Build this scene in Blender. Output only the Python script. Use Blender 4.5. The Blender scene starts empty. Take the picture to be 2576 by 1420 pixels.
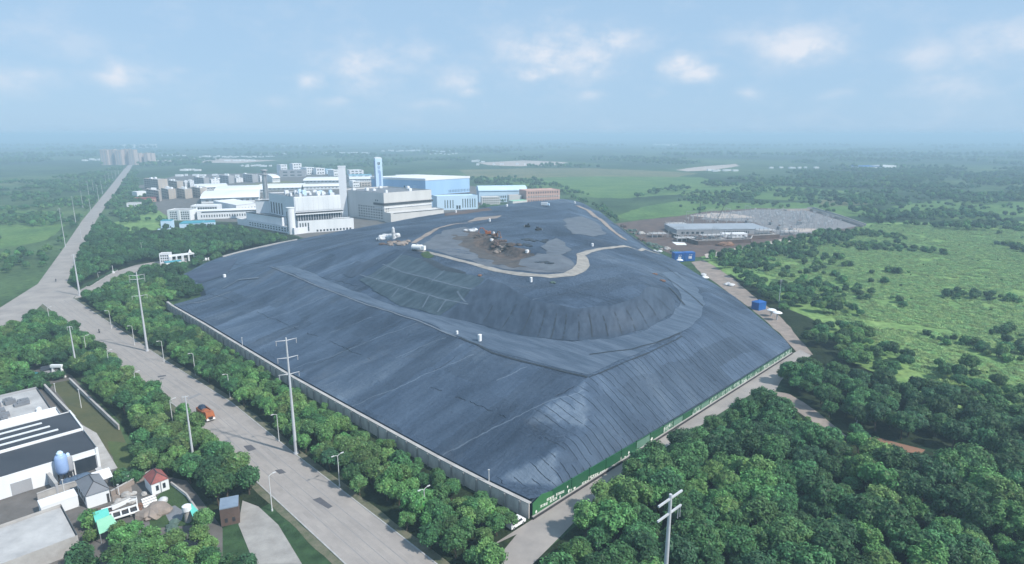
import bpy, bmesh, math, random
import numpy as np
from mathutils import Vector, Matrix, noise
from mathutils.bvhtree import BVHTree
from mathutils.geometry import delaunay_2d_cdt
random.seed(11)
R = math.radians
S = bpy.context.scene
COL = S.collection
rnd = random.uniform

# ------------------------------------------------------------------ camera
F = 1560.0; CU = 1288.0; CV = 710.0; CH = 85.0
P = math.atan(370.0 / F); SP = math.sin(P); CP = math.cos(P)
def ray(U, V):
    dx = (U - CU) / F; dv = (CV - V) / F
    return (dx, CP + dv * SP, -SP + dv * CP)
def G(U, V, z=0.0):
    d = ray(U, V); t = (z - CH) / d[2]
    return Vector((d[0] * t, d[1] * t, z))
def HZ(y, V):
    k = (CV - V) / F
    return CH + y * (k * CP - SP) / (CP + k * SP)
def XU(U, y, z):
    dep = y * CP - (z - CH) * SP
    return (U - CU) / F * dep
cam = bpy.data.cameras.new('camera'); co = bpy.data.objects.new('camera', cam); COL.objects.link(co)
co.location = (0, 0, CH); co.rotation_euler = (math.pi / 2 - P, 0, 0)
cam.sensor_width = 36; cam.lens = 36 * F / 2576; cam.clip_start = 0.5; cam.clip_end = 80000
S.camera = co

# ------------------------------------------------------------------ render
S.view_settings.view_transform = 'Standard'; S.view_settings.look = 'None'
S.view_settings.exposure = 0.42; S.view_settings.gamma = 1.0
S.cycles.max_bounces = 4; S.cycles.diffuse_bounces = 2; S.cycles.glossy_bounces = 2
S.cycles.transmission_bounces = 2; S.cycles.transparent_max_bounces = 4; S.cycles.volume_bounces = 0
S.cycles.use_denoising = True
S.cycles.volume_step_rate = 10

# ------------------------------------------------------------------ tags
def tag(o, label=None, cat=None, group=None, kind=None):
    if label: o['label'] = label
    if cat: o['category'] = cat
    if group: o['group'] = group
    if kind: o['kind'] = kind
    return o
def thing(name, label, cat, loc=(0, 0, 0), rz=0.0, group=None):
    o = bpy.data.objects.new(name, None); COL.objects.link(o)
    o.location = loc; o.rotation_euler = (0, 0, rz); o.empty_display_size = 0.3
    return tag(o, label, cat, group)
def dup(root, loc, rz=0.0, sc=1.0, label=None, group=None):
    r = root.copy(); COL.objects.link(r); r.location = loc; r.rotation_euler = (0, 0, rz)
    if sc != 1.0: r.scale = (sc, sc, sc) if not isinstance(sc, tuple) else sc
    if label: r['label'] = label
    if group: r['group'] = group
    for ch in list(root.children):
        c = ch.copy(); COL.objects.link(c); c.parent = r
        for g in ch.children:
            d = g.copy(); COL.objects.link(d); d.parent = c
    return r

# ------------------------------------------------------------------ mesh builder
class MB:
    def __init__(s): s.v = []; s.f = []; s.m = []; s.c = []
    def add(s, vs, fs, m=0):
        n = len(s.v); s.v.extend([tuple(v) for v in vs])
        s.f.extend([tuple(i + n for i in f) for f in fs]); s.m.extend([m] * len(fs)); return s
    def frame(s, o, ax, ay, az, m=0):
        o, ax, ay, az = Vector(o), Vector(ax), Vector(ay), Vector(az)
        v = [o, o + ax, o + ax + ay, o + ay]; v += [p + az for p in v]
        return s.add(v, [(3, 2, 1, 0), (4, 5, 6, 7), (0, 1, 5, 4), (1, 2, 6, 5), (2, 3, 7, 6), (3, 0, 4, 7)], m)
    def box(s, c, sz, rz=0.0, m=0):
        ca, sa = math.cos(rz), math.sin(rz)
        ax = Vector((ca, sa, 0)) * sz[0]; ay = Vector((-sa, ca, 0)) * sz[1]; az = Vector((0, 0, sz[2]))
        return s.frame(Vector(c) - ax / 2 - ay / 2 - az / 2, ax, ay, az, m)
    def prism(s, poly, z0, z1, m=0, top=True):
        n = len(poly)
        a = sum(poly[i][0] * poly[(i + 1) % n][1] - poly[(i + 1) % n][0] * poly[i][1] for i in range(n))
        if a < 0: poly = list(poly)[::-1]
        v = [(p[0], p[1], z0) for p in poly] + [(p[0], p[1], z1) for p in poly]
        f = [(i, (i + 1) % n, n + (i + 1) % n, n + i) for i in range(n)] + [tuple(range(n - 1, -1, -1))]
        if top: f.append(tuple(range(n, 2 * n)))
        return s.add(v, f, m)
    def cyl(s, p0, p1, r0, r1=None, n=10, m=0, caps=True):
        r1 = r0 if r1 is None else r1
        p0, p1 = Vector(p0), Vector(p1); d = (p1 - p0).normalized()
        u = d.cross(Vector((0, 0, 1)) if abs(d.z) < 0.95 else Vector((1, 0, 0))).normalized(); w = d.cross(u)
        v = []
        for p, r in ((p0, r0), (p1, r1)):
            for i in range(n):
                a = 2 * math.pi * i / n; v.append(p + u * (math.cos(a) * r) + w * (math.sin(a) * r))
        f = [(i, n + i, n + (i + 1) % n, (i + 1) % n) for i in range(n)]
        if caps: f += [tuple(range(n)), tuple(range(2 * n - 1, n - 1, -1))]
        return s.add(v, f, m)
    def tube(s, pts, r, n=6, m=0):
        for a, b in zip(pts[:-1], pts[1:]): s.cyl(a, b, r, r, n, m)
        return s
    def lathe(s, c, prof, n=14, m=0):
        v = []; k = len(prof)
        for r, z in prof:
            for i in range(n):
                a = 2 * math.pi * i / n; v.append((c[0] + r * math.cos(a), c[1] + r * math.sin(a), c[2] + z))
        f = [(j * n + i, j * n + (i + 1) % n, (j + 1) * n + (i + 1) % n, (j + 1) * n + i) for j in range(k - 1) for i in range(n)]
        f += [tuple(range(n - 1, -1, -1)), tuple(range((k - 1) * n, k * n))]
        return s.add(v, f, m)
    def blob(s, c, r, sub=2, amp=0.25, freq=1.0, m=0, seed=0.0):
        bm = bmesh.new(); bmesh.ops.create_icosphere(bm, subdivisions=sub, radius=1.0)
        bm.verts.ensure_lookup_table(); vs = []
        for v in bm.verts:
            d = v.co.normalized(); k = 1 + amp * noise.noise(d * freq * 2 + Vector((seed, seed * 1.7, 3)))
            vs.append((c[0] + d.x * r[0] * k, c[1] + d.y * r[1] * k, c[2] + d.z * r[2] * k))
        fs = [tuple(v.index for v in f.verts) for f in bm.faces]; bm.free()
        return s.add(vs, fs, m)
    def build(s, name, mats, parent=None, origin=None, smooth=False):
        if not isinstance(mats, (list, tuple)): mats = [mats]
        me = bpy.data.meshes.new(name)
        if parent is not None and origin is None:
            w = parent.location.copy(); pp = parent.parent
            while pp is not None: w = w + pp.location; pp = pp.parent
            origin = w if not parent.get('local') else None
        vs = s.v
        if origin is not None:
            vs = [(x - origin[0], y - origin[1], z - origin[2]) for x, y, z in vs]
        me.from_pydata(vs, [], s.f)
        for mt in mats: me.materials.append(mt)
        if len(mats) > 1: me.polygons.foreach_set('material_index', s.m)
        if smooth: me.polygons.foreach_set('use_smooth', [True] * len(s.f))
        me.update()
        o = bpy.data.objects.new(name, me); COL.objects.link(o)
        if parent is not None: o.parent = parent
        elif origin is not None: o.location = origin
        return o
def solo(mb, name, mats, label, cat, group=None, origin=None, smooth=False):
    if origin is None:
        n = len(mb.v); origin = (sum(v[0] for v in mb.v) / n, sum(v[1] for v in mb.v) / n, min(v[2] for v in mb.v))
    return tag(mb.build(name, mats, None, origin, smooth), label, cat, group)

# ------------------------------------------------------------------ materials
def newmat(name):
    m = bpy.data.materials.new(name); m.use_nodes = True
    nt = m.node_tree; b = nt.nodes['Principled BSDF']
    return m, nt, b
def N(nt, t, **kw):
    n = nt.nodes.new(t)
    for k, v in kw.items():
        if k in n.inputs.keys() if isinstance(k, str) else False: n.inputs[k].default_value = v
        else: setattr(n, k, v)
    return n
def lk(nt, a, b): nt.links.new(a, b)
_M = {}
def mat(name, c, c2=None, scale=0.3, rough=0.8, bump=0.0, metal=0.0, detail=5, stretch=None, spec=0.3, rnd_obj=0.0):
    """two-tone mottled paint / concrete / metal in object space"""
    if name in _M: return _M[name]
    m, nt, b = newmat(name); _M[name] = m
    if c2 is None: c2 = tuple(x * 0.8 for x in c)
    tc = N(nt, 'ShaderNodeTexCoord'); mp = N(nt, 'ShaderNodeMapping')
    if stretch: mp.inputs['Scale'].default_value = stretch
    lk(nt, tc.outputs['Object'], mp.inputs['Vector'])
    nz = N(nt, 'ShaderNodeTexNoise'); nz.inputs['Scale'].default_value = scale; nz.inputs['Detail'].default_value = detail
    nz.inputs['Roughness'].default_value = 0.65
    lk(nt, mp.outputs[0], nz.inputs['Vector'])
    rp = N(nt, 'ShaderNodeValToRGB'); rp.color_ramp.elements[0].position = 0.36; rp.color_ramp.elements[1].position = 0.66
    rp.color_ramp.elements[0].color = (*c2, 1); rp.color_ramp.elements[1].color = (*c, 1)
    lk(nt, nz.outputs['Fac'], rp.inputs['Fac']); out = rp.outputs['Color']
    if rnd_obj:
        oi = N(nt, 'ShaderNodeObjectInfo'); hs = N(nt, 'ShaderNodeHueSaturation')
        mr = N(nt, 'ShaderNodeMapRange'); mr.inputs['To Min'].default_value = 1 - rnd_obj; mr.inputs['To Max'].default_value = 1 + rnd_obj
        lk(nt, oi.outputs['Random'], mr.inputs['Value']); lk(nt, mr.outputs[0], hs.inputs['Value']); lk(nt, out, hs.inputs['Color']); out = hs.outputs['Color']
    lk(nt, out, b.inputs['Base Color'])
    b.inputs['Roughness'].default_value = rough; b.inputs['Metallic'].default_value = metal
    b.inputs['Specular IOR Level'].default_value = spec
    if bump:
        bp = N(nt, 'ShaderNodeBump'); bp.inputs['Strength'].default_value = bump; bp.inputs['Distance'].default_value = 0.15
        n2 = N(nt, 'ShaderNodeTexNoise'); n2.inputs['Scale'].default_value = scale * 6; n2.inputs['Detail'].default_value = 6
        lk(nt, mp.outputs[0], n2.inputs['Vector'])
        lk(nt, n2.outputs['Fac'], bp.inputs['Height']); lk(nt, bp.outputs[0], b.inputs['Normal'])
    return m
M = lambda k: _M[k]
mat('road', (.335, .308, .288), (.25, .232, .222), .10, .9, .15)
mat('road_patch', (.10, .10, .115), (.08, .08, .09), .8, .9)
mat('road_seam', (.20, .195, .20), (.25, .245, .25), .4, .9)
mat('kerb', (.42, .42, .42), (.30, .30, .30), .6, .85)
mat('paint_line', (.62, .62, .62), (.38, .38, .38), 1.2, .8)
mat('path', (.30, .25, .22), (.20, .17, .15), .22, .95, .4)
mat('red_soil', (.26, .135, .085), (.19, .12, .085), .2, .95, .4)
mat('pale_soil', (.50, .43, .38), (.36, .31, .28), .12, .95, .3)
mat('dark_soil', (.075, .055, .052), (.13, .09, .075), .12, .95, .5)
mat('waste', (.125, .098, .085), (.040, .036, .036), .35, .95, .8)
mat('white_wall', (.80, .82, .84), (.66, .69, .72), .06, .7, stretch=(1, 1, .25))
mat('cool_wall', (.76, .78, .81), (.66, .68, .72), .06, .7, stretch=(1, 1, .2))
mat('grey_wall', (.36, .365, .385), (.29, .30, .32), .08, .75, stretch=(1, 1, .25))
mat('beige_wall', (.62, .615, .605), (.52, .52, .515), .05, .75, stretch=(1, 1, .25))
mat('tan_wall', (.47, .42, .37), (.38, .34, .30), .08, .8)
mat('pink_wall', (.56, .36, .30), (.46, .30, .26), .1, .8)
mat('tower_wall', (.52, .43, .39), (.43, .36, .34), .04, .8)
mat('blue_wall', (.36, .55, .78), (.30, .48, .70), .04, .6, stretch=(1, 1, .2))
mat('sky_wall', (.58, .74, .88), (.50, .67, .82), .05, .6, stretch=(1, 1, .2))
mat('white_roof', (.82, .83, .84), (.70, .71, .72), .03, .55, stretch=(1, .2, 1))
mat('grey_roof', (.20, .21, .23), (.15, .16, .18), .15, .7)
mat('dark_roof', (.050, .056, .068), (.034, .038, .048), .12, .6, stretch=(.3, 1, 1))
mat('concrete_roof', (.46, .46, .46), (.33, .33, .335), .16, .85, .2)
mat('red_roof', (.30, .10, .09), (.20, .07, .065), .5, .8, .4)
mat('teal_roof', (.06, .32, .40), (.05, .25, .33), .2, .6)
mat('turquoise_roof', (.10, .47, .40), (.14, .55, .47), .3, .5)
mat('mint_roof', (.30, .62, .42), (.24, .52, .36), .3, .5)
mat('blue_paint', (.015, .13, .42), (.012, .09, .33), .3, .5)
mat('tank_blue', (.30, .42, .66), (.24, .35, .58), .3, .5)
mat('glass', (.022, .03, .042), (.04, .05, .064), .3, .4, spec=.2)
mat('dark_trim', (.03, .03, .035), (.05, .05, .055), .5, .6)
mat('steel', (.40, .42, .44), (.32, .34, .36), .6, .45, metal=.4)
mat('pole_paint', (.52, .54, .57), (.42, .44, .47), .4, .5)
mat('lamp_white', (.62, .63, .64), (.52, .53, .54), .5, .5)
mat('rust', (.22, .12, .08), (.14, .08, .06), .7, .8)
mat('concrete', (.42, .41, .40), (.32, .31, .30), .3, .9, .3)
mat('wall_panel', (.66, .63, .59), (.44, .42, .40), .35, .9, .3, stretch=(1, 1, .5))
mat('yard', (.15, .14, .135), (.10, .095, .09), .15, .95, .5)
mat('lawn', (.045, .085, .028), (.030, .060, .022), .4, .95, .8)
mat('dry_grass', (.095, .095, .045), (.065, .075, .035), .12, .95, .8)
mat('moss', (.08, .11, .04), (.055, .085, .03), .3, .95, .8)
mat('hoarding', (.018, .105, .045), (.014, .085, .038), .3, .5)
mat('hoarding_light', (.040, .17, .060), (.032, .14, .052), .3, .5)
mat('lettering', (.80, .82, .78), (.72, .74, .70), 2, .6)
mat('orange_paint', (.42, .13, .04), (.28, .085, .03), .6, .5)
mat('navy_paint', (.025, .04, .075), (.018, .03, .055), .6, .5)
mat('yellow_paint', (.45, .25, .04), (.33, .18, .04), .6, .55)
mat('rubber', (.018, .018, .018), (.03, .03, .03), 1, .9)
mat('white_paint', (.80, .81, .82), (.70, .71, .72), .5, .45)
mat('tarp_white', (.62, .64, .67), (.40, .41, .42), .5, .7, .6)
mat('tarp_blue', (.10, .15, .22), (.06, .09, .14), .5, .5, .6)
mat('netting', (.10, .15, .13), (.06, .10, .085), .5, .9, .6)
mat('trunk', (.10, .075, .055), (.07, .055, .04), 1.5, .95, .5)
mat('gravel', (.23, .225, .23), (.16, .155, .165), .25, .95, .6)
mat('skylight', (.70, .72, .74), (.62, .64, .66), 1, .4)
mat('teal_water', (.05, .25, .30), (.04, .20, .25), .2, .3)
mat('hedge', (.03, .07, .028), (.018, .045, .02), 1.2, .9, .8)
mat('metal_grey', (.33, .36, .40), (.27, .30, .34), .05, .5, stretch=(1, .2, 1))
mat('blue_grey', (.22, .28, .36), (.17, .22, .29), .4, .55)
mat('road_wear', (.275, .255, .242), (.315, .29, .275), .35, .9, .1)
mat('verge', (.16, .15, .11), (.085, .10, .06), .5, .95, .6)
mat('verge_concrete', (.34, .33, .315), (.25, .24, .23), .25, .95, .3)
mat('stain', (.095, .088, .085), (.055, .050, .050), .2, .9, .6)
# ------------------------------------------------------------------ sky, sun, haze
SUN_EL, SUN_AZ = R(45), R(116)      # azimuth clockwise from +Y (to the right of the view, slightly behind)
w = bpy.data.worlds.new('World'); S.world = w; w.use_nodes = True
nt = w.node_tree; nt.nodes.clear()
out = N(nt, 'ShaderNodeOutputWorld'); bg = N(nt, 'ShaderNodeBackground'); bg.inputs['Strength'].default_value = 0.082
sky = N(nt, 'ShaderNodeTexSky'); sky.sky_type = 'NISHITA'; sky.sun_disc = False
sky.sun_elevation = SUN_EL; sky.sun_rotation = SUN_AZ; sky.altitude = 100; sky.air_density = 1.0; sky.dust_density = 0.6; sky.ozone_density = 3.0
def vm(op, a, b=None):
    n = N(nt, 'ShaderNodeMath'); n.operation = op
    for i, x in enumerate((a, b)):
        if x is None: continue
        if isinstance(x, (int, float)): n.inputs[i].default_value = x
        else: lk(nt, x, n.inputs[i])
    return n.outputs[0]
tc = N(nt, 'ShaderNodeTexCoord'); sx = N(nt, 'ShaderNodeSeparateXYZ'); lk(nt, tc.outputs['Generated'], sx.inputs[0])
nzw = N(nt, 'ShaderNodeTexNoise'); nzw.inputs['Scale'].default_value = 15; nzw.inputs['Detail'].default_value = 7; nzw.inputs['Roughness'].default_value = .62
mpw = N(nt, 'ShaderNodeMapping'); mpw.inputs['Scale'].default_value = (1, 1, 1.8); lk(nt, tc.outputs['Generated'], mpw.inputs[0]); lk(nt, mpw.outputs[0], nzw.inputs['Vector'])
nzl = N(nt, 'ShaderNodeTexNoise'); nzl.inputs['Scale'].default_value = 24; nzl.inputs['Detail'].default_value = 5
lk(nt, mpw.outputs[0], nzl.inputs['Vector'])
az = vm('ARCTAN2', sx.outputs[0], sx.outputs[1]); el = vm('ARCSINE', sx.outputs[2])
az = vm('ADD', az, vm('MULTIPLY', vm('SUBTRACT', nzl.outputs['Fac'], .5), .030))
el = vm('ADD', el, vm('MULTIPLY', vm('SUBTRACT', nzl.outputs['Color'], .5), .016))
acc = None
CLOUDS = [(285, 188, 26, 26, .55), (340, 190, 62, 26, .34), (345, 258, 26, 9, .22), (915, 170, 60, 42, .62), (960, 165, 60, 24, .35), (880, 130, 90, 40, .22),
          (790, 205, 22, 16, .55), (1060, 130, 40, 22, .30), (1150, 205, 52, 28, .42), (1175, 228, 34, 14, .45), (1270, 150, 60, 60, .25), (1290, 115, 46, 40, .40),
          (1370, 130, 90, 52, .55), (1365, 183, 52, 18, .60), (1490, 150, 80, 44, .52), (1530, 105, 70, 32, .60), (1420, 95, 120, 26, .40), (1715, 162, 36, 22, .75), (1755, 185, 46, 18, .60),
          (2020, 120, 70, 32, .72), (1950, 100, 70, 34, .42), (1990, 90, 80, 22, .45), (2330, 140, 44, 30, .35), (2400, 220, 60, 50, .22), (1490, 240, 26, 12, .32), (1885, 238, 24, 14, .40),
          (2105, 238, 28, 10, .20), (690, 255, 28, 10, .18), (850, 255, 30, 10, .20), (1100, 262, 50, 14, .18), (150, 100, 90, 40, .15), (440, 175, 30, 10, .2), (2520, 110, 60, 40, .4), (40, 190, 60, 24, .3)]
for (U, V, ru, rv, k) in CLOUDS:
    d = Vector(ray(U, V)).normalized(); a0 = math.atan2(d.x, d.y); e0 = math.asin(d.z)
    q = vm('ADD', vm('POWER', vm('ABSOLUTE', vm('MULTIPLY', vm('SUBTRACT', az, a0), F / ru / 1.15)), 2.0),
           vm('POWER', vm('ABSOLUTE', vm('MULTIPLY', vm('SUBTRACT', el, e0), F / rv / 1.0)), 2.0))
    g = vm('MULTIPLY', vm('EXPONENT', vm('MULTIPLY', q, -1.0)), k * 1.35)
    acc = g if acc is None else vm('MAXIMUM', acc, g)
mr = N(nt, 'ShaderNodeMapRange'); mr.inputs['From Min'].default_value = .38; mr.inputs['From Max'].default_value = .60; mr.inputs['To Min'].default_value = .25; mr.inputs['To Max'].default_value = 1.05
lk(nt, nzw.outputs['Fac'], mr.inputs['Value'])
cm = vm('MULTIPLY', acc, mr.outputs[0])
wisp = vm('MULTIPLY', vm('MAXIMUM', vm('SUBTRACT', nzw.outputs['Fac'], .5), 0.0), .5)
cm = vm('MINIMUM', vm('ADD', cm, wisp), .85)
tint = N(nt, 'ShaderNodeMix'); tint.data_type = 'RGBA'; tint.blend_type = 'MULTIPLY'; tint.inputs[0].default_value = 1.0
lk(nt, sky.outputs[0], tint.inputs[6]); tint.inputs[7].default_value = (.92, 1.0, 1.05, 1)
veil = N(nt, 'ShaderNodeMix'); veil.data_type = 'RGBA'; veil.inputs[0].default_value = .86
lk(nt, tint.outputs[2], veil.inputs[6]); veil.inputs[7].default_value = (3.95, 5.85, 8.0, 1)   # thin high haze over the whole sky
mx = N(nt, 'ShaderNodeMix'); mx.data_type = 'RGBA'; lk(nt, cm, mx.inputs[0]); lk(nt, veil.outputs[2], mx.inputs[6]); mx.inputs[7].default_value = (7.6, 7.9, 8.6, 1)
lk(nt, mx.outputs[2], bg.inputs['Color']); lk(nt, bg.outputs[0], out.inputs['Surface'])
sl = bpy.data.lights.new('sun', 'SUN'); sl.energy = 4.2; sl.angle = R(1.5); sl.color = (1.0, .94, .86)
so = bpy.data.objects.new('sun', sl); COL.objects.link(so); so.location = (200, -100, 300)
sd = Vector((math.sin(SUN_AZ) * math.cos(SUN_EL), math.cos(SUN_AZ) * math.cos(SUN_EL), math.sin(SUN_EL)))
so.rotation_euler = sd.to_track_quat('Z', 'Y').to_euler()

HAZE_D = 4.0e-4
mb = MB(); mb.box((0, 12650, 46), (46000, 26900, 98))
hz = mb.build('haze', []); hz['kind'] = 'stuff'
m = bpy.data.materials.new('haze'); m.use_nodes = True; hnt = m.node_tree; hnt.nodes.clear()
ho = N(hnt, 'ShaderNodeOutputMaterial'); hv = N(hnt, 'ShaderNodeVolumePrincipled')
hv.inputs['Color'].default_value = (.58, .83, 1.0, 1); hv.inputs['Density'].default_value = HAZE_D; hv.inputs['Anisotropy'].default_value = 0.0
lk(hnt, hv.outputs[0], ho.inputs['Volume']); hz.data.materials.append(m)
m.cycles.homogeneous_volume = True if hasattr(m, 'cycles') and hasattr(m.cycles, 'homogeneous_volume') else None

# ------------------------------------------------------------------ geometry helpers on the ground
def inpoly(p, poly):
    x, y = p[0], p[1]; c = False; n = len(poly); j = n - 1
    for i in range(n):
        xi, yi = poly[i][0], poly[i][1]; xj, yj = poly[j][0], poly[j][1]
        if (yi > y) != (yj > y) and x < (xj - xi) * (y - yi) / (yj - yi) + xi: c = not c
        j = i
    return c
def segdist(p, a, b):
    ax, ay, bx, by = a[0], a[1], b[0], b[1]; dx, dy = bx - ax, by - ay
    l = dx * dx + dy * dy; t = 0 if l == 0 else max(0, min(1, ((p[0] - ax) * dx + (p[1] - ay) * dy) / l))
    qx, qy = ax + t * dx, ay + t * dy
    return math.hypot(p[0] - qx, p[1] - qy), (qx, qy), t
def polydist(p, poly):
    return min((segdist(p, poly[i], poly[(i + 1) % len(poly)]) for i in range(len(poly))), key=lambda r: r[0])
def gp(uv, z=0.0): return [G(u, v, z) for u, v in uv]
EXC = []                                            # ground kept free of trees
def sheet(name, poly, z, m, label=None, exc=0.0):
    me = bpy.data.meshes.new(name); pts = [Vector((p[0], p[1])) for p in poly]
    r = delaunay_2d_cdt(pts, [], [list(range(len(pts)))], 1, 1e-4)
    me.from_pydata([(v[0], v[1], z) for v in r[0]], [], [list(f) for f in r[2]])
    bm = bmesh.new(); bm.from_mesh(me); bmesh.ops.recalc_face_normals(bm, faces=bm.faces)
    for f in bm.faces:
        if f.normal.z < 0: f.normal_flip()
    bm.to_mesh(me); bm.free()
    me.materials.append(m); o = bpy.data.objects.new(name, me); COL.objects.link(o)
    tag(o, label, kind='structure')
    if exc is not None and exc >= 0: EXC.append((poly, exc))
    return o
def ribbon(edge, width, side=1):
    """offset a ground polyline by width; returns closed polygon"""
    off = []
    for i, p in enumerate(edge):
        a = edge[max(0, i - 1)]; b = edge[min(len(edge) - 1, i + 1)]
        d = Vector((b[0] - a[0], b[1] - a[1])).normalized(); nrm = Vector((-d.y, d.x)) * side
        off.append(Vector((p[0] + nrm.x * width, p[1] + nrm.y * width, 0)))
    return list(edge), off
def wobble(poly, amp, step=6.0, seed=0.0):
    o = []
    for i in range(len(poly)):
        a, b = Vector(poly[i][:2]), Vector(poly[(i + 1) % len(poly)][:2]); n = max(1, int((b - a).length / step))
        d = (b - a).normalized(); nr = Vector((-d.y, d.x))
        for k in range(n):
            p = a + (b - a) * (k / n); w_ = amp * noise.noise(Vector((p.x * .11, p.y * .11, seed)))
            o.append((p.x + nr.x * w_, p.y + nr.y * w_))
    return o

# ------------------------------------------------------------------ ground
def ground_mat():
    m, nt, b = newmat('ground'); geo = N(nt, 'ShaderNodeNewGeometry')
    def nz(scale, det, st=(1, 1, 1), dist=0.0):
        mp = N(nt, 'ShaderNodeMapping'); mp.inputs['Scale'].default_value = st; lk(nt, geo.outputs['Position'], mp.inputs[0])
        n = N(nt, 'ShaderNodeTexNoise'); n.inputs['Scale'].default_value = scale; n.inputs['Detail'].default_value = det; n.inputs['Roughness'].default_value = .6
        n.inputs['Distortion'].default_value = dist; lk(nt, mp.outputs[0], n.inputs['Vector']); return n.outputs['Fac']
    def ramp(fac, stops):
        r = N(nt, 'ShaderNodeValToRGB'); e = r.color_ramp.elements
        while len(e) < len(stops): e.new(.5)
        for k, (p, c) in enumerate(stops): e[k].position = p; e[k].color = (*c, 1)
        lk(nt, fac, r.inputs[0]); return r.outputs[0]
    big = ramp(nz(.0026, 6, (1, .55, 1), .6), [(.30, (.024, .052, .028)), (.45, (.040, .080, .038)), (.56, (.068, .120, .052)), (.66, (.11, .165, .068)), (.80, (.17, .18, .10))])
    mid = ramp(nz(.022, 5), [(.3, (.45, .5, .5)), (.55, (1, 1, 1)), (.75, (1.35, 1.3, 1.1))])
    fin = ramp(nz(.28, 4), [(.3, (.6, .6, .6)), (.7, (1.3, 1.3, 1.25))])
    a = N(nt, 'ShaderNodeMix'); a.data_type = 'RGBA'; a.blend_type = 'MULTIPLY'; a.inputs[0].default_value = 1; lk(nt, big, a.inputs[6]); lk(nt, mid, a.inputs[7])
    c = N(nt, 'ShaderNodeMix'); c.data_type = 'RGBA'; c.blend_type = 'MULTIPLY'; c.inputs[0].default_value = 1; lk(nt, a.outputs[2], c.inputs[6]); lk(nt, fin, c.inputs[7])
    lk(nt, c.outputs[2], b.inputs['Base Color']); b.inputs['Roughness'].default_value = .95; b.inputs['Specular IOR Level'].default_value = .1
    bp = N(nt, 'ShaderNodeBump'); bp.inputs['Distance'].default_value = .6; bp.inputs['Strength'].default_value = .8
    lk(nt, nz(.5, 6), bp.inputs['Height']); lk(nt, bp.outputs[0], b.inputs['Normal'])
    return m
mb = MB(); mb.add([(-22000, -250, 0), (22000, -250, 0), (22000, 25500, 0), (-22000, 25500, 0)], [(0, 1, 2, 3)])
go = mb.build('ground', ground_mat()); go['kind'] = 'structure'

def field_mat(name, c, c2, c3, s1=.05, s2=.4):
    m, nt, b = newmat(name); _M[name] = m; geo = N(nt, 'ShaderNodeNewGeometry')
    n1 = N(nt, 'ShaderNodeTexNoise'); n1.inputs['Scale'].default_value = s1; n1.inputs['Detail'].default_value = 6; n1.inputs['Roughness'].default_value = .65; lk(nt, geo.outputs['Position'], n1.inputs['Vector'])
    r = N(nt, 'ShaderNodeValToRGB'); e = r.color_ramp.elements; e.new(.5)
    for k, (p, cc) in enumerate([(.34, c2), (.5, c), (.66, c3)]): e[k].position = p; e[k].color = (*cc, 1)
    lk(nt, n1.outputs['Fac'], r.inputs[0])
    n2 = N(nt, 'ShaderNodeTexNoise'); n2.inputs['Scale'].default_value = s2; n2.inputs['Detail'].default_value = 5; n2.inputs['Roughness'].default_value = .7; lk(nt, geo.outputs['Position'], n2.inputs['Vector'])
    r2 = N(nt, 'ShaderNodeValToRGB'); r2.color_ramp.elements[0].position = .35; r2.color_ramp.elements[0].color = (.6, .62, .6, 1); r2.color_ramp.elements[1].position = .65; r2.color_ramp.elements[1].color = (1.2, 1.2, 1.15, 1); lk(nt, n2.outputs['Fac'], r2.inputs[0])
    x = N(nt, 'ShaderNodeMix'); x.data_type = 'RGBA'; x.blend_type = 'MULTIPLY'; x.inputs[0].default_value = 1; lk(nt, r.outputs[0], x.inputs[6]); lk(nt, r2.outputs[0], x.inputs[7])
    lk(nt, x.outputs[2], b.inputs['Base Color']); b.inputs['Roughness'].default_value = .95; b.inputs['Specular IOR Level'].default_value = .1
    bp = N(nt, 'ShaderNodeBump'); bp.inputs['Distance'].default_value = .5; bp.inputs['Strength'].default_value = 1.0; lk(nt, n2.outputs['Fac'], bp.inputs['Height']); lk(nt, bp.outputs[0], b.inputs['Normal'])
    return m
field_mat('scrub', (.165, .275, .095), (.11, .21, .07), (.215, .32, .115), .045, .30)
field_mat('meadow', (.10, .185, .06), (.07, .14, .05), (.14, .22, .075), .02, .25)
field_mat('tan_field', (.15, .16, .085), (.11, .135, .07), (.19, .185, .10), .012, .1)
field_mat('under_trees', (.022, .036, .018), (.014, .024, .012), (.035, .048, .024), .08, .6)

# ------------------------------------------------------------------ landfill frame
C0 = G(1339, 1304, 0.0)
CL = G(428, 764, 4.0); CL.z = 0
CR = G(1992, 888, 0.0)
eL = (CL - C0); lenL = eL.length; eL.normalize()
eF = (CR - C0); lenF = eF.length; eF.normalize()
print('landfill frame', C0, CL, CR, lenL, lenF, 'dot', eL.dot(eF))
def AB(p): d = Vector((p[0], p[1], 0)) - C0; return d.dot(eL), d.dot(eF)
# ------------------------------------------------------------------ landfill mound
LW = [(437, 766, 4), (520, 812, 4), (610, 866, 4), (735, 940, 4), (900, 1031, 4), (1100, 1140, 4), (1230, 1207, 4), (1337, 1258, 3.8)]
LF = [(1400, 1226, 3.2), (1500, 1173, 3.0), (1600, 1117, 2.8), (1700, 1058, 2.6), (1800, 997, 2.4), (1900, 934, 2.3), (1983, 872, 2.2)]
LR = [(1972, 852, 2.4), (1930, 815, 2.6), (1890, 782, 3), (1850, 748, 3.2), (1800, 716, 3.6), (1755, 690, 4), (1700, 655, 6), (1640, 628, 7), (1592, 595, 8.5), (1545, 562, 10), (1508, 532, 13)]
SIL = [(1470, 512, 18), (1440, 503, 21), (1415, 500, 22.5), (1330, 507, 23), (1250, 518, 23), (1115, 536, 22.5), (1050, 546, 21), (960, 563, 18.5), (860, 581, 15), (750, 602, 11)]
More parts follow.
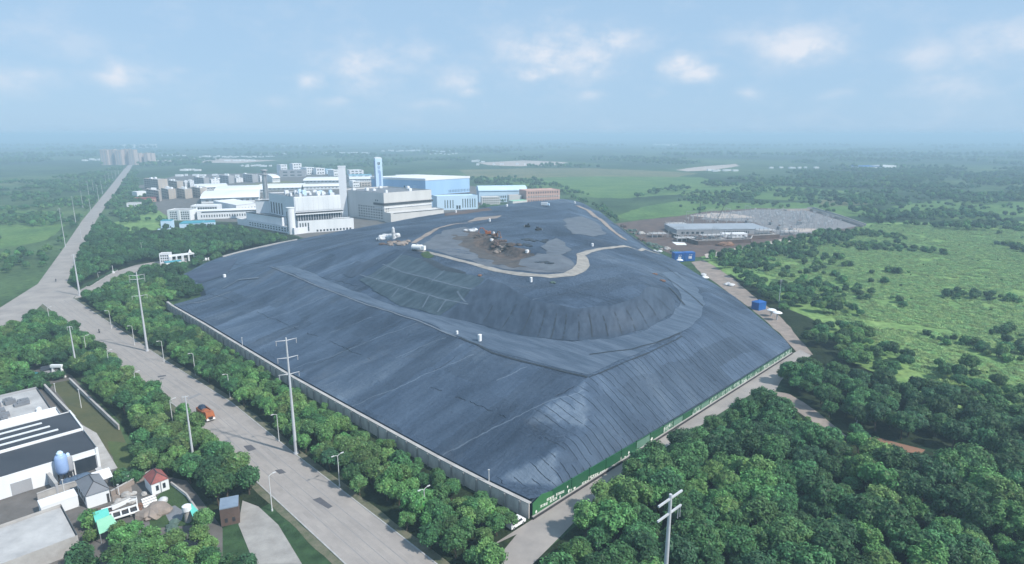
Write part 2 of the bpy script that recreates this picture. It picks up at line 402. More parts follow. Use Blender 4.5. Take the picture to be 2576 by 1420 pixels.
LT = [(700, 612, 9), (650, 623, 7), (600, 634, 5.5), (555, 647, 4.2), (520, 660, 2.2), (462, 690, 1.6), (488, 712, 1.5), (512, 726, 2.2), (520, 744, 3.2), (470, 757, 3.6)]
INNER = [
 # outer edge of the bench, left then round the corner to the right flank
 [(620, 672, 10.5), (680, 672, 15), (800, 722, 15), (930, 770, 15), (1050, 808, 15), (1150, 850, 15), (1250, 895, 15), (1380, 926, 15), (1480, 951, 15), (1560, 917, 15), (1650, 880, 15), (1720, 845, 15), (1772, 806, 14.5), (1785, 765, 14), (1765, 720, 12.5), (1722, 690, 11), (1660, 655, 10.5), (1600, 628, 13)],
 # toe of the upper slope
 [(728, 664, 16), (830, 705, 15.8), (900, 735, 15.6), (1000, 770, 15.5), (1080, 791, 15.5), (1180, 809, 15.5), (1260, 831, 15.5), (1340, 848, 15.5), (1440, 857, 15.5), (1540, 851, 15.5), (1630, 826, 15.5), (1695, 788, 15.5), (1718, 750, 15.5), (1695, 712, 16), (1655, 684, 17)],
 # upper crest
 [(975, 622, 26), (1050, 645, 26), (1130, 670, 26), (1225, 695, 25.6), (1262, 712, 25), (1339, 757, 23.6), (1452, 776, 23), (1540, 771, 23), (1608, 746, 23), (1630, 714, 22.8), (1600, 682, 22.5), (1560, 655, 22)],
 # mid line of the quilted slope
 [(900, 694, 19.0), (1000, 722, 19.2), (1110, 755, 19.2), (1180, 770, 19.2)], [(905, 684, 19.3), (1005, 711, 19.5), (1115, 743, 19.5), (1186, 757, 19.6)],
 [(962, 668, 22.6), (1022, 690, 22.8), (1122, 716, 22.8), (1192, 731, 22.8)], [(966, 660, 22.9), (1027, 681, 23.1), (1127, 706, 23.1), (1200, 719, 23.2)],
 # haul road line
 [(1078, 634, 26.6), (1150, 652, 26.3), (1250, 682, 25.8), (1330, 694, 25.2), (1400, 699, 25), (1448, 688, 25), (1470, 665, 25.3), (1462, 645, 25.6), (1500, 630, 24.5), (1570, 618, 21)],
 # plateau
 [(960, 592, 25), (1060, 600, 26.5), (1130, 588, 27), (1200, 590, 27.4), (1240, 600, 28.6), (1290, 622, 28)],
 [(1210, 622, 23.8), (1260, 640, 23.2), (1320, 655, 24.3)],
 [(1150, 615, 25.4), (1160, 632, 25.2)],
 [(1360, 640, 28), (1400, 655, 27.2), (1420, 640, 27.6)],
 [(1000, 575, 24), (1120, 560, 26.2), (1230, 556, 27), (1330, 560, 28), (1420, 575, 28), (1480, 600, 26)],
 [(1150, 545, 24.8), (1260, 533, 25.6), (1360, 525, 26), (1430, 530, 26), (1490, 556, 24), (1540, 590, 21)],
 [(740, 660, 17.5), (830, 630, 21.5), (930, 600, 24.4)],
 [(700, 645, 13.5), (790, 615, 16.5), (880, 598, 20)],
 [(600, 720, 8.5), (720, 790, 8.7), (900, 880, 9), (1100, 975, 9), (1300, 1070, 8.8), (1404, 1130, 8.5), (1560, 1030, 8.2), (1700, 955, 8), (1840, 880, 8)],
 [(570, 680, 5.5), (540, 705, 4.5), (535, 735, 4.6)],
 [(1485, 662, 25.0), (1500, 700, 24.8), (1450, 738, 24.4)], [(1350, 722, 25.0), (1390, 745, 24.3), (1450, 752, 24.1), (1530, 745, 24.1), (1575, 722, 24.0), (1565, 690, 23.9)],
]
tv, tz, te = [], [], []
def line(pts, closed=False, xy=None):
    P3 = [G(*p) for p in pts] if xy is None else xy
    idx = []
    n = len(P3)
    for i in range(n if closed else n - 1):
        a, b = P3[i], P3[(i + 1) % n]; k = max(1, int((b - a).length / 7.0))
        for j in range(k):
            q = a.lerp(b, j / k); idx.append(len(tv)); tv.append(Vector((q.x, q.y))); tz.append(q.z)
    if not closed: idx.append(len(tv)); tv.append(Vector((P3[-1].x, P3[-1].y))); tz.append(P3[-1].z)
    for i in range(len(idx) - 1): te.append((idx[i], idx[i + 1]))
    if closed: te.append((idx[-1], idx[0]))
back = []
silp = [G(*p) for p in SIL]
for p in silp:
    d = Vector((p.x, p.y, 0)).normalized(); q = p + d * (26 + p.z * 1.6); q.z = 0.0; back.append(q)
LFP = []
for p in LF:
    q = G(*p); b_ = AB(q)[1]; c_ = C0 + eF * b_ + eL * .75; LFP.append(Vector((c_.x, c_.y, p[2])))
outer = [G(*p) for p in LW] + LFP + [G(*p) for p in LR] + back + [G(*p) for p in LT]
line(None, True, outer)
line(SIL)
for c in INNER: line(c)
res = delaunay_2d_cdt(tv, te, [], 0, 1e-3)
src = np.array([[v.x, v.y] for v in tv]); zz = []
for v, ov in zip(res[0], res[3]):
    if ov: zz.append(tz[ov[0]])
    else:
        d = np.hypot(src[:, 0] - v.x, src[:, 1] - v.y); k = np.argsort(d)[:3]; wt = 1 / (d[k] + .1); zz.append(float((np.array(tz)[k] * wt).sum() / wt.sum()))
tin = BVHTree.FromPolygons([(v.x, v.y, z) for v, z in zip(res[0], zz)], [list(f) for f in res[2]])
OUT = [(p.x, p.y) for p in outer]; OUTZ = [p.z for p in outer]
def outz(p):
    best = None
    for i in range(len(OUT)):
        j = (i + 1) % len(OUT); d, q, t = segdist(p, OUT[i], OUT[j])
        if best is None or d < best[0]: best = (d, q, OUTZ[i] * (1 - t) + OUTZ[j] * t)
    return best
st = 1.0
ab = [AB(p) for p in OUT]
a0, a1 = min(a for a, b in ab) - 2, max(a for a, b in ab) + 2; b0, b1 = min(b for a, b in ab) - 2, max(b for a, b in ab) + 2
na, nb = int((a1 - a0) / st) + 1, int((b1 - b0) / st) + 1
Z = np.zeros((na, nb)); IN = np.zeros((na, nb), bool)
def xy(a, b): return C0.x + eL.x * a + eF.x * b, C0.y + eL.y * a + eF.y * b
for i in range(na):
    for j in range(nb):
        x, y = xy(a0 + i * st, b0 + j * st)
        if inpoly((x, y), OUT):
            h = tin.ray_cast(Vector((x, y, 300)), Vector((0, 0, -1)))
            if h[0] is not None: Z[i, j] = h[0].z; IN[i, j] = True
Zs = Z.copy()
for it in range(3):
    num = np.zeros_like(Z); den = np.zeros_like(Z)
    for di in (-1, 0, 1):
        for dj in (-1, 0, 1):
            num += np.roll(np.roll(np.where(IN, Zs, 0), di, 0), dj, 1); den += np.roll(np.roll(IN.astype(float), di, 0), dj, 1)
    Zs = np.where(IN, num / np.maximum(den, 1), 0)
for i in range(na):
    for j in range(nb):
        if IN[i, j]:
            a, b = a0 + i * st, b0 + j * st
            Zs[i, j] += .42 * noise.noise(Vector((a * .05, b * .05, 1))) + .22 * noise.noise(Vector((a * .14, b * .14, 5))) + .09 * noise.noise(Vector((a * .45, b * .4, 9)))
GY, GX = np.gradient(Zs)[0], np.gradient(Zs)[1]      # dz/da, dz/db
def MZ(x, y):
    a, b = AB((x, y)); i = (a - a0) / st; j = (b - b0) / st; i0, j0 = int(math.floor(i)), int(math.floor(j))
    if i0 < 0 or j0 < 0 or i0 >= na - 1 or j0 >= nb - 1 or not IN[i0:i0 + 2, j0:j0 + 2].all(): return 0.0
    u, v = i - i0, j - j0
    return float(Zs[i0, j0] * (1 - u) * (1 - v) + Zs[i0 + 1, j0] * u * (1 - v) + Zs[i0, j0 + 1] * (1 - u) * v + Zs[i0 + 1, j0 + 1] * u * v)
def onM(U, V):
    """where the line of sight first meets the mound"""
    d = Vector(ray(U, V)); t = 60.0
    while t < 900:
        q = Vector((0, 0, CH)) + d * t
        z = MZ(q.x, q.y)
        if q.z <= z or q.z <= 0: return Vector((q.x, q.y, max(z, 0)))
        t += .5
    return G(U, V, 10)
used = np.zeros((na, nb), bool); cells = []
for i in range(na - 1):
    for j in range(nb - 1):
        if IN[i, j] and IN[i + 1, j] and IN[i, j + 1] and IN[i + 1, j + 1]:
            cells.append((i, j)); used[i:i + 2, j:j + 2] = True
vid = -np.ones((na, nb), int); mv = []; uvs = []; fc = []
cellset = set(cells)
for i in range(na):
    for j in range(nb):
        if not used[i, j]: continue
        edge = not all((i + di, j + dj) in cellset for di in (-1, 0) for dj in (-1, 0))
        x, y = xy(a0 + i * st, b0 + j * st); z = Zs[i, j]
        if edge:
            d, q, oz = outz((x, y))
            if d < 2.2: x, y, z = q[0], q[1], oz
        vid[i, j] = len(mv); mv.append((x, y, float(z))); uvs.append((a0 + i * st, b0 + j * st))
        sl = math.hypot(GX[i, j], GY[i, j]) + 1e-4
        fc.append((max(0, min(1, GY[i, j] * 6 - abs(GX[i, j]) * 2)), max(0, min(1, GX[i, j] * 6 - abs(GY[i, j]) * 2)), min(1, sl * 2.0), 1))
mf = [(vid[i, j], vid[i, j + 1], vid[i + 1, j + 1], vid[i + 1, j]) for i, j in cells]
me = bpy.data.meshes.new('landfill_mound')
me.from_pydata(mv, [], [tuple(int(k) for k in f)[::-1] for f in mf]); me.update()
if me.polygons[0].normal.z < 0: me.flip_normals()
me.polygons.foreach_set('use_smooth', [True] * len(mf))
ul = me.uv_layers.new(name='ab'); la = np.zeros(len(me.loops), int); me.loops.foreach_get('vertex_index', la)
ul.data.foreach_set('uv', np.array(uvs)[la].ravel())
ca = me.color_attributes.new('flank', 'FLOAT_COLOR', 'POINT'); ca.data.foreach_set('color', np.array(fc, dtype=np.float32).ravel())
def liner_mat():
    m, nt, b = newmat('liner')
    uv = N(nt, 'ShaderNodeUVMap'); uv.uv_map = 'ab'; fl = N(nt, 'ShaderNodeVertexColor'); fl.layer_name = 'flank'
    sf = N(nt, 'ShaderNodeSeparateColor'); lk(nt, fl.outputs[0], sf.inputs[0])
    su = N(nt, 'ShaderNodeSeparateXYZ'); lk(nt, uv.outputs[0], su.inputs[0])
    def m2(op, x, y=None, z=None):
        n = N(nt, 'ShaderNodeMath'); n.operation = op
        for i, k in enumerate((x, y, z)):
            if k is None: continue
            if isinstance(k, (int, float)): n.inputs[i].default_value = k
            else: lk(nt, k, n.inputs[i])
        return n.outputs[0]
    def nz(scale, det, st, rough=.6, dist=0.0):
        mp = N(nt, 'ShaderNodeMapping'); mp.inputs['Scale'].default_value = st; lk(nt, uv.outputs[0], mp.inputs[0])
        n = N(nt, 'ShaderNodeTexNoise'); n.inputs['Scale'].default_value = scale; n.inputs['Detail'].default_value = det; n.inputs['Roughness'].default_value = rough; n.inputs['Distortion'].default_value = dist
        lk(nt, mp.outputs[0], n.inputs['Vector']); return n.outputs['Fac']
    a, bb = su.outputs[0], su.outputs[1]
    wR, wL = sf.outputs[0], sf.outputs[1]
    warp = m2('MULTIPLY', m2('SUBTRACT', nz(.06, 4, (1, 1, 1)), .5), 7.0)
    warp2 = m2('MULTIPLY', m2('SUBTRACT', nz(.5, 3, (1, 1, 1)), .5), .55)
    # seams: panels laid down the slope
    def seam(c, pitch, width):
        t = m2('FRACT', m2('DIVIDE', c, pitch)); d = m2('ABSOLUTE', m2('SUBTRACT', t, .5))
        return m2('SUBTRACT', 1.0, m2('MINIMUM', m2('DIVIDE', d, width), 1.0))
    brk = m2('GREATER_THAN', nz(.22, 4, (.6, 1, 1)), .44)
    sR = m2('MULTIPLY', m2('MULTIPLY', seam(m2('ADD', m2('ADD', bb, m2('MULTIPLY', warp, .35)), warp2), 2.7, .055), brk), wR)
    sR2 = m2('MULTIPLY', m2('MULTIPLY', seam(m2('ADD', m2('ADD', bb, m2('MULTIPLY', warp, .35)), m2('MULTIPLY', warp2, .6)), .9, .16), m2('GREATER_THAN', nz(.12, 4, (.4, 1, 1)), .47)), wR)
    brk2 = m2('GREATER_THAN', nz(.05, 3, (1, .5, 1)), .50)
    sL = m2('MULTIPLY', m2('MULTIPLY', seam(m2('ADD', m2('ADD', a, m2('MULTIPLY', bb, .32)), warp), 21.0, .016), brk2), wL)
    sX = m2('MULTIPLY', seam(m2('ADD', bb, warp), 38.0, .008), m2('GREATER_THAN', nz(.03, 3, (1, 1, 1)), .50))
    sY = m2('MULTIPLY', seam(m2('ADD', a, warp), 44.0, .007), m2('GREATER_THAN', nz(.031, 3, (1, 1, 1.3)), .52))
    # tone
    t1 = nz(.018, 6, (1, 1, 1), .62, .6)
    t2 = nz(.10, 7, (1.0, .22, 1), .66, .8)          # streaks running up the left flank
    t3 = nz(.12, 7, (.22, 1.0, 1), .66, .5)
    t4 = nz(.9, 5, (1, 1, 1), .7)
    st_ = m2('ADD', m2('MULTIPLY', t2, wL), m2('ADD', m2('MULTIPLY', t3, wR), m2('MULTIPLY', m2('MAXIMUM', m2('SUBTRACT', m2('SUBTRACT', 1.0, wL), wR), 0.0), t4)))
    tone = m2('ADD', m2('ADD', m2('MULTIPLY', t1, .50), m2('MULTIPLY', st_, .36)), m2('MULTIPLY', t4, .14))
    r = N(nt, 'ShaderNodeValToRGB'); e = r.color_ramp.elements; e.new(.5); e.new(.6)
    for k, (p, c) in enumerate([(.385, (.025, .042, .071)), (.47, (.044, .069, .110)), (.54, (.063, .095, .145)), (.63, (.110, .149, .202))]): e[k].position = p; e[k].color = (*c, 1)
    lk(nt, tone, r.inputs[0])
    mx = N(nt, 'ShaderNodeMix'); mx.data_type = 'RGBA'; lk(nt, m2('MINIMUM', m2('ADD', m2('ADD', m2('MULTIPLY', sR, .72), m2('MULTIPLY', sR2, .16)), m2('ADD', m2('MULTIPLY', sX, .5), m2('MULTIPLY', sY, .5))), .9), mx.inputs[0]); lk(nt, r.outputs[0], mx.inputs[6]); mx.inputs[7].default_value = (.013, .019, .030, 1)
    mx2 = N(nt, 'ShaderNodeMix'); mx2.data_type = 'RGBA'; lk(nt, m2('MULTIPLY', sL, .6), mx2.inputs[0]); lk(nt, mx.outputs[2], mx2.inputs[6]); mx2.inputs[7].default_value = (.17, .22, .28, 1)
    fa = m2('FLOOR', m2('DIVIDE', m2('ADD', a, m2('MULTIPLY', warp, 1.2)), 7.0)); fb = m2('FLOOR', m2('DIVIDE', m2('ADD', bb, warp), 26.0))
    cmb = N(nt, 'ShaderNodeCombineXYZ'); lk(nt, fa, cmb.inputs[0]); lk(nt, fb, cmb.inputs[1])
    wn = N(nt, 'ShaderNodeTexWhiteNoise'); lk(nt, cmb.outputs[0], wn.inputs['Vector'])
    pr = N(nt, 'ShaderNodeMapRange'); pr.inputs['To Min'].default_value = .80; pr.inputs['To Max'].default_value = 1.16; lk(nt, wn.outputs['Value'], pr.inputs['Value'])
    pm = N(nt, 'ShaderNodeHueSaturation'); lk(nt, mx2.outputs[2], pm.inputs['Color']); lk(nt, pr.outputs[0], pm.inputs['Value'])
    ps = m2('MULTIPLY', m2('ADD', seam(m2('ADD', a, m2('MULTIPLY', warp, 1.2)), 7.0, .012), seam(m2('ADD', bb, warp), 26.0, .004)), m2('GREATER_THAN', nz(.08, 3, (1, 1, 1)), .46))
    pd = N(nt, 'ShaderNodeMix'); pd.data_type = 'RGBA'; lk(nt, m2('MINIMUM', m2('MULTIPLY', ps, .38), .6), pd.inputs[0]); lk(nt, pm.outputs[0], pd.inputs[6]); pd.inputs[7].default_value = (.016, .024, .038, 1)
    dirt = N(nt, 'ShaderNodeMix'); dirt.data_type = 'RGBA'; dn = N(nt, 'ShaderNodeMapRange'); dn.inputs['From Min'].default_value = .56; dn.inputs['From Max'].default_value = .74; dn.inputs['To Max'].default_value = .30; lk(nt, nz(.055, 8, (1, .6, 1), .72, .4), dn.inputs['Value'])
    lk(nt, dn.outputs[0], dirt.inputs[0]); lk(nt, pd.outputs[2], dirt.inputs[6]); dirt.inputs[7].default_value = (.135, .150, .165, 1)
    lk(nt, dirt.outputs[2], b.inputs['Base Color'])
    b.inputs['Roughness'].default_value = .74; b.inputs['Specular IOR Level'].default_value = .22
    bp = N(nt, 'ShaderNodeBump'); bp.inputs['Distance'].default_value = .9; bp.inputs['Strength'].default_value = .9
    hh = m2('SUBTRACT', m2('ADD', m2('MULTIPLY', st_, 1.1), m2('MULTIPLY', t4, .34)), m2('MULTIPLY', m2('ADD', sR, m2('ADD', sX, sY)), .35))
    lk(nt, hh, bp.inputs['Height']); lk(nt, bp.outputs[0], b.inputs['Normal'])
    return m
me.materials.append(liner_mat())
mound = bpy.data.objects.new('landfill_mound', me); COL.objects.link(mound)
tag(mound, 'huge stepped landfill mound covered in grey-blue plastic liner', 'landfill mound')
sk = MB(); nO = len(OUT); nWF = len(LW) + len(LF); sv = []
for i in range(nO):
    a, b, c = Vector(OUT[i - 1]), Vector(OUT[i]), Vector(OUT[(i + 1) % nO]); d = (c - a).normalized(); n_ = Vector((d.y, -d.x))
    if inpoly(b + n_ * .5, OUT): n_ = -n_
    z = max(OUTZ[i], 0.0); k = .03 if i < nWF else z * .9 + .3; sv += [(b.x, b.y, z + .005), (b.x + n_.x * k, b.y + n_.y * k, -.4)]
sk.add(sv, [(2 * i, 2 * i + 1, (2 * i + 3) % (2 * nO), (2 * i + 2) % (2 * nO)) for i in range(nO)])
o = sk.build('liner_skirt', mat('skirt', (.05, .075, .11), (.035, .055, .085), .2, .7, .4)); o.parent = mound
EXC.append((OUT, 1.0))

def drape(name, poly, off, m, step=1.0, kind='structure', label=None, cat=None):
    xs = [p[0] for p in poly]; ys = [p[1] for p in poly]; x0, y0 = min(xs), min(ys)
    nx, ny = int((max(xs) - x0) / step) + 2, int((max(ys) - y0) / step) + 2
    ins = [[inpoly((x0 + i * step, y0 + j * step), poly) for j in range(ny + 1)] for i in range(nx + 1)]
    vs = {}; V_ = []; F_ = []
    cs = {(i, j) for i in range(nx) for j in range(ny) if sum((ins[i][j], ins[i + 1][j], ins[i][j + 1], ins[i + 1][j + 1])) >= 2}
    def vert(i, j):
        if (i, j) in vs: return vs[(i, j)]
        x, y = x0 + i * step, y0 + j * step
        if not all((i + a, j + b) in cs for a in (-1, 0) for b in (-1, 0)):
            d, q, t = polydist((x, y), poly)
            if d < step * 1.5: x, y = q
        vs[(i, j)] = len(V_); V_.append((x, y, MZ(x, y) + off)); return vs[(i, j)]
    for i, j in cs: F_.append((vert(i, j), vert(i + 1, j), vert(i + 1, j + 1), vert(i, j + 1)))
    mb = MB(); mb.add(V_, F_); o = mb.build(name, m, None, None, True)
    tag(o, label, cat, None, kind); return o
def mp_(uv): return [tuple(onM(u, v)[:2]) for u, v in uv]
def band(uv, wd):
    c = [onM(u, v) for u, v in uv]; L_, R_ = [], []
    for i, p in enumerate(c):
        d = (c[min(i + 1, len(c) - 1)] - c[max(0, i - 1)]); d.z = 0; d.normalize(); n_ = Vector((-d.y, d.x, 0)); k = wd[i] if isinstance(wd, (list, tuple)) else wd
        L_.append((p.x + n_.x * k / 2, p.y + n_.y * k / 2)); R_.append((p.x - n_.x * k / 2, p.y - n_.y * k / 2))
    return L_ + R_[::-1]
mat('haul', (.34, .325, .30), (.22, .21, .195), .25, .95, .3)
mat('sheet_light', (.16, .19, .23), (.11, .135, .17), .3, .7, .4)
mat('sheet_grey', (.12, .14, .165), (.085, .10, .125), .2, .7, .5)
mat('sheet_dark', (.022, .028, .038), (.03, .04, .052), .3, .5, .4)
mat('sheet_teal', (.064, .106, .146), (.048, .082, .122), .08, .6, .4, stretch=(.3, 1, 1))

def sheet_mat(name, c, c2, c3, scale, st, rough=.55, bump=.8):
    m, nt, b = newmat(name); _M[name] = m; geo = N(nt, 'ShaderNodeNewGeometry'); mp = N(nt, 'ShaderNodeMapping')
    mp.vector_type = 'TEXTURE'; mp.inputs['Rotation'].default_value = (0, 0, math.atan2(st[1], st[0])); mp.inputs['Scale'].default_value = (st[2], 1, 1)
    lk(nt, geo.outputs['Position'], mp.inputs[0]); n1 = N(nt, 'ShaderNodeTexNoise'); n1.inputs['Scale'].default_value = scale; n1.inputs['Detail'].default_value = 7; n1.inputs['Roughness'].default_value = .68; lk(nt, mp.outputs[0], n1.inputs['Vector'])
    r = N(nt, 'ShaderNodeValToRGB'); e = r.color_ramp.elements; e.new(.5)
    for k, (p, cc) in enumerate([(.40, c2), (.5, c), (.62, c3)]): e[k].position = p; e[k].color = (*cc, 1)
    lk(nt, n1.outputs['Fac'], r.inputs[0]); lk(nt, r.outputs[0], b.inputs['Base Color']); b.inputs['Roughness'].default_value = rough; b.inputs['Specular IOR Level'].default_value = .4
    bp = N(nt, 'ShaderNodeBump'); bp.inputs['Distance'].default_value = .5; bp.inputs['Strength'].default_value = bump; lk(nt, n1.outputs['Fac'], bp.inputs['Height']); lk(nt, bp.outputs[0], b.inputs['Normal'])
sheet_mat('slope_shade_liner', (.033, .052, .084), (.024, .039, .065), (.045, .068, .104), .35, (.12, 1, 30), .6, .06)  # dark tone puts the shade of the steep upper slope into the colour
sheet_mat('quilt_shade_liner', (.034, .057, .076), (.024, .043, .060), (.052, .080, .102), .35, (.7, .71, 6), .55, .4)  # darker tone paints in the shade of the left-facing quilted slope
sheet_mat('bench_liner', (.066, .095, .140), (.048, .074, .113), (.092, .126, .175), .35, (-.71, .70, 7))
sheet_mat('sheet_dark2', (.028, .040, .078), (.022, .032, .062), (.040, .055, .095), .2, (1, 0, 3), .5, .3)
mat('fold_light', (.115, .150, .190), (.080, .112, .150), .4, .7, .3)
# ------------------------------------------------------------------ things lying on the mound (part of the setting)
drape('haul_road', band([(1046, 629), (1078, 636), (1120, 646), (1165, 658), (1215, 672), (1262, 684), (1320, 692), (1380, 696), (1430, 692), (1456, 681), (1467, 667), (1466, 652), (1462, 643)], [3.6, 3.8, 4, 4, 4.2, 4.4, 5, 5.6, 6.2, 6.4, 6.2, 5.6, 5]), .10, M('haul'), .8)
drape('haul_road_spur', band([(1460, 642), (1480, 634), (1510, 627), (1545, 623), (1580, 622), (1620, 627), (1660, 640)], [4.4, 4, 3, 2.4, 2.2, 2.4, 3]), .11, M('haul'), .8)
drape('plateau_soil', wobble(mp_([(1060, 622), (1085, 600), (1120, 580), (1165, 572), (1200, 580), (1215, 600), (1290, 640), (1380, 662), (1440, 655), (1448, 672), (1420, 684), (1340, 688), (1240, 672), (1140, 644)]), 2.5), .05, mat('plateau', (.125, .142, .168), (.085, .100, .122), .12, .85, .4), 1.2)
drape('exposed_waste', wobble(mp_([(1166, 582), (1196, 584), (1222, 590), (1262, 612), (1300, 626), (1330, 632), (1322, 650), (1290, 656), (1246, 645), (1210, 628), (1190, 606)]), 3, 4), .12, M('waste'), .8)
drape('soil_stain', wobble(mp_([(1140, 590), (1176, 596), (1206, 606), (1240, 622), (1290, 640), (1340, 640), (1365, 656), (1340, 674), (1290, 676), (1240, 662), (1195, 642), (1160, 618)]), 5, 3), .10, M('stain'), .8)
drape('dark_soil_track', band([(1040, 612), (1075, 590), (1100, 575), (1140, 565), (1190, 560)], [3, 4, 3, 3, 2]), .09, M('path'), .8)
drape('loose_liner', wobble(mp_([(1318, 652), (1350, 640), (1400, 640), (1438, 655), (1442, 672), (1400, 683), (1340, 676), (1300, 668)]), 3), .16, M('sheet_grey'), 1.0)
drape('loose_liner', wobble(mp_([(1362, 622), (1398, 600), (1420, 612), (1432, 630), (1418, 642), (1385, 646)]), 3), .22, M('sheet_grey'), 1.0)
drape('loose_liner', wobble(mp_([(1060, 655), (1085, 652), (1120, 672), (1175, 686), (1170, 692), (1110, 682)]), 1.5), .07, M('sheet_dark'), .8)
drape('loose_liner', wobble(mp_([(1420, 552), (1465, 545), (1500, 560), (1525, 590), (1490, 595), (1440, 590), (1425, 575)]), 3), .14, M('sheet_grey'), 1.2)
drape('grass_patch', wobble(mp_([(1058, 640), (1075, 633), (1092, 646), (1080, 651), (1066, 649)]), .6), .12, M('lawn'), .8)
drape('brown_soil_strip', wobble(mp_([(1118, 538), (1170, 530), (1230, 524), (1240, 530), (1180, 538), (1120, 544)]), 2), .14, M('dark_soil'), 1.0)
drape('brown_soil_strip', wobble(mp_([(1175, 560), (1200, 548), (1262, 543), (1250, 550), (1206, 556)]), 1), .14, M('path'), 1.0)
drape('brown_soil_strip', band([(1452, 518), (1480, 530), (1510, 552), (1540, 580), (1570, 603)], 5), .14, M('path'), 1.0)
drape('liner_drain', band([(1545, 563), (1570, 580), (1600, 602), (1638, 628), (1652, 636)], 3), .20, M('sheet_dark'), .8)
drape('liner_panel', wobble(mp_([(1228, 702), (1262, 714), (1339, 758), (1452, 777), (1540, 772), (1608, 747), (1628, 722), (1668, 728), (1700, 760), (1692, 790), (1630, 827), (1540, 852), (1440, 858), (1340, 849), (1260, 832), (1180, 810), (1110, 797), (1150, 770), (1178, 745)]), .5, 5), .045, M('slope_shade_liner'), .9)  # cone face: shade painted as a darker sheet
drape('liner_panel', wobble(mp_([(905, 706), (960, 672), (1015, 642), (1062, 652), (1130, 676), (1222, 702), (1176, 742), (1148, 768), (1105, 794), (1000, 770)]), 1.0, 6), .04, M('quilt_shade_liner'), .9)  # quilted slope: shade painted as a darker sheet
drape('liner_panel', wobble(mp_([(690, 672), (728, 666), (830, 707), (900, 737), (1000, 772), (1080, 793), (1180, 811), (1260, 833), (1340, 850), (1440, 860), (1540, 854), (1630, 829), (1695, 791), (1716, 752), (1694, 714), (1662, 688), (1700, 684), (1752, 722), (1772, 765), (1762, 798), (1718, 834), (1650, 868), (1560, 908), (1480, 942), (1380, 918), (1250, 886), (1150, 846), (1050, 804), (930, 766), (800, 718)]), 1.5, 6), .035, M('bench_liner'), 1.0)
drape('liner_panel', wobble(mp_([(472, 692), (520, 664), (596, 650), (572, 688), (505, 712), (490, 708)]), 1.0, 6), .05, M('sheet_dark2'), 1.0)
drape('liner_panel', wobble(mp_([(885, 700), (1000, 632), (960, 640), (900, 668), (860, 690)]), 1.0, 6), .04, M('slope_shade_liner'), 1.0)
# dark creases and raised ridges of the liner: the bench drain, folds on the upper cone, white weld strips, the quilt of ballast lines
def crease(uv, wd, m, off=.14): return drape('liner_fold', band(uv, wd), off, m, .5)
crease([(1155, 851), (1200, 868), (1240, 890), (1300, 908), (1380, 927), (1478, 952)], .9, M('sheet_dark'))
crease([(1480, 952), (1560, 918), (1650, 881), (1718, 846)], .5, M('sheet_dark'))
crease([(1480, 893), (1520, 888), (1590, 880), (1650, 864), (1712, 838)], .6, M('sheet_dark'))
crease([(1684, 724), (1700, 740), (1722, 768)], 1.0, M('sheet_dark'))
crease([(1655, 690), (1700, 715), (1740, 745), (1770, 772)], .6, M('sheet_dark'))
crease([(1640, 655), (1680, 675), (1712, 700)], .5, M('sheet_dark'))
crease([(735, 661), (800, 637), (860, 618), (918, 600)], .7, M('sheet_light'))
crease([(905, 692), (1000, 719), (1108, 752), (1178, 767)], .8, M('fold_light'), .10)
crease([(962, 666), (1022, 688), (1122, 714), (1190, 729)], .8, M('fold_light'), .10)
for q in ([(1012, 640), (975, 672), (930, 700)], [(1048, 700), (1012, 728)], [(1085, 712), (1118, 682)], [(1150, 735), (1172, 762)], [(1005, 725), (985, 750)], [(1080, 745), (1062, 778)], [(1125, 755), (1100, 788)]):
    crease(q, .7, M('fold_light'), .12)
crease([(680, 672), (800, 722), (930, 770), (1050, 808), (1150, 850)], .7, M('sheet_light'))
crease([(560, 727), (600, 705), (650, 700)], 1.2, M('sheet_light'))
crease([(440, 768), (500, 762), (545, 748), (580, 735)], .8, M('sheet_light'))
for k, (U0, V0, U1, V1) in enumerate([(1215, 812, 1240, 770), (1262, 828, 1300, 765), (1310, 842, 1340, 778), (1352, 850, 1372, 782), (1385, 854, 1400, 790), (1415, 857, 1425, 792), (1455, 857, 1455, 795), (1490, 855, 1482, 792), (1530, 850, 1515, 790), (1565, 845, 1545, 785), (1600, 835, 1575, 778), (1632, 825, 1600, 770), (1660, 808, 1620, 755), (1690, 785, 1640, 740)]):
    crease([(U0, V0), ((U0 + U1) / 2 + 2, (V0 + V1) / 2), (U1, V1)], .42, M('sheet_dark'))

# ------------------------------------------------------------------ roads
RE = gp([(1180, 1490), (1096, 1420), (970, 1321), (740, 1143), (580, 1013), (430, 918), (300, 830), (183, 752)])
re_, le_ = ribbon(RE, 13.0, 1)
if le_[2][0] > re_[2][0]: re_, le_ = ribbon(RE, 13.0, -1)
UPR = gp([(200, 735), (168, 712), (188, 660), (204, 632), (242, 555), (293, 480), (329, 425), (336, 412)])
UPL = gp([(326, 412), (313, 425), (269, 480), (207, 555), (155, 632), (95, 715)])
BR = gp([(-40, 800), (-160, 870), (-160, 900), (-20, 850), (40, 828)])
road_poly = re_ + UPR + UPL + BR + le_[::-1]
sheet('main_road', road_poly, .06, M('road'), exc=1.2)
ENT = gp([(186, 752), (200, 731), (245, 706), (290, 684), (340, 668), (385, 660), (425, 655), (470, 650), (470, 664), (430, 672), (380, 672), (330, 690), (290, 712), (262, 733), (240, 742)])
sheet('entry_road', ENT, .064, M('road'), exc=.8)
PATH = gp([(2010, 893), (1960, 838), (1900, 785), (1850, 750), (1800, 712), (1765, 690), (1738, 660), (1770, 655), (1800, 672), (1850, 706), (1910, 757), (1962, 796), (2005, 845), (2045, 893)])
sheet('dirt_path', wobble(PATH, .8), .05, M('path'), exc=.3)
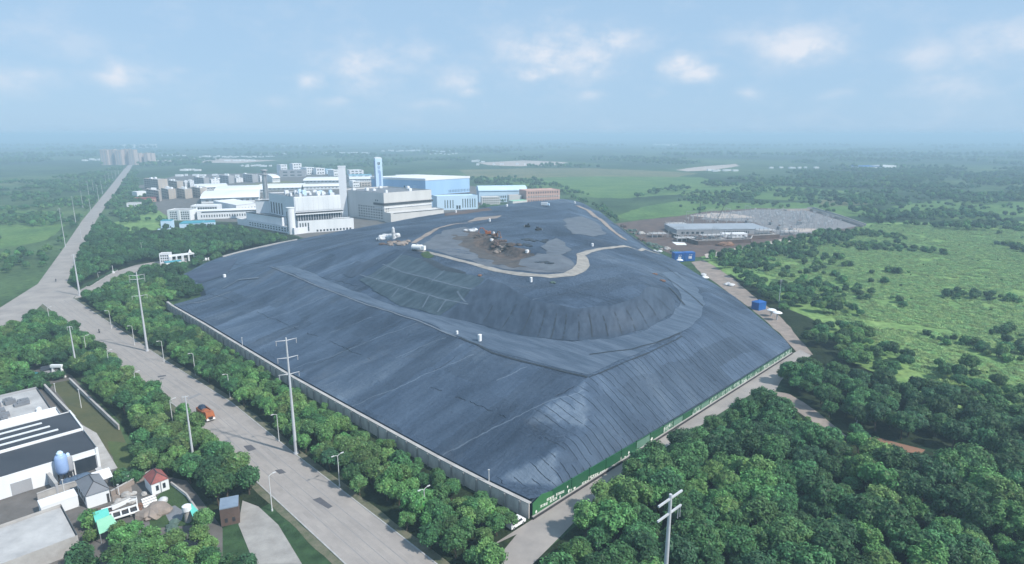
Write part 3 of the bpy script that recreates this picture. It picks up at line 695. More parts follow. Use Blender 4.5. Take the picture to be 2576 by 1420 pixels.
EXC.append((gp([(1960, 1000), (2000, 1000), (2070, 1050), (2135, 1098), (2135, 1165), (2050, 1120), (1960, 1060), (1925, 1025)]), .3)); EXC.append((gp([(2175, 1095), (2250, 1112), (2335, 1135), (2330, 1200), (2250, 1180), (2185, 1165)]), .3)); LOWV = len(EXC)
TRK = gp([(1945, 985), (1985, 990), (2060, 1040), (2110, 1082), (2130, 1098), (2095, 1098), (2040, 1060), (1975, 1015)])
sheet('dirt_track', wobble(TRK, .6), .055, M('path'), exc=.5)
sheet('red_soil_patch', wobble(gp([(2180, 1100), (2215, 1102), (2250, 1112), (2290, 1122), (2330, 1133), (2320, 1142), (2270, 1138), (2230, 1132), (2195, 1120)]), .6), .055, M('red_soil'), exc=.8)
sheet('pale_soil_patch', wobble(gp([(2400, 1150), (2440, 1160), (2450, 1185), (2410, 1180)]), .6), .055, M('pale_soil'), exc=.8)
# kerb of the main road, right side and left side
def kerb(name, pts, side):
    a, b = ribbon(pts, .3, side); mbk = MB(); v = []
    for p, q in zip(a, b): v += [(p[0], p[1], 0), (p[0], p[1], .15), (q[0], q[1], .15), (q[0], q[1], 0)]
    f = []
    for i in range(len(a) - 1):
        o = i * 4; f += [(o, o + 4, o + 5, o + 1), (o + 1, o + 5, o + 6, o + 2), (o + 2, o + 6, o + 7, o + 3)]
    mbk.add(v, f); o = mbk.build(name, M('kerb')); o['kind'] = 'structure'
kerb('road_kerb', RE, -1 if le_[2][0] < re_[2][0] and (ribbon(RE, 1, 1)[1][2][0] < RE[2][0]) else 1)
def verge(pts, side, wd, off):
    a, b = ribbon(pts, off, side); c, d = ribbon(pts, off + wd, side)
    sheet('verge', wobble([tuple(p) for p in b] + [tuple(p) for p in d[::-1]], .5, 3), .040, M('verge'), exc=-1)
verge(RE, -1 if re_ is not None and (ribbon(RE, 1, 1)[1][2][0] < RE[2][0]) else 1, 1.9, .2); verge(le_, 1 if (ribbon(le_, 1, 1)[1][2][0] < le_[2][0]) else -1, 1.9, .2)
def offs(k): return [Vector(a).lerp(Vector(b), k) for a, b in zip(re_, le_)]
kerb('road_kerb', le_, 1)
def rstrip(name, k, wd, z, m):
    c = offs(k); a, b = ribbon(c, wd, 1); sheet(name, a + b[::-1], z, m, exc=-1)
for k_, wd_ in ((.14, 1.1), (.25, .9), (.40, 1.0), (.60, 1.0), (.70, .9), (.86, 1.2)): rstrip('road_wear', k_, wd_, .0635, M('road_wear'))
rstrip('road_marking', .30, .18, .067, M('road_seam')); rstrip('road_marking', .505, .16, .067, M('road_seam')); rstrip('road_marking', .74, .16, .067, M('road_seam'))
for q in ([(612, 1123), (632, 1120), (645, 1131), (625, 1137)], [(691, 1184), (708, 1181), (720, 1190), (703, 1194)], [(786, 1258), (805, 1252), (837, 1275), (826, 1281)], [(396, 947), (417, 944), (418, 947), (398, 951)], [(402, 953), (412, 952), (412, 954), (403, 956)],
          [(560, 1110), (578, 1106), (583, 1112), (566, 1116)], [(470, 1003), (500, 990), (508, 992), (478, 1006)]):
    sheet('road_patch', gp(q), .068, M('road_patch') if q[0][0] not in (560, 470) else M('road_seam'), exc=-1)

# ------------------------------------------------------------------ fields and yards
def fld(name, uv, z, m, amp=8, exc=-1, step=14): return sheet(name, wobble(gp(uv), amp, step, len(name)), z, M(m), exc=exc)
fld('scrub_field', [(1760, 640), (1900, 618), (2050, 590), (2200, 560), (2400, 560), (2700, 556), (2800, 620), (2800, 1100), (2500, 1060), (2300, 1010), (2150, 940), (2020, 840), (1900, 740), (1810, 690)], .020, 'scrub', 3)
fld('meadow', [(1545, 545), (1620, 520), (1720, 505), (1900, 512), (2000, 510), (2180, 520), (2190, 545), (2080, 545), (1900, 525), (1740, 540), (1590, 555)], .022, 'meadow', 6)
fld('meadow', [(1180, 446), (1500, 440), (1760, 446), (1860, 470), (1700, 490), (1560, 500), (1460, 495), (1400, 480)], .024, 'meadow', 10)
fld('meadow', [(1700, 470), (1860, 462), (2000, 470), (2180, 486), (2170, 500), (2000, 505), (1850, 500), (1720, 498)], .027, 'meadow', 10)
fld('meadow', [(2250, 520), (2400, 500), (2600, 510), (2650, 545), (2450, 555), (2280, 545)], .027, 'meadow', 10)
fld('tan_field', [(1150, 428), (1300, 424), (1480, 424), (1600, 428), (1760, 436), (1700, 446), (1500, 444), (1330, 448), (1180, 446)], .028, 'tan_field', 10)
fld('meadow', [(2060, 500), (2180, 498), (2190, 515), (2060, 522)], .026, 'tan_field', 4)
fld('meadow', [(-200, 520), (88, 530), (150, 532), (165, 560), (140, 590), (100, 610), (-200, 660)], .02, 'meadow', 5)
fld('meadow', [(320, 548), (400, 530), (420, 545), (418, 575), (350, 585), (280, 578), (290, 560)], .021, 'scrub', 4)
fld('sandy_field', [(1200, 410), (1320, 404), (1430, 409), (1400, 416), (1300, 419), (1230, 416)], .05, 'pale_soil', 6)
fld('sandy_field', [(1700, 428), (1760, 420), (1850, 413), (1860, 418), (1790, 429), (1730, 432)], .05, 'pale_soil', 6)
fld('sandy_field', [(380, 405), (480, 398), (580, 400), (700, 404), (600, 411), (480, 409)], .05, 'pale_soil', 8)
fld('industrial_yard', [(340, 470), (450, 440), (700, 435), (940, 440), (1200, 470), (1250, 505), (1100, 560), (760, 600), (640, 560), (480, 556), (400, 540), (390, 500)], .018, 'yard', 4, exc=.5)
fld('industrial_yard', [(560, 470), (720, 455), (820, 470), (700, 480)], .026, 'tan_field', 4)
fld('substation_yard', [(1548, 563), (1620, 553), (1700, 545), (1780, 532), (1910, 524), (2040, 528), (2110, 548), (2176, 570), (2140, 580), (2060, 592), (1980, 603), (1900, 618), (1820, 632), (1755, 648), (1690, 640), (1640, 620), (1590, 588)], .032, 'dark_soil', 1.5, exc=2, step=8)
fld('gravel_pad', [(1760, 552), (1800, 537), (1910, 527), (2032, 531), (2160, 569), (2060, 586), (1965, 594), (1940, 580), (1900, 560)], .038, 'gravel', 1, exc=-1, step=8)
fld('concrete_slab', [(1735, 543), (1800, 536), (1860, 540), (1900, 548), (1800, 550)], .044, 'pale_soil', .5, exc=-1, step=8)
fld('concrete_slab', [(1972, 574), (2052, 576), (2050, 583), (1972, 585)], .044, 'pale_soil', .5, exc=-1, step=8)
fld('concrete_slab', [(1690, 609), (1722, 611), (1728, 617), (1702, 617)], .044, 'white_wall', .2, exc=-1, step=8)
fld('pale_soil_patch', [(1772, 640), (1850, 625), (1920, 612), (1960, 603), (2010, 598), (2000, 606), (1910, 622), (1830, 640), (1776, 650)], .046, 'pale_soil', .8, exc=.5, step=8)
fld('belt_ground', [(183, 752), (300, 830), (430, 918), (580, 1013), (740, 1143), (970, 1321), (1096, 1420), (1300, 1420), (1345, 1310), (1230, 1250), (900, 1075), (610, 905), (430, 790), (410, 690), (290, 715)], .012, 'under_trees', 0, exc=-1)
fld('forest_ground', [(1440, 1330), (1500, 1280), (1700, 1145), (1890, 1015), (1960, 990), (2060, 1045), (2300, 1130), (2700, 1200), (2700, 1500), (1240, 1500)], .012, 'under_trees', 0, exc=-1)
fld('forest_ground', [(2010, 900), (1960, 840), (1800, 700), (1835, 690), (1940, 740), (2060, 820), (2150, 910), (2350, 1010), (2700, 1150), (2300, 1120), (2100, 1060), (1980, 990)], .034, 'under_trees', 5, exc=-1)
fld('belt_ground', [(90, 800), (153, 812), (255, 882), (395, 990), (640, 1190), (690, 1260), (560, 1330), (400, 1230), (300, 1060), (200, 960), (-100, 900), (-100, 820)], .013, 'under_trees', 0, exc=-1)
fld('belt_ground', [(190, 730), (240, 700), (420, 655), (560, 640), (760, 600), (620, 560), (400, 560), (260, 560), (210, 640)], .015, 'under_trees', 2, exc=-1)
sheet('yard', gp([(-300, 960), (85, 900), (180, 945), (300, 1070), (330, 1180), (470, 1210), (560, 1330), (560, 1500), (-300, 1500)]), .020, M('yard'), exc=-1)
sheet('grass_strip', wobble(gp([(128, 966), (180, 955), (300, 1075), (318, 1120), (330, 1190), (250, 1120), (190, 1050)]), .4, 4), .030, M('dry_grass'), exc=1)
sheet('grass_strip', wobble(gp([(270, 1110), (318, 1115), (330, 1160), (320, 1195), (295, 1185)]), .4, 4), .034, M('moss'), exc=1)
sheet('lawn', wobble(gp([(400, 1245), (430, 1215), (475, 1250), (500, 1320), (380, 1330), (370, 1270)]), .4, 4), .036, M('lawn'), exc=1.5)
sheet('concrete_apron', gp([(190, 1060), (243, 1090), (296, 1178), (268, 1186), (250, 1178)]), .038, M('concrete'), exc=.5)
sheet('concrete_pad', gp([(410, 1283), (440, 1272), (464, 1288), (456, 1312), (425, 1312)]), .044, M('grey_roof'), exc=.5)
sheet('brown_soil_patch', gp([(215, 1284), (280, 1272), (290, 1295), (235, 1312)]), .044, M('dark_soil'), exc=.5)
sheet('brown_soil_patch', gp([(280, 1240), (330, 1222), (335, 1250), (285, 1266)]), .044, M('path'), exc=.5)
sheet('verge_path', gp([(610, 1260), (650, 1275), (700, 1321), (760, 1420), (640, 1420), (600, 1321)]), .050, M('verge_concrete'), exc=.8)

# ------------------------------------------------------------------ perimeter wall (left) and hoarding (right front)
def wall_run(root, name, pts, h, th, m, z0=0.0, seg=None):
    mb = MB()
    for a, b in zip(pts[:-1], pts[1:]):
        d = (b - a); d.z = 0; n_ = Vector((-d.y, d.x, 0)).normalized() * th
        mb.frame(Vector((a.x, a.y, z0)) - n_ / 2, d, n_, (0, 0, h))
    return mb.build(name, m, root)
wb = [G(u, v, 4.0) for u, v in [(424, 758), (437, 768), (520, 815), (610, 869), (735, 943), (900, 1034), (1100, 1143), (1230, 1210), (1338, 1262)]]
for p in wb: p.z = 0
nl = Vector((eF.x, eF.y, 0))
wb = [p - nl * .9 for p in wb]
pw = thing('perimeter_wall', 'long pale grey concrete wall with pillars along the left foot of the landfill', 'wall', (wb[4].x, wb[4].y, 0))
wall_run(pw, 'wall_face', wb, 3.7, .30, M('wall_panel'))
wall_run(pw, 'wall_coping', [p + nl * .30 for p in wb], .22, 1.0, M('concrete'), 3.72)
tot = 0; L_ = [(b - a).length for a, b in zip(wb[:-1], wb[1:])]; T_ = sum(L_); k = 0; s_ = 2.0
while s_ < T_:
    acc_ = 0
    for a, b, l in zip(wb[:-1], wb[1:], L_):
        if acc_ + l >= s_: p = a.lerp(b, (s_ - acc_) / l); dd = (b - a).normalized(); break
        acc_ += l
    mb = MB(); mb.box((p.x - nl.x * .22, p.y - nl.y * .22, 1.84), (.45, .42, 3.66), math.atan2(dd.y, dd.x)); mb.build('pillar', M('concrete'), pw); s_ += 4.6
# hoarding along the front
hb0 = G(1339, 1302, .3); hb1 = G(1990, 889, .3); hb0.z = hb1.z = 0
hd = (hb1 - hb0); LH = hd.length; hd.normalize(); hn = Vector((hd.y, -hd.x, 0))
ho_ = thing('hoarding', 'long green hoarding with white slogans along the front foot of the landfill', 'fence', (hb0.x, hb0.y, 0))
def HP(s, z, o=0.0): return hb0 + hd * s + hn * o + Vector((0, 0, z))
ACC = [tuple(HP(q, 0, .30)) for q in (-14, 0, 40, 80, 120, LH - 1)] + [tuple(p) for p in gp([(2012, 880), (2040, 895), (1985, 935), (1965, 958), (1950, 985), (1890, 992), (1800, 1048), (1700, 1110), (1600, 1172), (1520, 1230), (1480, 1276), (1420, 1340), (1330, 1430), (1230, 1430), (1300, 1345)])]
sheet('side_road', ACC, .06, M('road'), exc=.1)
def hh(s): return 4.3 - 1.9 * min(1, s / 75.0) + .0 * s
mural, mnt, mb_ = newmat('mural'); _M['mural'] = mural
tcn = N(mnt, 'ShaderNodeTexCoord'); vor = N(mnt, 'ShaderNodeTexNoise'); vor.inputs['Scale'].default_value = .9; vor.inputs['Detail'].default_value = 6; vor.inputs['Roughness'].default_value = .75; lk(mnt, tcn.outputs['Object'], vor.inputs['Vector'])
rpn = N(mnt, 'ShaderNodeValToRGB'); e = rpn.color_ramp.elements; e.new(.5); e.new(.6)
for i_, (p, c) in enumerate([(.38, (.02, .08, .045)), (.47, (.07, .17, .11)), (.54, (.26, .36, .30)), (.62, (.60, .64, .60))]): e[i_].position = p; e[i_].color = (*c, 1)
lk(mnt, vor.outputs['Fac'], rpn.inputs[0]); lk(mnt, rpn.outputs[0], mb_.inputs['Base Color']); mb_.inputs['Roughness'].default_value = .6
mat('pale_green', (.13, .25, .19), (.10, .20, .15), .4, .5)
s_ = 0.0; i_ = 0
while s_ < LH - .5:
    w_ = 5.6 if s_ > 55 else 7.0
    s2 = min(LH, s_ + w_ - .06); mb = MB(); z0, z1 = hh(s_), hh(s2)
    if i_ == 0: prof = [(0, 0), (s2, 0), (s2, z1 - .1), (s2 * .45, z0 + .55), (0, z0 - .5)]
    else: prof = [(s_, .35), (s2, .35), (s2, z1), (s_, z0)]
    v = [HP(s, z, .10) for s, z in prof] + [HP(s, z, 0) for s, z in prof]; n = len(prof)
    mb.add(v, [tuple(range(n)), tuple(range(2 * n - 1, n - 1, -1))] + [(i, n + i, n + (i + 1) % n, (i + 1) % n) for i in range(n)])
    m_ = 'hoarding_light' if i_ == 0 else 'hoarding' if s_ < 42 else ('pale_green', 'hoarding', 'mural')[i_ % 3] if s_ < 82 else 'mural'
    mb.build('panel', M(m_), ho_)
    if i_ > 0:
        mb = MB(); mb.frame(HP(s2 - .02, .35, -.05), hd * .12, hn * .28, (0, 0, z1 + .1)); mb.build('post', M('hoarding'), ho_)
    s_ += w_; i_ += 1
mb = MB(); K = 24
for i in range(K):
    sa, sb = 7 + (LH - 7) * i / K, 7 + (LH - 7) * (i + 1) / K
    a, b = HP(sa, hh(sa), -.06), HP(sb, hh(sb), -.06); mb.frame(a, b - a, hn * .24, (0, 0, .16))
mb.build('top_rail', M('hoarding'), ho_)
mb = MB(); mb.frame(HP(-.3, .0, .12), hd * (LH + .3), hn * .5, (0, 0, .62)); mb.build('footing', M('dark_trim'), ho_)
mb = MB(); mb.frame(HP(-.3, .62, .12), hd * (LH + .3), hn * .34, (0, 0, .16)); mb.build('footing_cap', M('concrete'), ho_)
def HS(U, V):
    """point of the hoarding's face seen at a place of the photograph -> (along, height)"""
    d = Vector(ray(U, V)); o = Vector((0, 0, CH)); t = (hb0 - o).dot(hn) / d.dot(hn); q = o + d * t
    return (q - hb0).dot(hd), q.z
def strip(U0, V0, U1, V1, seed, n=None):
    """a row of worn white characters, each a handful of strokes; too small in the photograph to read"""
    rr = random.Random(seed); (sa, za), (sb, zb) = HS(U0, V0), HS(U1, V1); h = .62
    n = max(2, int((sb - sa) / .78)); mb = MB()
    for k in range(n):
        s0 = sa + (sb - sa) * k / n; zc = za + (zb - za) * k / n - h / 2; wd = (sb - sa) / n * .84
        for (x, z, ww, hh_) in [(0, h - .12, wd, .11), (0, .02, wd, .11), (rr.choice((0, .3, .6)) * wd, 0, .12, h), (rr.choice((.15, .5, .8)) * wd, .05, .11, h * .8), (.1 * wd, h * .45, wd * rr.uniform(.5, .9), .11)]:
            mb.frame(HP(s0 + x, zc + z, .10 + .004 * (1 + rr.randrange(5))), hd * ww, hn * .02, (0, 0, hh_))
    mb.build('lettering', M('lettering'), ho_)
R4 = lambda x, y: (1313.6 + .16 * x, 1100.5 + .16 * y)
for k, (x0, y0, x1, y1) in enumerate([(380, 985, 505, 925), (525, 905, 662, 845), (280, 1090, 405, 1030), (430, 1010, 552, 945), (1035, 640, 1195, 570), (1215, 565, 1385, 478), (935, 730, 1050, 680), (1075, 660, 1185, 615), (1215, 595, 1335, 545), (1358, 530, 1475, 470)]):
    strip(*R4(x0, y0), *R4(x1, y1), 40 + k)
# white painted figures at the foot of the hoarding
def fig(x, y, w_, h_, seed):
    s, z = HS(*R4(x, y)); mb = MB(); rr = random.Random(seed); pts = []
    for i in range(10):
        a = 2 * math.pi * i / 10; k = rr.uniform(.65, 1.1); pts.append((s + math.cos(a) * w_ / 2 * k, max(.8, z) + h_ / 2 + math.sin(a) * h_ / 2 * k))
    v = [HP(a, b, .135) for a, b in pts] + [HP(a, b, .102) for a, b in pts]; n = len(pts)
    mb.add(v, [tuple(range(n)), tuple(range(2 * n - 1, n - 1, -1))] + [(i, n + i, n + (i + 1) % n, (i + 1) % n) for i in range(n)]); mb.build('painted_figure', M('lettering'), ho_)
for k, (x, y, a, b) in enumerate([(213, 1262, .6, .9), (725, 955, .7, 1.0), (765, 930, .6, .8), (815, 905, 1.2, .6), (1545, 480, .6, 1.0), (1665, 380, .7, 1.1), (2020, 190, 1.2, 1.0), (708, 800, .5, .8), (588, 1015, .4, .9), (1605, 455, .7, .4)]):
    fig(x, y, a, b, k)
# ------------------------------------------------------------------ buildings
def H2(p): return Vector((p[0], p[1], 0))
class B:
    """a building: footprint from the ground points of its two visible sides"""
    def __init__(s, name, label, cat, PL, PC, PR, h, wall, roof, group=None, parapet=.7, depth=None, roofh=.35, exc=2.0):
        s.PL, s.PC, s.PR = H2(PL), H2(PC), H2(PR); s.PB = s.PL + s.PR - s.PC; s.h = h
        s.root = thing(name, label, cat, tuple(s.PC), 0, group)
        mb = MB(); mb.prism([s.PC, s.PR, s.PB, s.PL], 0, h, 0, False); mb.build('wall', M(wall), s.root)
        c = (s.PC + s.PB) / 2; inset = lambda p, k: c + (p - c) * k
        mb = MB()
        if parapet: mb.prism([inset(p, .985) for p in (s.PC, s.PR, s.PB, s.PL)], h - parapet - .3, h - parapet)
        else: mb.prism([inset(p, 1.012) for p in (s.PC, s.PR, s.PB, s.PL)], h + .003, h + roofh)
        mb.build('roof', M(roof), s.root)
        EXC.append(([s.PC, s.PR, s.PB, s.PL], exc))
    def face(s, which): return (s.PC, s.PR) if which == 'R' else (s.PL, s.PC) if which == 'L' else which
    def panel(s, name, face, t0, t1, z0, z1, m, proud=.06, parent=None):
        a, b = s.face(face); d = b - a; n_ = Vector((d.y, -d.x, 0)).normalized(); mb = MB()
        mb.frame(a + d * t0 + n_ * -.05 + Vector((0, 0, z0)), d * (t1 - t0), n_ * (proud + .05), (0, 0, z1 - z0)); return mb.build(name, M(m), parent or s.root)
    def row(s, face, t0, t1, z0, z1, n, fill=.6, m='glass', name='window', proud=.06):
        for k in range(n):
            a = t0 + (t1 - t0) * (k + .5 - fill / 2) / n; s.panel(name, face, a, a + (t1 - t0) * fill / n, z0, z1, m, proud)
    def grid(s, face, t0, t1, z0, z1, nx, nz, fx=.55, fz=.5, m='glass'):
        for j in range(nz):
            za = z0 + (z1 - z0) * (j + .5 - fz / 2) / nz; s.row(face, t0, t1, za, za + (z1 - z0) * fz / nz, nx, fx, m)
    def units(s, n, seed, m='cool_wall', sz=(2, 4), hz=(1, 3)):
        rr = random.Random(seed); u, v = s.PR - s.PC, s.PL - s.PC
        for k in range(n):
            p = s.PC + u * rr.uniform(.06, .94) + v * rr.uniform(.06, .9); mb = MB(); hh_ = rr.uniform(*hz); a, b = rr.uniform(*sz), rr.uniform(*sz)
            mb.box((p.x, p.y, s.h - .6 + hh_ / 2), (a, b, hh_ + .1), math.atan2(u.y, u.x)); mb.box((p.x, p.y, s.h - .5 + hh_), (a * .5, b * .5, .5), math.atan2(u.y, u.x)); mb.build('roof_unit', M(m), s.root)
    def vault(s, rise, m, n=10):
        u, v = s.PR - s.PC, s.PL - s.PC; mb = MB(); vs = []; fs = []
        for k in range(n + 1):
            a = math.pi * k / n; t = .5 - .53 * math.cos(a); z = s.h + .02 + rise * math.sin(a)
            for q in (-.012, 1.012): p = s.PC + u * q + v * t; vs.append((p.x, p.y, z))
        for k in range(n): fs.append((2 * k, 2 * k + 1, 2 * k + 3, 2 * k + 2))
        fs += [tuple(range(0, 2 * n + 2, 2)), tuple(range(2 * n + 1, 0, -2))]
        mb.add(vs, fs); mb.build('vaulted_roof', M(m), s.root, None, False)
def corner(name, label, cat, Uc, Vb, Vt, Ul, dl, Ur, dr, wall, roof, group=None, **kw):
    PC = G(Uc, Vb); yl, yr = PC.y + dl, PC.y + dr
    return B(name, label, cat, (XU(Ul, yl, 0), yl), PC, (XU(Ur, yr, 0), yr), HZ(PC.y, Vt), wall, roof, group, **kw)
def front(name, label, cat, U0, U1, Vb, Vb2, Vt, dep, wall, roof, group=None, **kw):
    a, b = G(U0, Vb), G(U1, Vb2); d = b - a; n_ = Vector((-d.y, d.x, 0)).normalized() * dep
    return B(name, label, cat, a + n_, a, b, max(2.5, HZ(a.y, Vt)), wall, roof, group, **kw)

# --- the waste-to-energy plant behind the mound
b = corner('plant_building', 'white power plant block with dark tall windows and a glazed band over a low base', 'power plant', 746, 585, 496, 683, 42, 861, 22, 'cool_wall', 'grey_roof')
b1 = b
b.row('L', .02, .56, 13, 23.5, 5, .45)
b.panel('white_panel', 'R', .02, .995, 18.8, b.h - .6, 'white_wall', .35)
b.row('R', .02, .995, 18.8, b.h - 1.0, 9, .015, 'grey_wall', 'panel_joint', .40)
b.panel('canopy', 'R', .01, 1.02, 16.6, 17.6, 'dark_trim', 3.2); b.panel('canopy_edge', 'R', -.005, 1.025, 15.6, 16.5, 'white_wall', 3.6)
b.panel('glazed_band', 'R', .02, 1.0, 9.6, 15.4, 'glass', 1.5); b.row('R', .02, 1.0, 9.8, 15.4, 18, .16, 'cool_wall', 'mullion', 1.62)
b.units(22, 5, 'cool_wall', (1.5, 4), (1.2, 3.4)); b.units(8, 9, 'steel', (2, 5), (1, 2)); b.units(6, 12, 'sky_wall', (2.5, 4), (2.5, 5))
a = corner('plant_annex', 'low white plant annex with dark slit windows at the foot of the glazed block', 'building', 752, 588, 557, 744, 8, 891, 22, 'white_wall', 'grey_roof')
a.row('R', .01, .20, 1.6, 9.0, 4, .45); a.row('R', .30, .96, .6, 2.4, 11, .55)
b = front('plant_side_block', 'plain white block at the left end of the power plant', 'building', 648, 682, 568, 568, 505, 16, 'cool_wall', 'grey_roof')
b.panel('parapet_trim', 'R', -.02, 1.02, b.h - .3, b.h + .25, 'dark_trim', .3); b.grid('R', .1, .9, 3, 12, 4, 2)
b = front('plant_office_wing', 'long low white office wing with two rows of windows in front of the power plant', 'building', 598, 741, 565, 591, 550, 13, 'cool_wall', 'concrete_roof')
b.grid('R', .22, .97, 1.0, b.h - .9, 16, 2, .5, .55)
c = front('plant_office_wing', 'grey roofed upper storey behind the long low office wing', 'building', 622, 712, 567, 583, 534, 14, 'cool_wall', 'grey_roof'); c.panel('parapet_trim', 'R', 0, 1, c.h - .3, c.h + .25, 'dark_trim', .3)
p = G(735, 589); h = HZ(p.y, 524); t = thing('stair_tower', 'round white stair tower at the front corner of the power plant', 'tower', tuple(p))
mb = MB(); mb.lathe((p.x, p.y, 0), [(3.4, 0), (3.4, h), (3.7, h + .02), (3.7, h + .6), (.2, h + .9)], 20); mb.build('shaft', M('cool_wall'), t, None, False)
mb = MB(); mb.box((p.x - 2.3, p.y - 2.6, h * .5), (.9, .5, h * .75), R(40)); mb.build('window', M('glass'), t)
b = corner('plant_hall', 'large beige plant hall with a black band round it, right of the glazed block', 'power plant', 968, 557, 486, 861, 46, 1087, 40, 'beige_wall', 'grey_roof', parapet=1.2)
zb = HZ(b.PC.y, 517)
b.panel('black_band', 'R', -.01, 1.02, zb - .3, zb + 1.9, 'dark_trim', .9); b.panel('black_band', 'L', .78, 1.005, zb - .3, zb + 1.9, 'dark_trim', .9)
b.panel('ledge', 'R', -.005, 1.0, zb - 3.2, zb - 2.6, 'cool_wall', .7); b.panel('ledge', 'L', .8, 1.0, zb - 3.2, zb - 2.6, 'cool_wall', .7)
b.grid('L', .40, .97, 1.2, 14.5, 10, 5, .5, .5); b.grid('R', .02, .10, 1.2, 14, 2, 4, .5, .5); b.row('L', .8, .88, 19.5, 21, 2, .5)
b.units(7, 3, 'cool_wall')
b2 = b
b = front('plant_annex', 'low flat beige annex at the foot of the beige plant hall', 'building', 984, 1117, 562, 549, 537, 14, 'beige_wall', 'beige_wall'); b.panel('ledge', 'R', .05, 1, b.h - .5, b.h - .1, 'dark_trim', .35)
mb = MB()
b = corner('plant_hall', 'pale blue plant hall with a light roof, rearmost of the plant halls', 'power plant', 1072, 522, 455, 937, 34, 1182, 46, 'blue_wall', 'white_roof', parapet=0, roofh=2.4)
b.row('L', .60, .72, 19, 25, 3, .45); b.grid('L', .77, .84, 21.5, 26, 3, 2, .6, .55, 'sky_wall'); b.panel('sign_panel', 'L', .25, .36, 19.5, 23.5, 'tank_blue', .08)
b.panel('ledge', 'R', -.01, 1.06, 13.4, 14.2, 'grey_roof', 2.2); b.row('R', .50, 1.0, 15.5, 18.8, 14, .32); b.row('L', .02, .98, 4, 8, 9, .4)
c = corner('plant_annex', 'pale blue annex with a row of dark slit windows, right of the pale blue hall', 'building', 1100, 530, 494, 1088, 14, 1202, 14, 'sky_wall', 'sky_wall'); c.row('R', .16, .42, 2.2, 11.5, 4, .32); c.row('R', .60, .96, 2.2, 12.5, 6, .35); c.row('R', .46, .58, 1.0, 5.0, 2, .7)
# chimneys
def chimney_round(U, Vt, y, r, label):
    h = HZ(y, Vt); p = Vector((XU(U, y, 0), y, 0)); t = thing('chimney', label, 'chimney', tuple(p)); mb = MB()
    mb.lathe((p.x, p.y, 0), [(r * 1.25, 0), (r * 1.05, h * .35), (r * .92, h - .5), (r * .92, h)], 20); mb.build('shaft', M('steel'), t, None, True)
    for z in (h - 1.2, h - 5.2): mb = MB(); mb.lathe((p.x, p.y, z), [(r * 1.45, 0), (r * 1.45, .9), (r * 1.38, 1.0)], 20); mb.build('platform', M('grey_wall'), t)
    mb = MB(); mb.box((p.x + r * 1.0, p.y - r * .6, h * .5), (.5, .4, h * .96)); mb.build('ladder', M('grey_wall'), t); EXC.append(([(p.x - 3, p.y - 3), (p.x + 3, p.y - 3), (p.x + 3, p.y + 3), (p.x - 3, p.y + 3)], 1))
chimney_round(675, 427, 625, 2.4, 'round grey chimney with platforms near its top, left of the power plant')
y = 665; h = HZ(y, 420); p = Vector((XU(867, y, 0), y, 0)); t = thing('chimney', 'square pale grey chimney tower between the white block and the beige hall', 'chimney', tuple(p))
mb = MB(); mb.box((p.x, p.y, h / 2), (7.6, 7.6, h), R(14)); mb.build('shaft', M('cool_wall'), t)
for k in range(3):
    mb = MB(); mb.box((p.x - .6, p.y - 3.8, h - 3.5 - k * 3.2), (3.6, .3, 1.3), R(14)); mb.build('louvre', M('grey_wall'), t)
mb = MB(); mb.box((p.x, p.y, h + .4), (8.1, 8.1, .8), R(14)); mb.build('cap', M('white_wall'), t)
y = 770; h = HZ(y, 399); p = Vector((XU(956, y, 0), y, 0)); t = thing('chimney', 'tall white chimney tower with blue stripe and blue lettering behind the pale blue hall', 'chimney', tuple(p)); rz_ = R(25)
mb = MB(); mb.box((p.x, p.y, h / 2), (8.4, 7.5, h), rz_); mb.build('shaft', M('sky_wall'), t)
mb = MB(); cx_, sx_ = math.cos(rz_), math.sin(rz_)
def loc_(u, v, z): return (p.x + u * cx_ - v * sx_, p.y + u * sx_ + v * cx_, z)
vs = []; K = 8
for k in range(K + 1):
    a = math.pi * k / K
    for v in (-3.75, 3.75): vs.append(loc_(-4.2 * math.cos(a), v, h + .01 + 1.6 * math.sin(a)))
mb.add(vs, [(2 * k, 2 * k + 1, 2 * k + 3, 2 * k + 2) for k in range(K)] + [tuple(range(0, 2 * K + 2, 2)), tuple(range(2 * K + 1, 0, -2))]); mb.build('cap', M('white_wall'), t)
mb = MB(); mb.box(loc_(.9, -3.8, h * .5), (2.4, .3, h * .46), rz_); mb.build('stripe', M('tank_blue'), t)
for k in range(3):
    mb = MB(); rr = random.Random(k); z = h - 6 - k * 4.6
    for (du, dz, a_, b_) in [(0, 1.2, 3, .5), (0, -.2, 3.2, .5), (0, -1.5, 2.4, .5), (-.9, 0, .5, 3), (.8, -.2, .5, 2.6)]: mb.box(loc_(du, -3.85, z + dz), (a_, .25, b_), rz_)
    mb.build('lettering', M('tank_blue' if k else 'dark_trim'), t)
mb = MB(); mb.box(loc_(-4.25, 0, h * .5), (.3, 5.5, h * .9), rz_); mb.build('side_panel', M('tank_blue'), t)
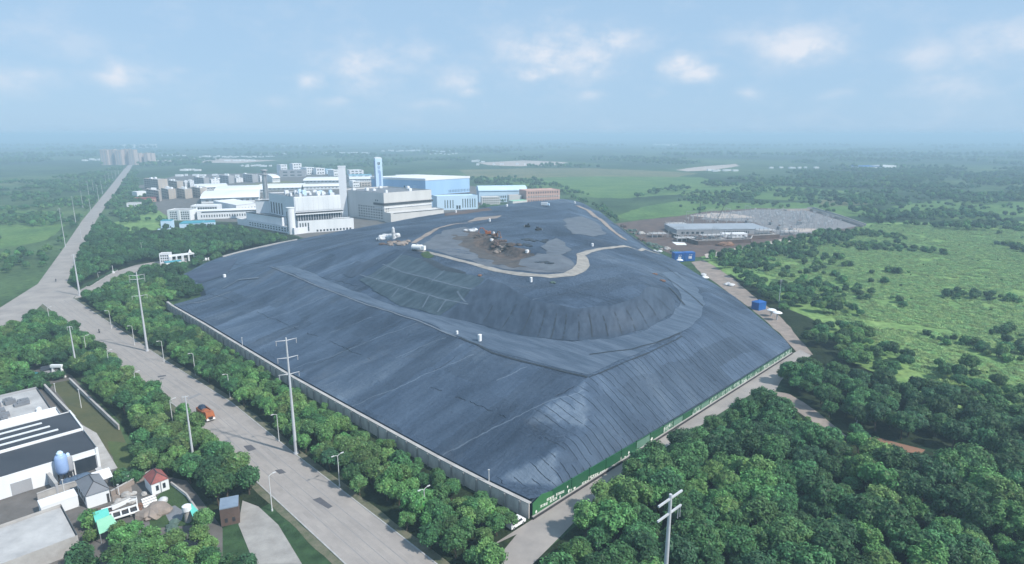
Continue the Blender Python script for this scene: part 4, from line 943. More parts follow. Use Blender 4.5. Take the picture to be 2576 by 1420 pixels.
# curved teal building and the pink one
b = front('office_building', 'long pale building with a rounded light teal roof behind the landfill top', 'building', 1205, 1324, 510, 508, 481, 30, 'sky_wall', 'sky_wall', parapet=0); b.vault(5.5, 'sky_wall'); b.row('R', .12, .95, 5.5, 8.5, 18, .55); b.row('R', .2, .95, 1.2, 4, 14, .5)
b = front('office_building', 'pink building with rows of windows, right of the teal roofed building', 'building', 1324, 1408, 514, 510, 480, 22, 'pink_wall', 'pink_wall'); b.grid('R', .04, .96, 1.2, b.h - .6, 13, 3, .45, .5)
b.panel('ledge', 'R', 0, 1, b.h * .5, b.h * .5 + .5, 'beige_wall', .4)
b = front('small_house', 'cream house with an arched dark doorway below the teal roofed building', 'house', 1281, 1312, 514, 513, 492, 9, 'beige_wall', 'pink_wall'); b.row('R', .12, .5, .2, 4.5, 1, .7); b.row('R', .65, .9, 2.2, 4.2, 1, .7)
b = front('small_house', 'low pale hall with rows of openings right of the blue annex', 'house', 1212, 1258, 516, 515, 496, 10, 'beige_wall', 'white_roof'); b.grid('R', .05, .95, .8, b.h - .4, 9, 3, .5, .5)
b = front('shed', 'low shed with a green roof below the pink building', 'shed', 1290, 1326, 520, 517, 507, 8, 'beige_wall', 'mint_roof', parapet=0); b.row('R', .1, .9, .5, 2.4, 3, .5)
# --- industrial estate between the road and the plant
b = front('office_block', 'white three storey block with window bays near the blue roofed sheds', 'building', 423, 480, 555, 555, 529, 16, 'white_wall', 'concrete_roof'); b.grid('R', .10, .42, .8, b.h - 1.2, 4, 4, .6, .62); b.grid('R', .58, .96, .8, b.h - 1.2, 4, 4, .6, .62)
b.panel('pier', 'R', .44, .56, 0, b.h, 'white_wall', .5)
b = front('factory', 'long white factory with a dark eave and one row of windows behind the office wing', 'building', 497, 648, 553, 547, 533, 18, 'white_wall', 'white_roof', parapet=0); b.panel('dark_eave', 'R', .08, 1.0, b.h - 1.0, b.h - .3, 'dark_trim', .5); b.row('R', .05, .98, 2.0, 4.4, 22, .42)
b = front('office_block', 'low white block with dark window bands right behind the three storey block', 'building', 481, 548, 534, 533, 518, 16, 'white_wall', 'white_roof'); b.row('R', .25, .98, 2.4, 5.2, 8, .8); b.row('R', .02, .2, 1.2, 5.2, 2, .8)
b = corner('warehouse', 'white flat roofed warehouse with a grey left side wall, nearest of the white warehouses', 'warehouse', 595, 531, 517, 538, 48, 648, 22, 'white_wall', 'white_roof', parapet=0)
b.row('R', .6, .8, b.h * .5, b.h * .75, 4, .5, 'cool_wall', 'lettering'); b.row('R', .06, .95, .2, 3.2, 6, .35, 'grey_wall', 'door')
for (U0, U1, Vb, Vb2, Vt, dep, rise, lab) in [
    (507, 652, 513, 508, 500, 95, 4.5, 'broad white vaulted warehouse, largest of the white warehouses'),
    (541, 663, 487, 484, 480, 70, 3.5, 'long white vaulted warehouse behind the broadest warehouse'),
    (491, 573, 479, 476, 473, 60, 3.2, 'white vaulted warehouse beside the tan apartment blocks'),
    (646, 757, 480, 478, 474, 70, 3.2, 'white vaulted warehouse right behind the round chimney'),
    (764, 858, 461, 460, 455, 70, 3.5, 'white vaulted warehouse left of the square chimney, farther one'),
    (764, 856, 478, 476, 470, 40, 2.5, 'pale vaulted warehouse left of the square chimney, nearer one'),
    (686, 705, 460, 459, 449, 60, 6.0, 'small round topped hangar near the round chimney'),
    (880, 936, 459, 458, 451, 60, 2.0, 'pale warehouse between the square and the lettered chimney'),
    (1000, 1060, 452, 451, 446, 60, 2.0, 'white warehouse behind the roof of the pale blue hall')]:
    b = front('warehouse', lab, 'warehouse', U0, U1, Vb, Vb2, Vt, dep, 'white_wall', 'white_roof', parapet=0); b.vault(rise, 'white_roof')
    b.row('R', .05, .95, b.h * .35, b.h * .7, 9, .5, 'grey_wall', 'window')
GT = 'tan and grey blocks in the town by the road'
for k, (Ul, Uc, Ur, Vb, Vt, wl, lab) in enumerate([
    (364, 400, 424, 479, 452, 'tan_wall', 'widest tan apartment block, leftmost of the far row by the road'), (424, 447, 462, 476, 457, 'tan_wall', 'tan apartment block with a bright end wall beside the widest tan block'),
    (462, 466, 474, 473, 459, 'cool_wall', 'narrow white block in the far row right of the tan blocks'), (475, 479, 489, 472, 456, 'cool_wall', 'narrow white block with a taller front in the far row'),
    (489, 514, 527, 467, 448, 'grey_wall', 'grey apartment block in the middle of the far row'), (528, 532, 553, 465, 452, 'cool_wall', 'white row house in the far row between two grey blocks'),
    (553, 576, 590, 463, 443, 'grey_wall', 'grey apartment block behind the white vaulted warehouses'), (591, 595, 612, 460, 449, 'cool_wall', 'low white block in the far row behind the warehouses'),
    (612, 636, 650, 460, 440, 'grey_wall', 'grey apartment block nearest the round chimney in the far row'), (652, 655, 670, 458, 443, 'cool_wall', 'white block touching the round chimney in view, far row'),
    (370, 402, 408, 508, 480, 'tan_wall', 'dark tan block by the red roofed house, leftmost of the near row'), (408, 426, 444, 502, 477, 'tan_wall', 'tan apartment block in the near row with a white end wall'),
    (446, 467, 485, 501, 477, 'tan_wall', 'tan apartment block in the middle of the near row'), (486, 506, 523, 499, 474, 'tan_wall', 'tan apartment block beside the broadest warehouse')]):
    b = corner('apartment_block', lab, 'apartment block', Uc, Vb, Vt, Ul, 26 if Uc - Ul > 12 else 14, Ur, 16, wl, 'concrete_roof', GT)
    nf = max(2, int(b.h / 3.2))
    for j in range(nf): b.row('L', .04, .96, b.h * (j + .35) / nf, b.h * (j + .75) / nf, max(2, (Uc - Ul) // 6), .62)
    for j in range(nf): b.row('R', .15, .85, b.h * (j + .35) / nf, b.h * (j + .7) / nf, 2, .3, 'grey_wall')
    b.units(2, k, 'white_wall', (2.5, 5), (1.5, 3))
b = front('garage', 'low white garage in front of the dark tan block', 'garage', 346, 372, 499, 497, 484, 14, 'white_wall', 'white_roof', parapet=0); b.row('R', .1, .9, .2, 3.4, 3, .6, 'grey_wall', 'door')
b = front('row_house', 'row house with a red roof beside the road', 'house', 338, 393, 510, 508, 502, 10, 'pink_wall', 'red_roof', parapet=0, roofh=1.6); b.row('R', .05, .95, .8, 2.6, 8, .5)
b = front('row_house', 'grey low house left of the red roofed row house', 'house', 319, 352, 521, 520, 512, 10, 'cool_wall', 'concrete_roof', parapet=0); b.row('R', .1, .9, .8, 2.4, 5, .5)
b = front('shed', 'tall pale blue shed, leftmost of the blue roofed sheds', 'shed', 406, 434, 579, 578, 557, 9, 'sky_wall', 'teal_roof', parapet=0); b.row('R', .62, .95, 1.2, 3.4, 2, .6); b.panel('canopy', 'R', -.25, 1.3, .6, 1.2, 'sky_wall', 3.5)
b = front('shed', 'long shed with a wide teal roof beside the pale blue shed', 'shed', 452, 506, 575, 573, 564, 20, 'sky_wall', 'teal_roof', parapet=0); b.row('R', .3, .95, .8, 3.2, 5, .5)
b = front('shed', 'small shed with a teal roof, rightmost of the blue roofed sheds', 'shed', 508, 543, 570, 568, 561, 14, 'sky_wall', 'teal_roof', parapet=0); b.row('R', .2, .9, .8, 2.4, 4, .5)
for (U0, U1, Vb, Vt, dep, wl, rf, lab) in [(708, 724, 442, 415, 14, 'cool_wall', 'white_roof', 'tall pale plant tower block far behind the round chimney'), (738, 760, 438, 412, 16, 'white_wall', 'white_roof', 'tall white works building far behind the plant roof'),
    (704, 768, 446, 430, 40, 'grey_wall', 'grey_roof', 'long grey works hall beneath the tall pale blocks'), (772, 791, 440, 422, 24, 'white_wall', 'white_roof', 'cream block left of the square chimney'),
    (796, 818, 440, 424, 24, 'cool_wall', 'concrete_roof', 'grey white works block near the square chimney'), (822, 838, 438, 426, 20, 'sky_wall', 'teal_roof', 'small bluish works block near the square chimney'), (840, 856, 443, 428, 20, 'white_wall', 'white_roof', 'small white works block touching the square chimney in view'),
    (880, 915, 441, 429, 30, 'cool_wall', 'white_roof', 'low white works right of the square chimney'), (878, 936, 450, 442, 40, 'sky_wall', 'teal_roof', 'wide shed with a blue roof right of the square chimney'), (888, 905, 472, 456, 14, 'white_wall', 'white_roof', 'white cube building at the left edge of the pale blue hall'),
    (908, 934, 470, 460, 16, 'tan_wall', 'concrete_roof', 'brownish works building beside the white cube building')]:
    b = front('works_building', lab, 'building', U0, U1, Vb, Vb - 1, Vt, dep, wl, rf); nf = max(2, int(b.h / 5))
    for j in range(nf): b.row('R', .08, .92, b.h * (j + .3) / nf, b.h * (j + .7) / nf, 3, .6)
# --- far away: towers, white villages
GX_ = 'pinkish apartment towers at the far end of the road'
for (U0, U1, Vt, dy) in [(256, 274, 377, 0), (275, 291, 377, 8), (292, 309, 378, 0), (310, 325, 376, 14), (326, 341, 377, 4), (342, 353, 386, 40), (353, 363, 387, 60), (364, 374, 386, 45), (375, 385, 386, 60)]:
    y = 1830 + dy; x0, x1 = XU(U0, y, 0), XU(U1, y, 0)
    b = B('apartment_tower', 'pinkish grey apartment tower in the cluster at the far end of the road', 'apartment tower', (x0, y + 18), (x0, y), (x1, y), HZ(y, Vt), 'tower_wall', 'concrete_roof', GX_)
    for q in (.3, .7): b.panel('recess', 'R', q - .06, q + .06, 1, b.h - 2, 'grey_wall', .2)
    b.units(1, U0, 'concrete', (4, 6), (2, 3))
GF = 'small white buildings on the far plain'
def village(U0, U1, V, n, seed, hp=3.5, wpx=5, lab=None, wl='white_wall'):
    rr = random.Random(seed)
    for k in range(n):
        u = U0 + (U1 - U0) * (k + rr.uniform(.2, .8)) / n; v = V + rr.uniform(-1.2, 1.2); wd = wpx * rr.uniform(.6, 1.6); p = G(u, v); q = p.y * wd / F; h = max(4, p.y * hp * rr.uniform(.6, 1.2) / F)
        B('far_building', lab or 'small white building on the hazy far plain', 'building', (p.x, p.y + q * .7), (p.x, p.y), (p.x + q, p.y + q * rr.uniform(-.1, .3)), h, wl, 'white_roof' if rr.random() < .7 else 'concrete_roof', GF, exc=1)
for a_ in [(203, 258, 405, 7, 1, 5, 6), (493, 685, 396, 20, 2, 3, 6), (560, 637, 406, 8, 3, 3, 7), (603, 678, 420, 10, 4, 4, 6), (445, 495, 430, 4, 5, 3, 10), (638, 712, 389, 6, 6, 2.6, 9), (775, 925, 386, 12, 7, 2, 10), (955, 1050, 381, 8, 8, 3, 10), (1060, 1165, 382, 8, 9, 2.5, 11), (1075, 1150, 389, 7, 10, 2.5, 5),
           (1180, 1220, 408, 3, 11, 5, 7), (395, 470, 392, 5, 12, 3, 6), (1640, 1705, 366, 6, 13, 3.5, 7), (1190, 1430, 416, 8, 14, 4, 6), (1770, 1850, 432, 6, 15, 3, 9), (700, 840, 368, 7, 16, 2.6, 7), (430, 690, 444, 12, 17, 4, 9), (1930, 2060, 424, 6, 18, 3, 10)]:
    village(*a_)
for k, (U, Vt, Vb, wd) in enumerate([(302, 365, 374, 4), (310, 364, 374, 3), (332, 363, 373, 5), (350, 363, 373, 9), (361, 363, 373, 9), (372, 363, 373, 9), (383, 363, 373, 8)]):
    p = G(U, Vb); q = p.y * wd / F
    B('far_tower', 'faint bluish tower block on the horizon above the pink towers', 'apartment tower', (p.x, p.y + 20), (p.x, p.y), (p.x + q, p.y), HZ(p.y, Vt), 'cool_wall', 'concrete_roof', 'faint tower blocks on the horizon')
b = front('far_factory', 'far factory with a bright blue roof at the right edge of the wooded plain', 'factory', 2178, 2240, 424, 423, 420, 60, 'white_wall', 'blue_paint', parapet=0)
b = front('far_factory', 'far white shed beside the bright blue roofed factory', 'factory', 2222, 2254, 424, 423, 418, 40, 'white_wall', 'white_roof', parapet=0)
# ------------------------------------------------------------------ poles and lamps
def local(name, label, cat, group=None):
    t = thing(name, label, cat, (0, 0, 0), 0, group); t['local'] = True; return t
def done(t):
    if 'local' in t: del t['local']
    return t
RD = (Vector(RE[3]) - Vector(RE[5])); RD.z = 0; RD.normalize(); RN = Vector((-RD.y, RD.x, 0))
if RN.x > 0: RN = -RN                                     # from the belt side over the road
ANG_OVER = math.atan2(RN.y, RN.x)
def street_lamp(p, h, label, arms=1, ang=ANG_OVER, grp='street lamps along the road'):
    t = thing('street_lamp', label, 'street lamp', (p[0], p[1], 0), ang, grp); t['local'] = True
    mb = MB(); mb.cyl((0, 0, 0), (0, 0, .5), .22, .2, 8); mb.cyl((0, 0, .5), (0, 0, h), .13, .075, 8); mb.build('pole', M('lamp_white'), t)
    for s in (1, -1)[:arms]:
        mb = MB(); mb.tube([(0, 0, h - .1), (.4 * s, 0, h + .2), (1.0 * s, 0, h + .32)], .06, 6); mb.build('arm', M('lamp_white'), t)
        mb = MB(); mb.box((1.3 * s, 0, h + .34), (.75, .28, .14)); mb.box((1.3 * s, 0, h + .25), (.55, .2, .05)); mb.build('lamp_head', M('lamp_white'), t)
    return done(t)
LB = [(278, 828, 1, 'white street lamp on the belt side of the road, farthest from the camera'), (336, 870, 1, 'white street lamp among the belt trees left of the tall two armed pole'), (410, 912, 1, 'white street lamp just right of the tall pole by the bare patch'), (489, 946, 1, 'white street lamp half hidden in the belt where the road is patched'),
      (576, 1003, 1, 'white street lamp with its arm above the belt across from the truck'), (699, 1113, 1, 'white street lamp beside the tallest pole, with its foot on the kerb'), (851, 1226, 2, 'white street lamp with two short arms in the belt near the large road patch'), (1066, 1318, 2, 'white lamp with two raised arms rising from the trees at the lower edge')]
for U, V, n, lab in LB: p = G(U, V); street_lamp((p.x - RN.x * .4, p.y - RN.y * .4), 8.4, lab, n)
LT_ = [(119, 775, 'white street lamp on the yard side where the roads meet'), (211, 847, 'white street lamp on the yard side, second from the junction'), (269, 884, 'white street lamp on the yard side by the round trees'), (337, 939, 'white street lamp top on the yard side left of the patched road'), (427, 1008, 'white street lamp on the yard side just before the truck'), (676, 1198, 'white street lamp with a short arm at the mouth of the verge path')]
for U, V, lab in LT_: p = G(U, V, 9.0); street_lamp((p.x, p.y), 9.0, lab, 1, ANG_OVER + math.pi)
for U, V0, V1, lab in [(359, 645, 611, 'lamp post in the grove behind the entry road'), (248, 703, 689, 'short lamp post beside the entry road')]:
    p = G(U, V1 + (V0 - V1)); street_lamp((p.x, p.y), max(4, HZ(p.y, V1)), lab, 1, 0)
def power_pole(U, Vb, Vt, label, arms, al=5.4, ang=R(32), r=.46, Ut=None, grp='tall steel power poles'):
    p = G(U, Vb); h = HZ(p.y, Vt); t = thing('power_pole', label, 'power pole', tuple(p), 0, grp); t['local'] = True
    mb = MB(); mb.cyl((0, 0, 0), (0, 0, .5), r * 1.5, r * 1.5, 10); mb.cyl((0, 0, .4), (0, 0, h), r, r * .42, 12); mb.build('pole', M('pole_paint'), t)
    dx, dy = math.cos(ang), math.sin(ang)
    for dz in arms:
        mb = MB(); z = h - dz; mb.cyl((-dx * al / 2, -dy * al / 2, z + .25), (0, 0, z), .06, .13, 6); mb.cyl((0, 0, z), (dx * al / 2, dy * al / 2, z + .25), .13, .06, 6); mb.build('cross_arm', M('pole_paint'), t)
        for s in (-1, 1):
            mb = MB(); q = (dx * al / 2 * s * .94, dy * al / 2 * s * .94); mb.lathe((q[0], q[1], z - 1.1), [(.05, 0), (.13, .15), (.06, .3), (.13, .45), (.06, .6), (.13, .75), (.05, 1.3)], 8); mb.build('insulator', M('grey_wall'), t)
    return done(t)
power_pole(745, 1142, 850, 'tallest grey steel pole with three cross arms, in the belt before the mound', [.8, 5.6, 10.2])
power_pole(371, 884, 686, 'tall grey steel pole with cross arms left of the mound corner', [1.2, 2.8, 9.5])
power_pole(201, 744, 640, 'grey steel pole beside the junction, without visible arms', [.6], 2.4, r=.5)
power_pole(193, 929, 821, 'grey steel pole on the yard side among round trees', [.4], 1.6, r=.34)
power_pole(488, 1168, 997, 'pale grey steel pole on the yard side near the truck', [.3], 1.6, r=.34)
p = Vector((XU(1690, 90, 31), 90, 0)); t = thing('power_pole', 'nearest grey pole top with two long cross arms at the lower edge', 'power pole', tuple(p), 0, 'tall steel power poles'); t['local'] = True
h = HZ(90, 1244); mb = MB(); mb.cyl((0, 0, 0), (0, 0, h), .5, .27, 12); mb.build('pole', M('pole_paint'), t)
for dz in (.9, 3.6):
    mb = MB(); d = Vector((2.5, 2.35, 0)); mb.frame(-d + Vector((-.1, .12, h - dz)), d * 2, (.2, -.22, 0), (0, 0, .28)); mb.build('cross_arm', M('pole_paint'), t)
for s in (.75, .95):
    mb = MB(); mb.cyl((2.5 * s, 2.35 * s, h - 5.6), (2.5 * s, 2.35 * s, h - 3.5), .09, .06, 6); mb.build('insulator', M('grey_wall'), t)
done(t)
GPF = 'concrete poles along the far left side of the road'
for k, (U, Vb, Vt) in enumerate([(165, 622, 524), (191, 563, 494), (209, 523, 480), (225, 500, 455), (237, 490, 453), (249, 508, 465), (258, 488, 455), (268, 470, 440), (276, 462, 436), (284, 455, 430), (292, 448, 428), (299, 442, 424), (205, 602, 570), (228, 530, 500)]):
    power_pole(U, Vb, Vt, 'slender concrete pole on the far left side of the road', [.8], 2.4, R(10), .26, grp=GPF)
for U, Vb, Vt, lab in [(1958, 776, 703, 'thin pole above the dark trees right of the dirt path'), (2153, 1082, 1045, 'thin pole in the dark wood by the red soil')]: power_pole(U, Vb, Vt, lab, [.5], 1.0, 0, .16, grp='thin poles in the wood')

# ------------------------------------------------------------------ vehicles
def wheel(t, x, y, r, w_=.3):
    mb = MB(); mb.cyl((x, y - w_ / 2, r), (x, y + w_ / 2, r), r, r, 14); o = mb.build('wheel', M('rubber'), t)
    mb = MB(); s = 1 if y > 0 else -1; mb.cyl((x, y + s * (w_ / 2 - .02), r), (x, y + s * (w_ / 2 + .03), r), r * .5, r * .45, 10); mb.build('rim', M('steel'), o, (0, 0, 0))
def truck(loc, rz):
    t = thing('dump_truck', 'orange dump truck with a dark tarpaulin on its load, driving down the road', 'truck', loc, rz); t['local'] = True
    mb = MB(); mb.box((0, 0, .85), (7.0, .9, .3)); mb.build('chassis', M('rubber'), t)
    mb = MB(); mb.frame((1.5, -1.15, .75), (1.75, 0, 0), (0, 2.3, 0), (0, 0, 1.0)); mb.add([(1.5, -1.1, 1.75), (3.22, -1.1, 1.75), (3.22, 1.1, 1.75), (1.5, 1.1, 1.75), (1.6, -1.02, 2.75), (2.95, -1.02, 2.75), (2.95, 1.02, 2.75), (1.6, 1.02, 2.75)], [(0, 1, 5, 4), (1, 2, 6, 5), (2, 3, 7, 6), (3, 0, 4, 7), (4, 5, 6, 7)]); cab = mb.build('cab', M('orange_paint'), t)
    mb = MB(); mb.add([(3.24, -.98, 1.82), (3.24, .98, 1.82), (3.02, .92, 2.62), (3.02, -.92, 2.62)], [(0, 1, 2, 3)]); mb.build('windscreen', M('glass'), cab)
    for s in (-1, 1):
        mb = MB(); mb.box((2.3, s * 1.10, 2.2), (.95, .06, .6)); mb.build('side_window', M('glass'), cab)
        mb = MB(); mb.box((3.0, s * 1.3, 2.2), (.12, .22, .5)); mb.build('mirror', M('rubber'), cab)
        mb = MB(); mb.box((3.28, s * .85, 1.05), (.06, .34, .2)); mb.build('headlight', M('white_paint'), t)
    mb = MB(); mb.box((3.32, 0, .72), (.2, 2.3, .34)); mb.build('bumper', M('white_paint'), t)
    mb = MB(); mb.box((3.27, 0, 1.25), (.06, 1.2, .45)); mb.build('grille', M('dark_trim'), t)
    mb = MB(); prof = [(-3.5, 1.05), (1.35, 1.05), (1.35, 2.5), (-3.55, 2.35)]
    for y0, y1 in ((-1.2, -1.08), (1.08, 1.2)):
        v = [(x, y0, z) for x, z in prof] + [(x, y1, z) for x, z in prof]; mb.add(v, [(0, 1, 2, 3), (7, 6, 5, 4)] + [(i, 4 + i, 4 + (i + 1) % 4, (i + 1) % 4) for i in range(4)])
    mb.box((-1.07, 0, 1.1), (4.8, 2.15, .12)); mb.box((1.3, 0, 1.78), (.1, 2.15, 1.4)); mb.box((-3.5, 0, 1.7), (.1, 2.15, 1.25))
    for k in range(6):
        for s in (-1, 1): mb.box((-3.1 + k * .82, s * 1.24, 1.75), (.12, .08, 1.2))
    mb.build('cargo_body', M('orange_paint'), t)
    mb = MB(); mb.blob((-2.35, 0, 2.3), (1.35, 1.14, .85), 2, .18, 1.2); mb.build('tarpaulin', M('navy_paint'), t)
    mb = MB(); mb.blob((.05, 0, 2.05), (1.35, 1.04, .6), 2, .25, 1.6); mb.build('load', M('orange_paint'), t)
    for x in (2.3, -1.5, -2.75):
        for s in (-1, 1): wheel(t, x, s * 1.0, .52, .34)
    return done(t)
pt = G(519, 1052); tk = truck((pt.x, pt.y, .07), math.atan2(RD.y, RD.x)); tk.scale = (1.18, 1.1, 1.1)
def car(loc, rz, label, name='van', paint='white_paint'):
    t = thing(name, label, 'van', loc, rz); t['local'] = True
    prof = [(-2.3, .35), (2.3, .35), (2.35, .95), (1.75, 1.15), (1.15, 1.95), (-2.1, 2.0), (-2.35, 1.1)]; mb = MB()
    L_ = [(x, -.88, z) for x, z in prof]; R_ = [(x, .88, z) for x, z in prof]; n = len(prof)
    for i in (4, 5): L_[i] = (L_[i][0], -.72, L_[i][2]); R_[i] = (R_[i][0], .72, R_[i][2])
    mb.add(L_ + R_, [tuple(range(n)), tuple(range(2 * n - 1, n - 1, -1))] + [(i, n + i, n + (i + 1) % n, (i + 1) % n) for i in range(n)]); mb.build('body', M(paint), t)
    mb = MB(); mb.add([(1.72, -.74, 1.2), (1.72, .74, 1.2), (1.22, .66, 1.88), (1.22, -.66, 1.88)], [(0, 1, 2, 3)]); mb.v = [(x + .03, y, z + .02) for x, y, z in mb.v]; mb.build('windscreen', M('glass'), t)
    for s in (-1, 1):
        mb = MB(); mb.add([(1.3, s * .885, 1.2), (-1.9, s * .885, 1.2), (-1.8, s * .79, 1.75), (1.0, s * .79, 1.75)], [(0, 1, 2, 3)]); mb.build('side_window', M('glass'), t)
        mb = MB(); mb.box((2.33, s * .62, .82), (.08, .3, .16)); mb.build('headlight', M('steel'), t)
        for x in (1.45, -1.45): wheel(t, x, s * .8, .34, .22)
    return done(t)
p = G(1298, 1322); car((p.x, p.y, .02), math.atan2(eF.y, eF.x), 'white van parked at the front corner of the landfill wall')
def skin_person(name, verts, edges, radii, m, parent=None):
    me = bpy.data.meshes.new(name); me.from_pydata(verts, edges, []); o = bpy.data.objects.new(name, me); COL.objects.link(o)
    bpy.context.view_layer.objects.active = o
    sk = o.modifiers.new('skin', 'SKIN'); me.skin_vertices[0].data[0].use_root = True
    for i, r in enumerate(radii): me.skin_vertices[0].data[i].radius = (r, r)
    sb = o.modifiers.new('sub', 'SUBSURF'); sb.levels = 1; sb.render_levels = 1
    dg = bpy.context.evaluated_depsgraph_get(); nm = bpy.data.meshes.new_from_object(o.evaluated_get(dg)); o.modifiers.clear(); o.data = nm; nm.materials.clear(); nm.materials.append(m)
    if parent: o.parent = parent
    return o
mat('skin', (.42, .26, .19), (.38, .23, .17), 2, .6); mat('dark_cloth', (.05, .055, .07), (.035, .04, .05), 1, .9); mat('helmet', (.10, .10, .12), (.06, .06, .08), 1, .4)
def rider(loc, rz, lab, plab):
    t = thing('motorcycle', lab, 'motorcycle', loc, rz, 'motorcycles on the road'); t['local'] = True
    for x in (.62, -.62):
        mb = MB(); mb.cyl((x, -.06, .3), (x, .06, .3), .3, .3, 14); mb.build('wheel', M('rubber'), t)
    mb = MB(); mb.tube([(-.62, 0, .3), (-.25, 0, .5), (.25, 0, .48), (.5, 0, .85), (.62, 0, .3)], .06, 6); mb.build('frame', M('navy_paint'), t)
    mb = MB(); mb.blob((.12, 0, .68), (.3, .15, .16), 2, .05); mb.build('fuel_tank', M('navy_paint'), t)
    mb = MB(); mb.blob((-.38, 0, .76), (.4, .14, .08), 2, .05); mb.build('seat', M('rubber'), t)
    mb = MB(); mb.tube([(.5, -.34, 1.0), (.5, 0, .95), (.5, .34, 1.0)], .025, 6); mb.build('handlebar', M('steel'), t)
    done(t)
    V_ = [(-.3, 0, .86), (-.26, 0, 1.12), (-.18, 0, 1.38), (-.14, 0, 1.5), (-.1, 0, 1.62), (-.09, 0, 1.74)]; E_ = [(0, 1), (1, 2), (2, 3), (3, 4), (4, 5)]; r = [.15, .15, .16, .06, .10, .09]
    for s in (-1, 1):
        n = len(V_); V_ += [(-.16, s * .2, 1.4), (.1, s * .28, 1.15), (.44, s * .3, 1.03), (-.2, s * .1, .84), (.16, s * .16, .8), (.0, s * .16, .42), (.12, s * .17, .36)]
        E_ += [(2, n), (n, n + 1), (n + 1, n + 2), (0, n + 3), (n + 3, n + 4), (n + 4, n + 5), (n + 5, n + 6)]; r += [.07, .055, .04, .1, .085, .055, .05]
    o = skin_person('person', V_, E_, r, M('dark_cloth')); o.location = loc; o.rotation_euler = (0, 0, rz); tag(o, plab, 'person', 'riders on the motorcycles')
    mb = MB(); mb.blob((-.09, 0, 1.72), (.14, .12, .14), 2, .03); h = mb.build('helmet', M('helmet')); h.parent = o
UPD = (Vector(UPR[3]) - Vector(UPR[5])); ua = math.atan2(UPD.y, UPD.x)
for U, V, a, lab, pl in [(141, 709, ua, 'dark motorcycle with rider at the road junction', 'person in dark clothes riding the motorcycle at the junction'), (250, 838, math.atan2(RD.y, RD.x), 'dark motorcycle with rider on the nearer road below the junction', 'person in dark clothes riding the motorcycle below the junction'), (234, 563, ua, 'dark motorcycle far up the straight road', 'person in dark clothes on the motorcycle far up the straight road')]:
    p = G(U, V); rider((p.x, p.y, .065), a, lab, pl)

# ------------------------------------------------------------------ machines and small things on the mound
def excavator(label, loc, rz, swing, m):
    t = thing('excavator', label, 'excavator', loc, rz, 'excavators on the exposed waste'); t['local'] = True
    for s in (-1, 1):
        mb = MB(); prof = [(-2.0, .15), (-1.7, 0), (1.7, 0), (2.0, .15), (2.0, .6), (1.7, .8), (-1.7, .8), (-2.0, .6)]; v = [(x, s * .85, z) for x, z in prof] + [(x, s * 1.4, z) for x, z in prof]; n = 8
        mb.add(v, [tuple(range(n)), tuple(range(2 * n - 1, n - 1, -1))] + [(i, n + i, n + (i + 1) % n, (i + 1) % n) for i in range(n)]); mb.build('track', M('rubber'), t)
    c, s_ = math.cos(swing), math.sin(swing); Q = lambda x, y, z: (x * c - y * s_, x * s_ + y * c, z)
    mb = MB(); mb.box(Q(-.7, 0, 1.45), (3.0, 2.5, 1.1), swing); mb.box(Q(-1.5, 0, 1.7), (1.3, 2.4, 1.3), swing); mb.build('body', M(m), t)
    mb = MB(); mb.box(Q(.55, .75, 2.0), (1.4, .95, 1.7), swing); cb = mb.build('cab', M(m), t)
    mb = MB(); mb.box(Q(1.22, .75, 2.25), (.1, .8, 1.0), swing); mb.box(Q(.6, 1.24, 2.3), (1.1, .06, .9), swing); mb.build('window', M('glass'), cb)
    mb = MB(); mb.tube([Q(.6, -.2, 1.6), Q(2.6, -.2, 4.2), Q(4.4, -.2, 4.0)], .26, 6); mb.build('boom', M(m), t)
    mb = MB(); mb.tube([Q(4.2, -.2, 4.2), Q(5.2, -.2, 1.6)], .2, 6); mb.build('stick', M(m), t)
    mb = MB(); mb.add([Q(5.2, -.7, 1.7), Q(5.2, .3, 1.7), Q(5.7, .3, .9), Q(5.7, -.7, .9), Q(4.7, .3, .6), Q(4.7, -.7, .6), Q(4.6, .3, 1.2), Q(4.6, -.7, 1.2)], [(0, 1, 2, 3), (3, 2, 4, 5), (5, 4, 6, 7), (7, 6, 1, 0), (1, 6, 4, 2), (0, 3, 5, 7)]); mb.build('bucket', M('rust'), t)
    return done(t)
p = onM(1226, 592); excavator('orange excavator on the crest of the exposed waste, left one', tuple(p), R(200), R(-20), 'orange_paint')
p = onM(1246, 600); excavator('brown orange excavator on the exposed waste, right one', tuple(p), R(250), R(60), 'rust')
def dozer(label, loc, rz):
    t = thing('bulldozer', label, 'bulldozer', loc, rz, 'small dark machines on the plateau'); t['local'] = True
    for s in (-1, 1): mb = MB(); mb.box((0, s * .8, .45), (3.2, .5, .9)); mb.build('track', M('rubber'), t)
    mb = MB(); mb.box((.3, 0, 1.1), (2.4, 1.1, .9)); mb.build('body', M('dark_trim'), t)
    mb = MB(); mb.box((-.6, 0, 1.9), (1.2, 1.2, 1.1)); mb.build('cab', M('glass'), t)
    mb = MB(); mb.box((2.0, 0, .65), (.2, 3.0, 1.1)); mb.build('blade', M('steel'), t); return done(t)
p = onM(1327, 572); dozer('small dark bulldozer on the far plateau, left one', tuple(p), R(170))
p = onM(1354, 580); dozer('small dark bulldozer on the far plateau, right one', tuple(p), R(20))
GV = 'white vent boxes on the mound'
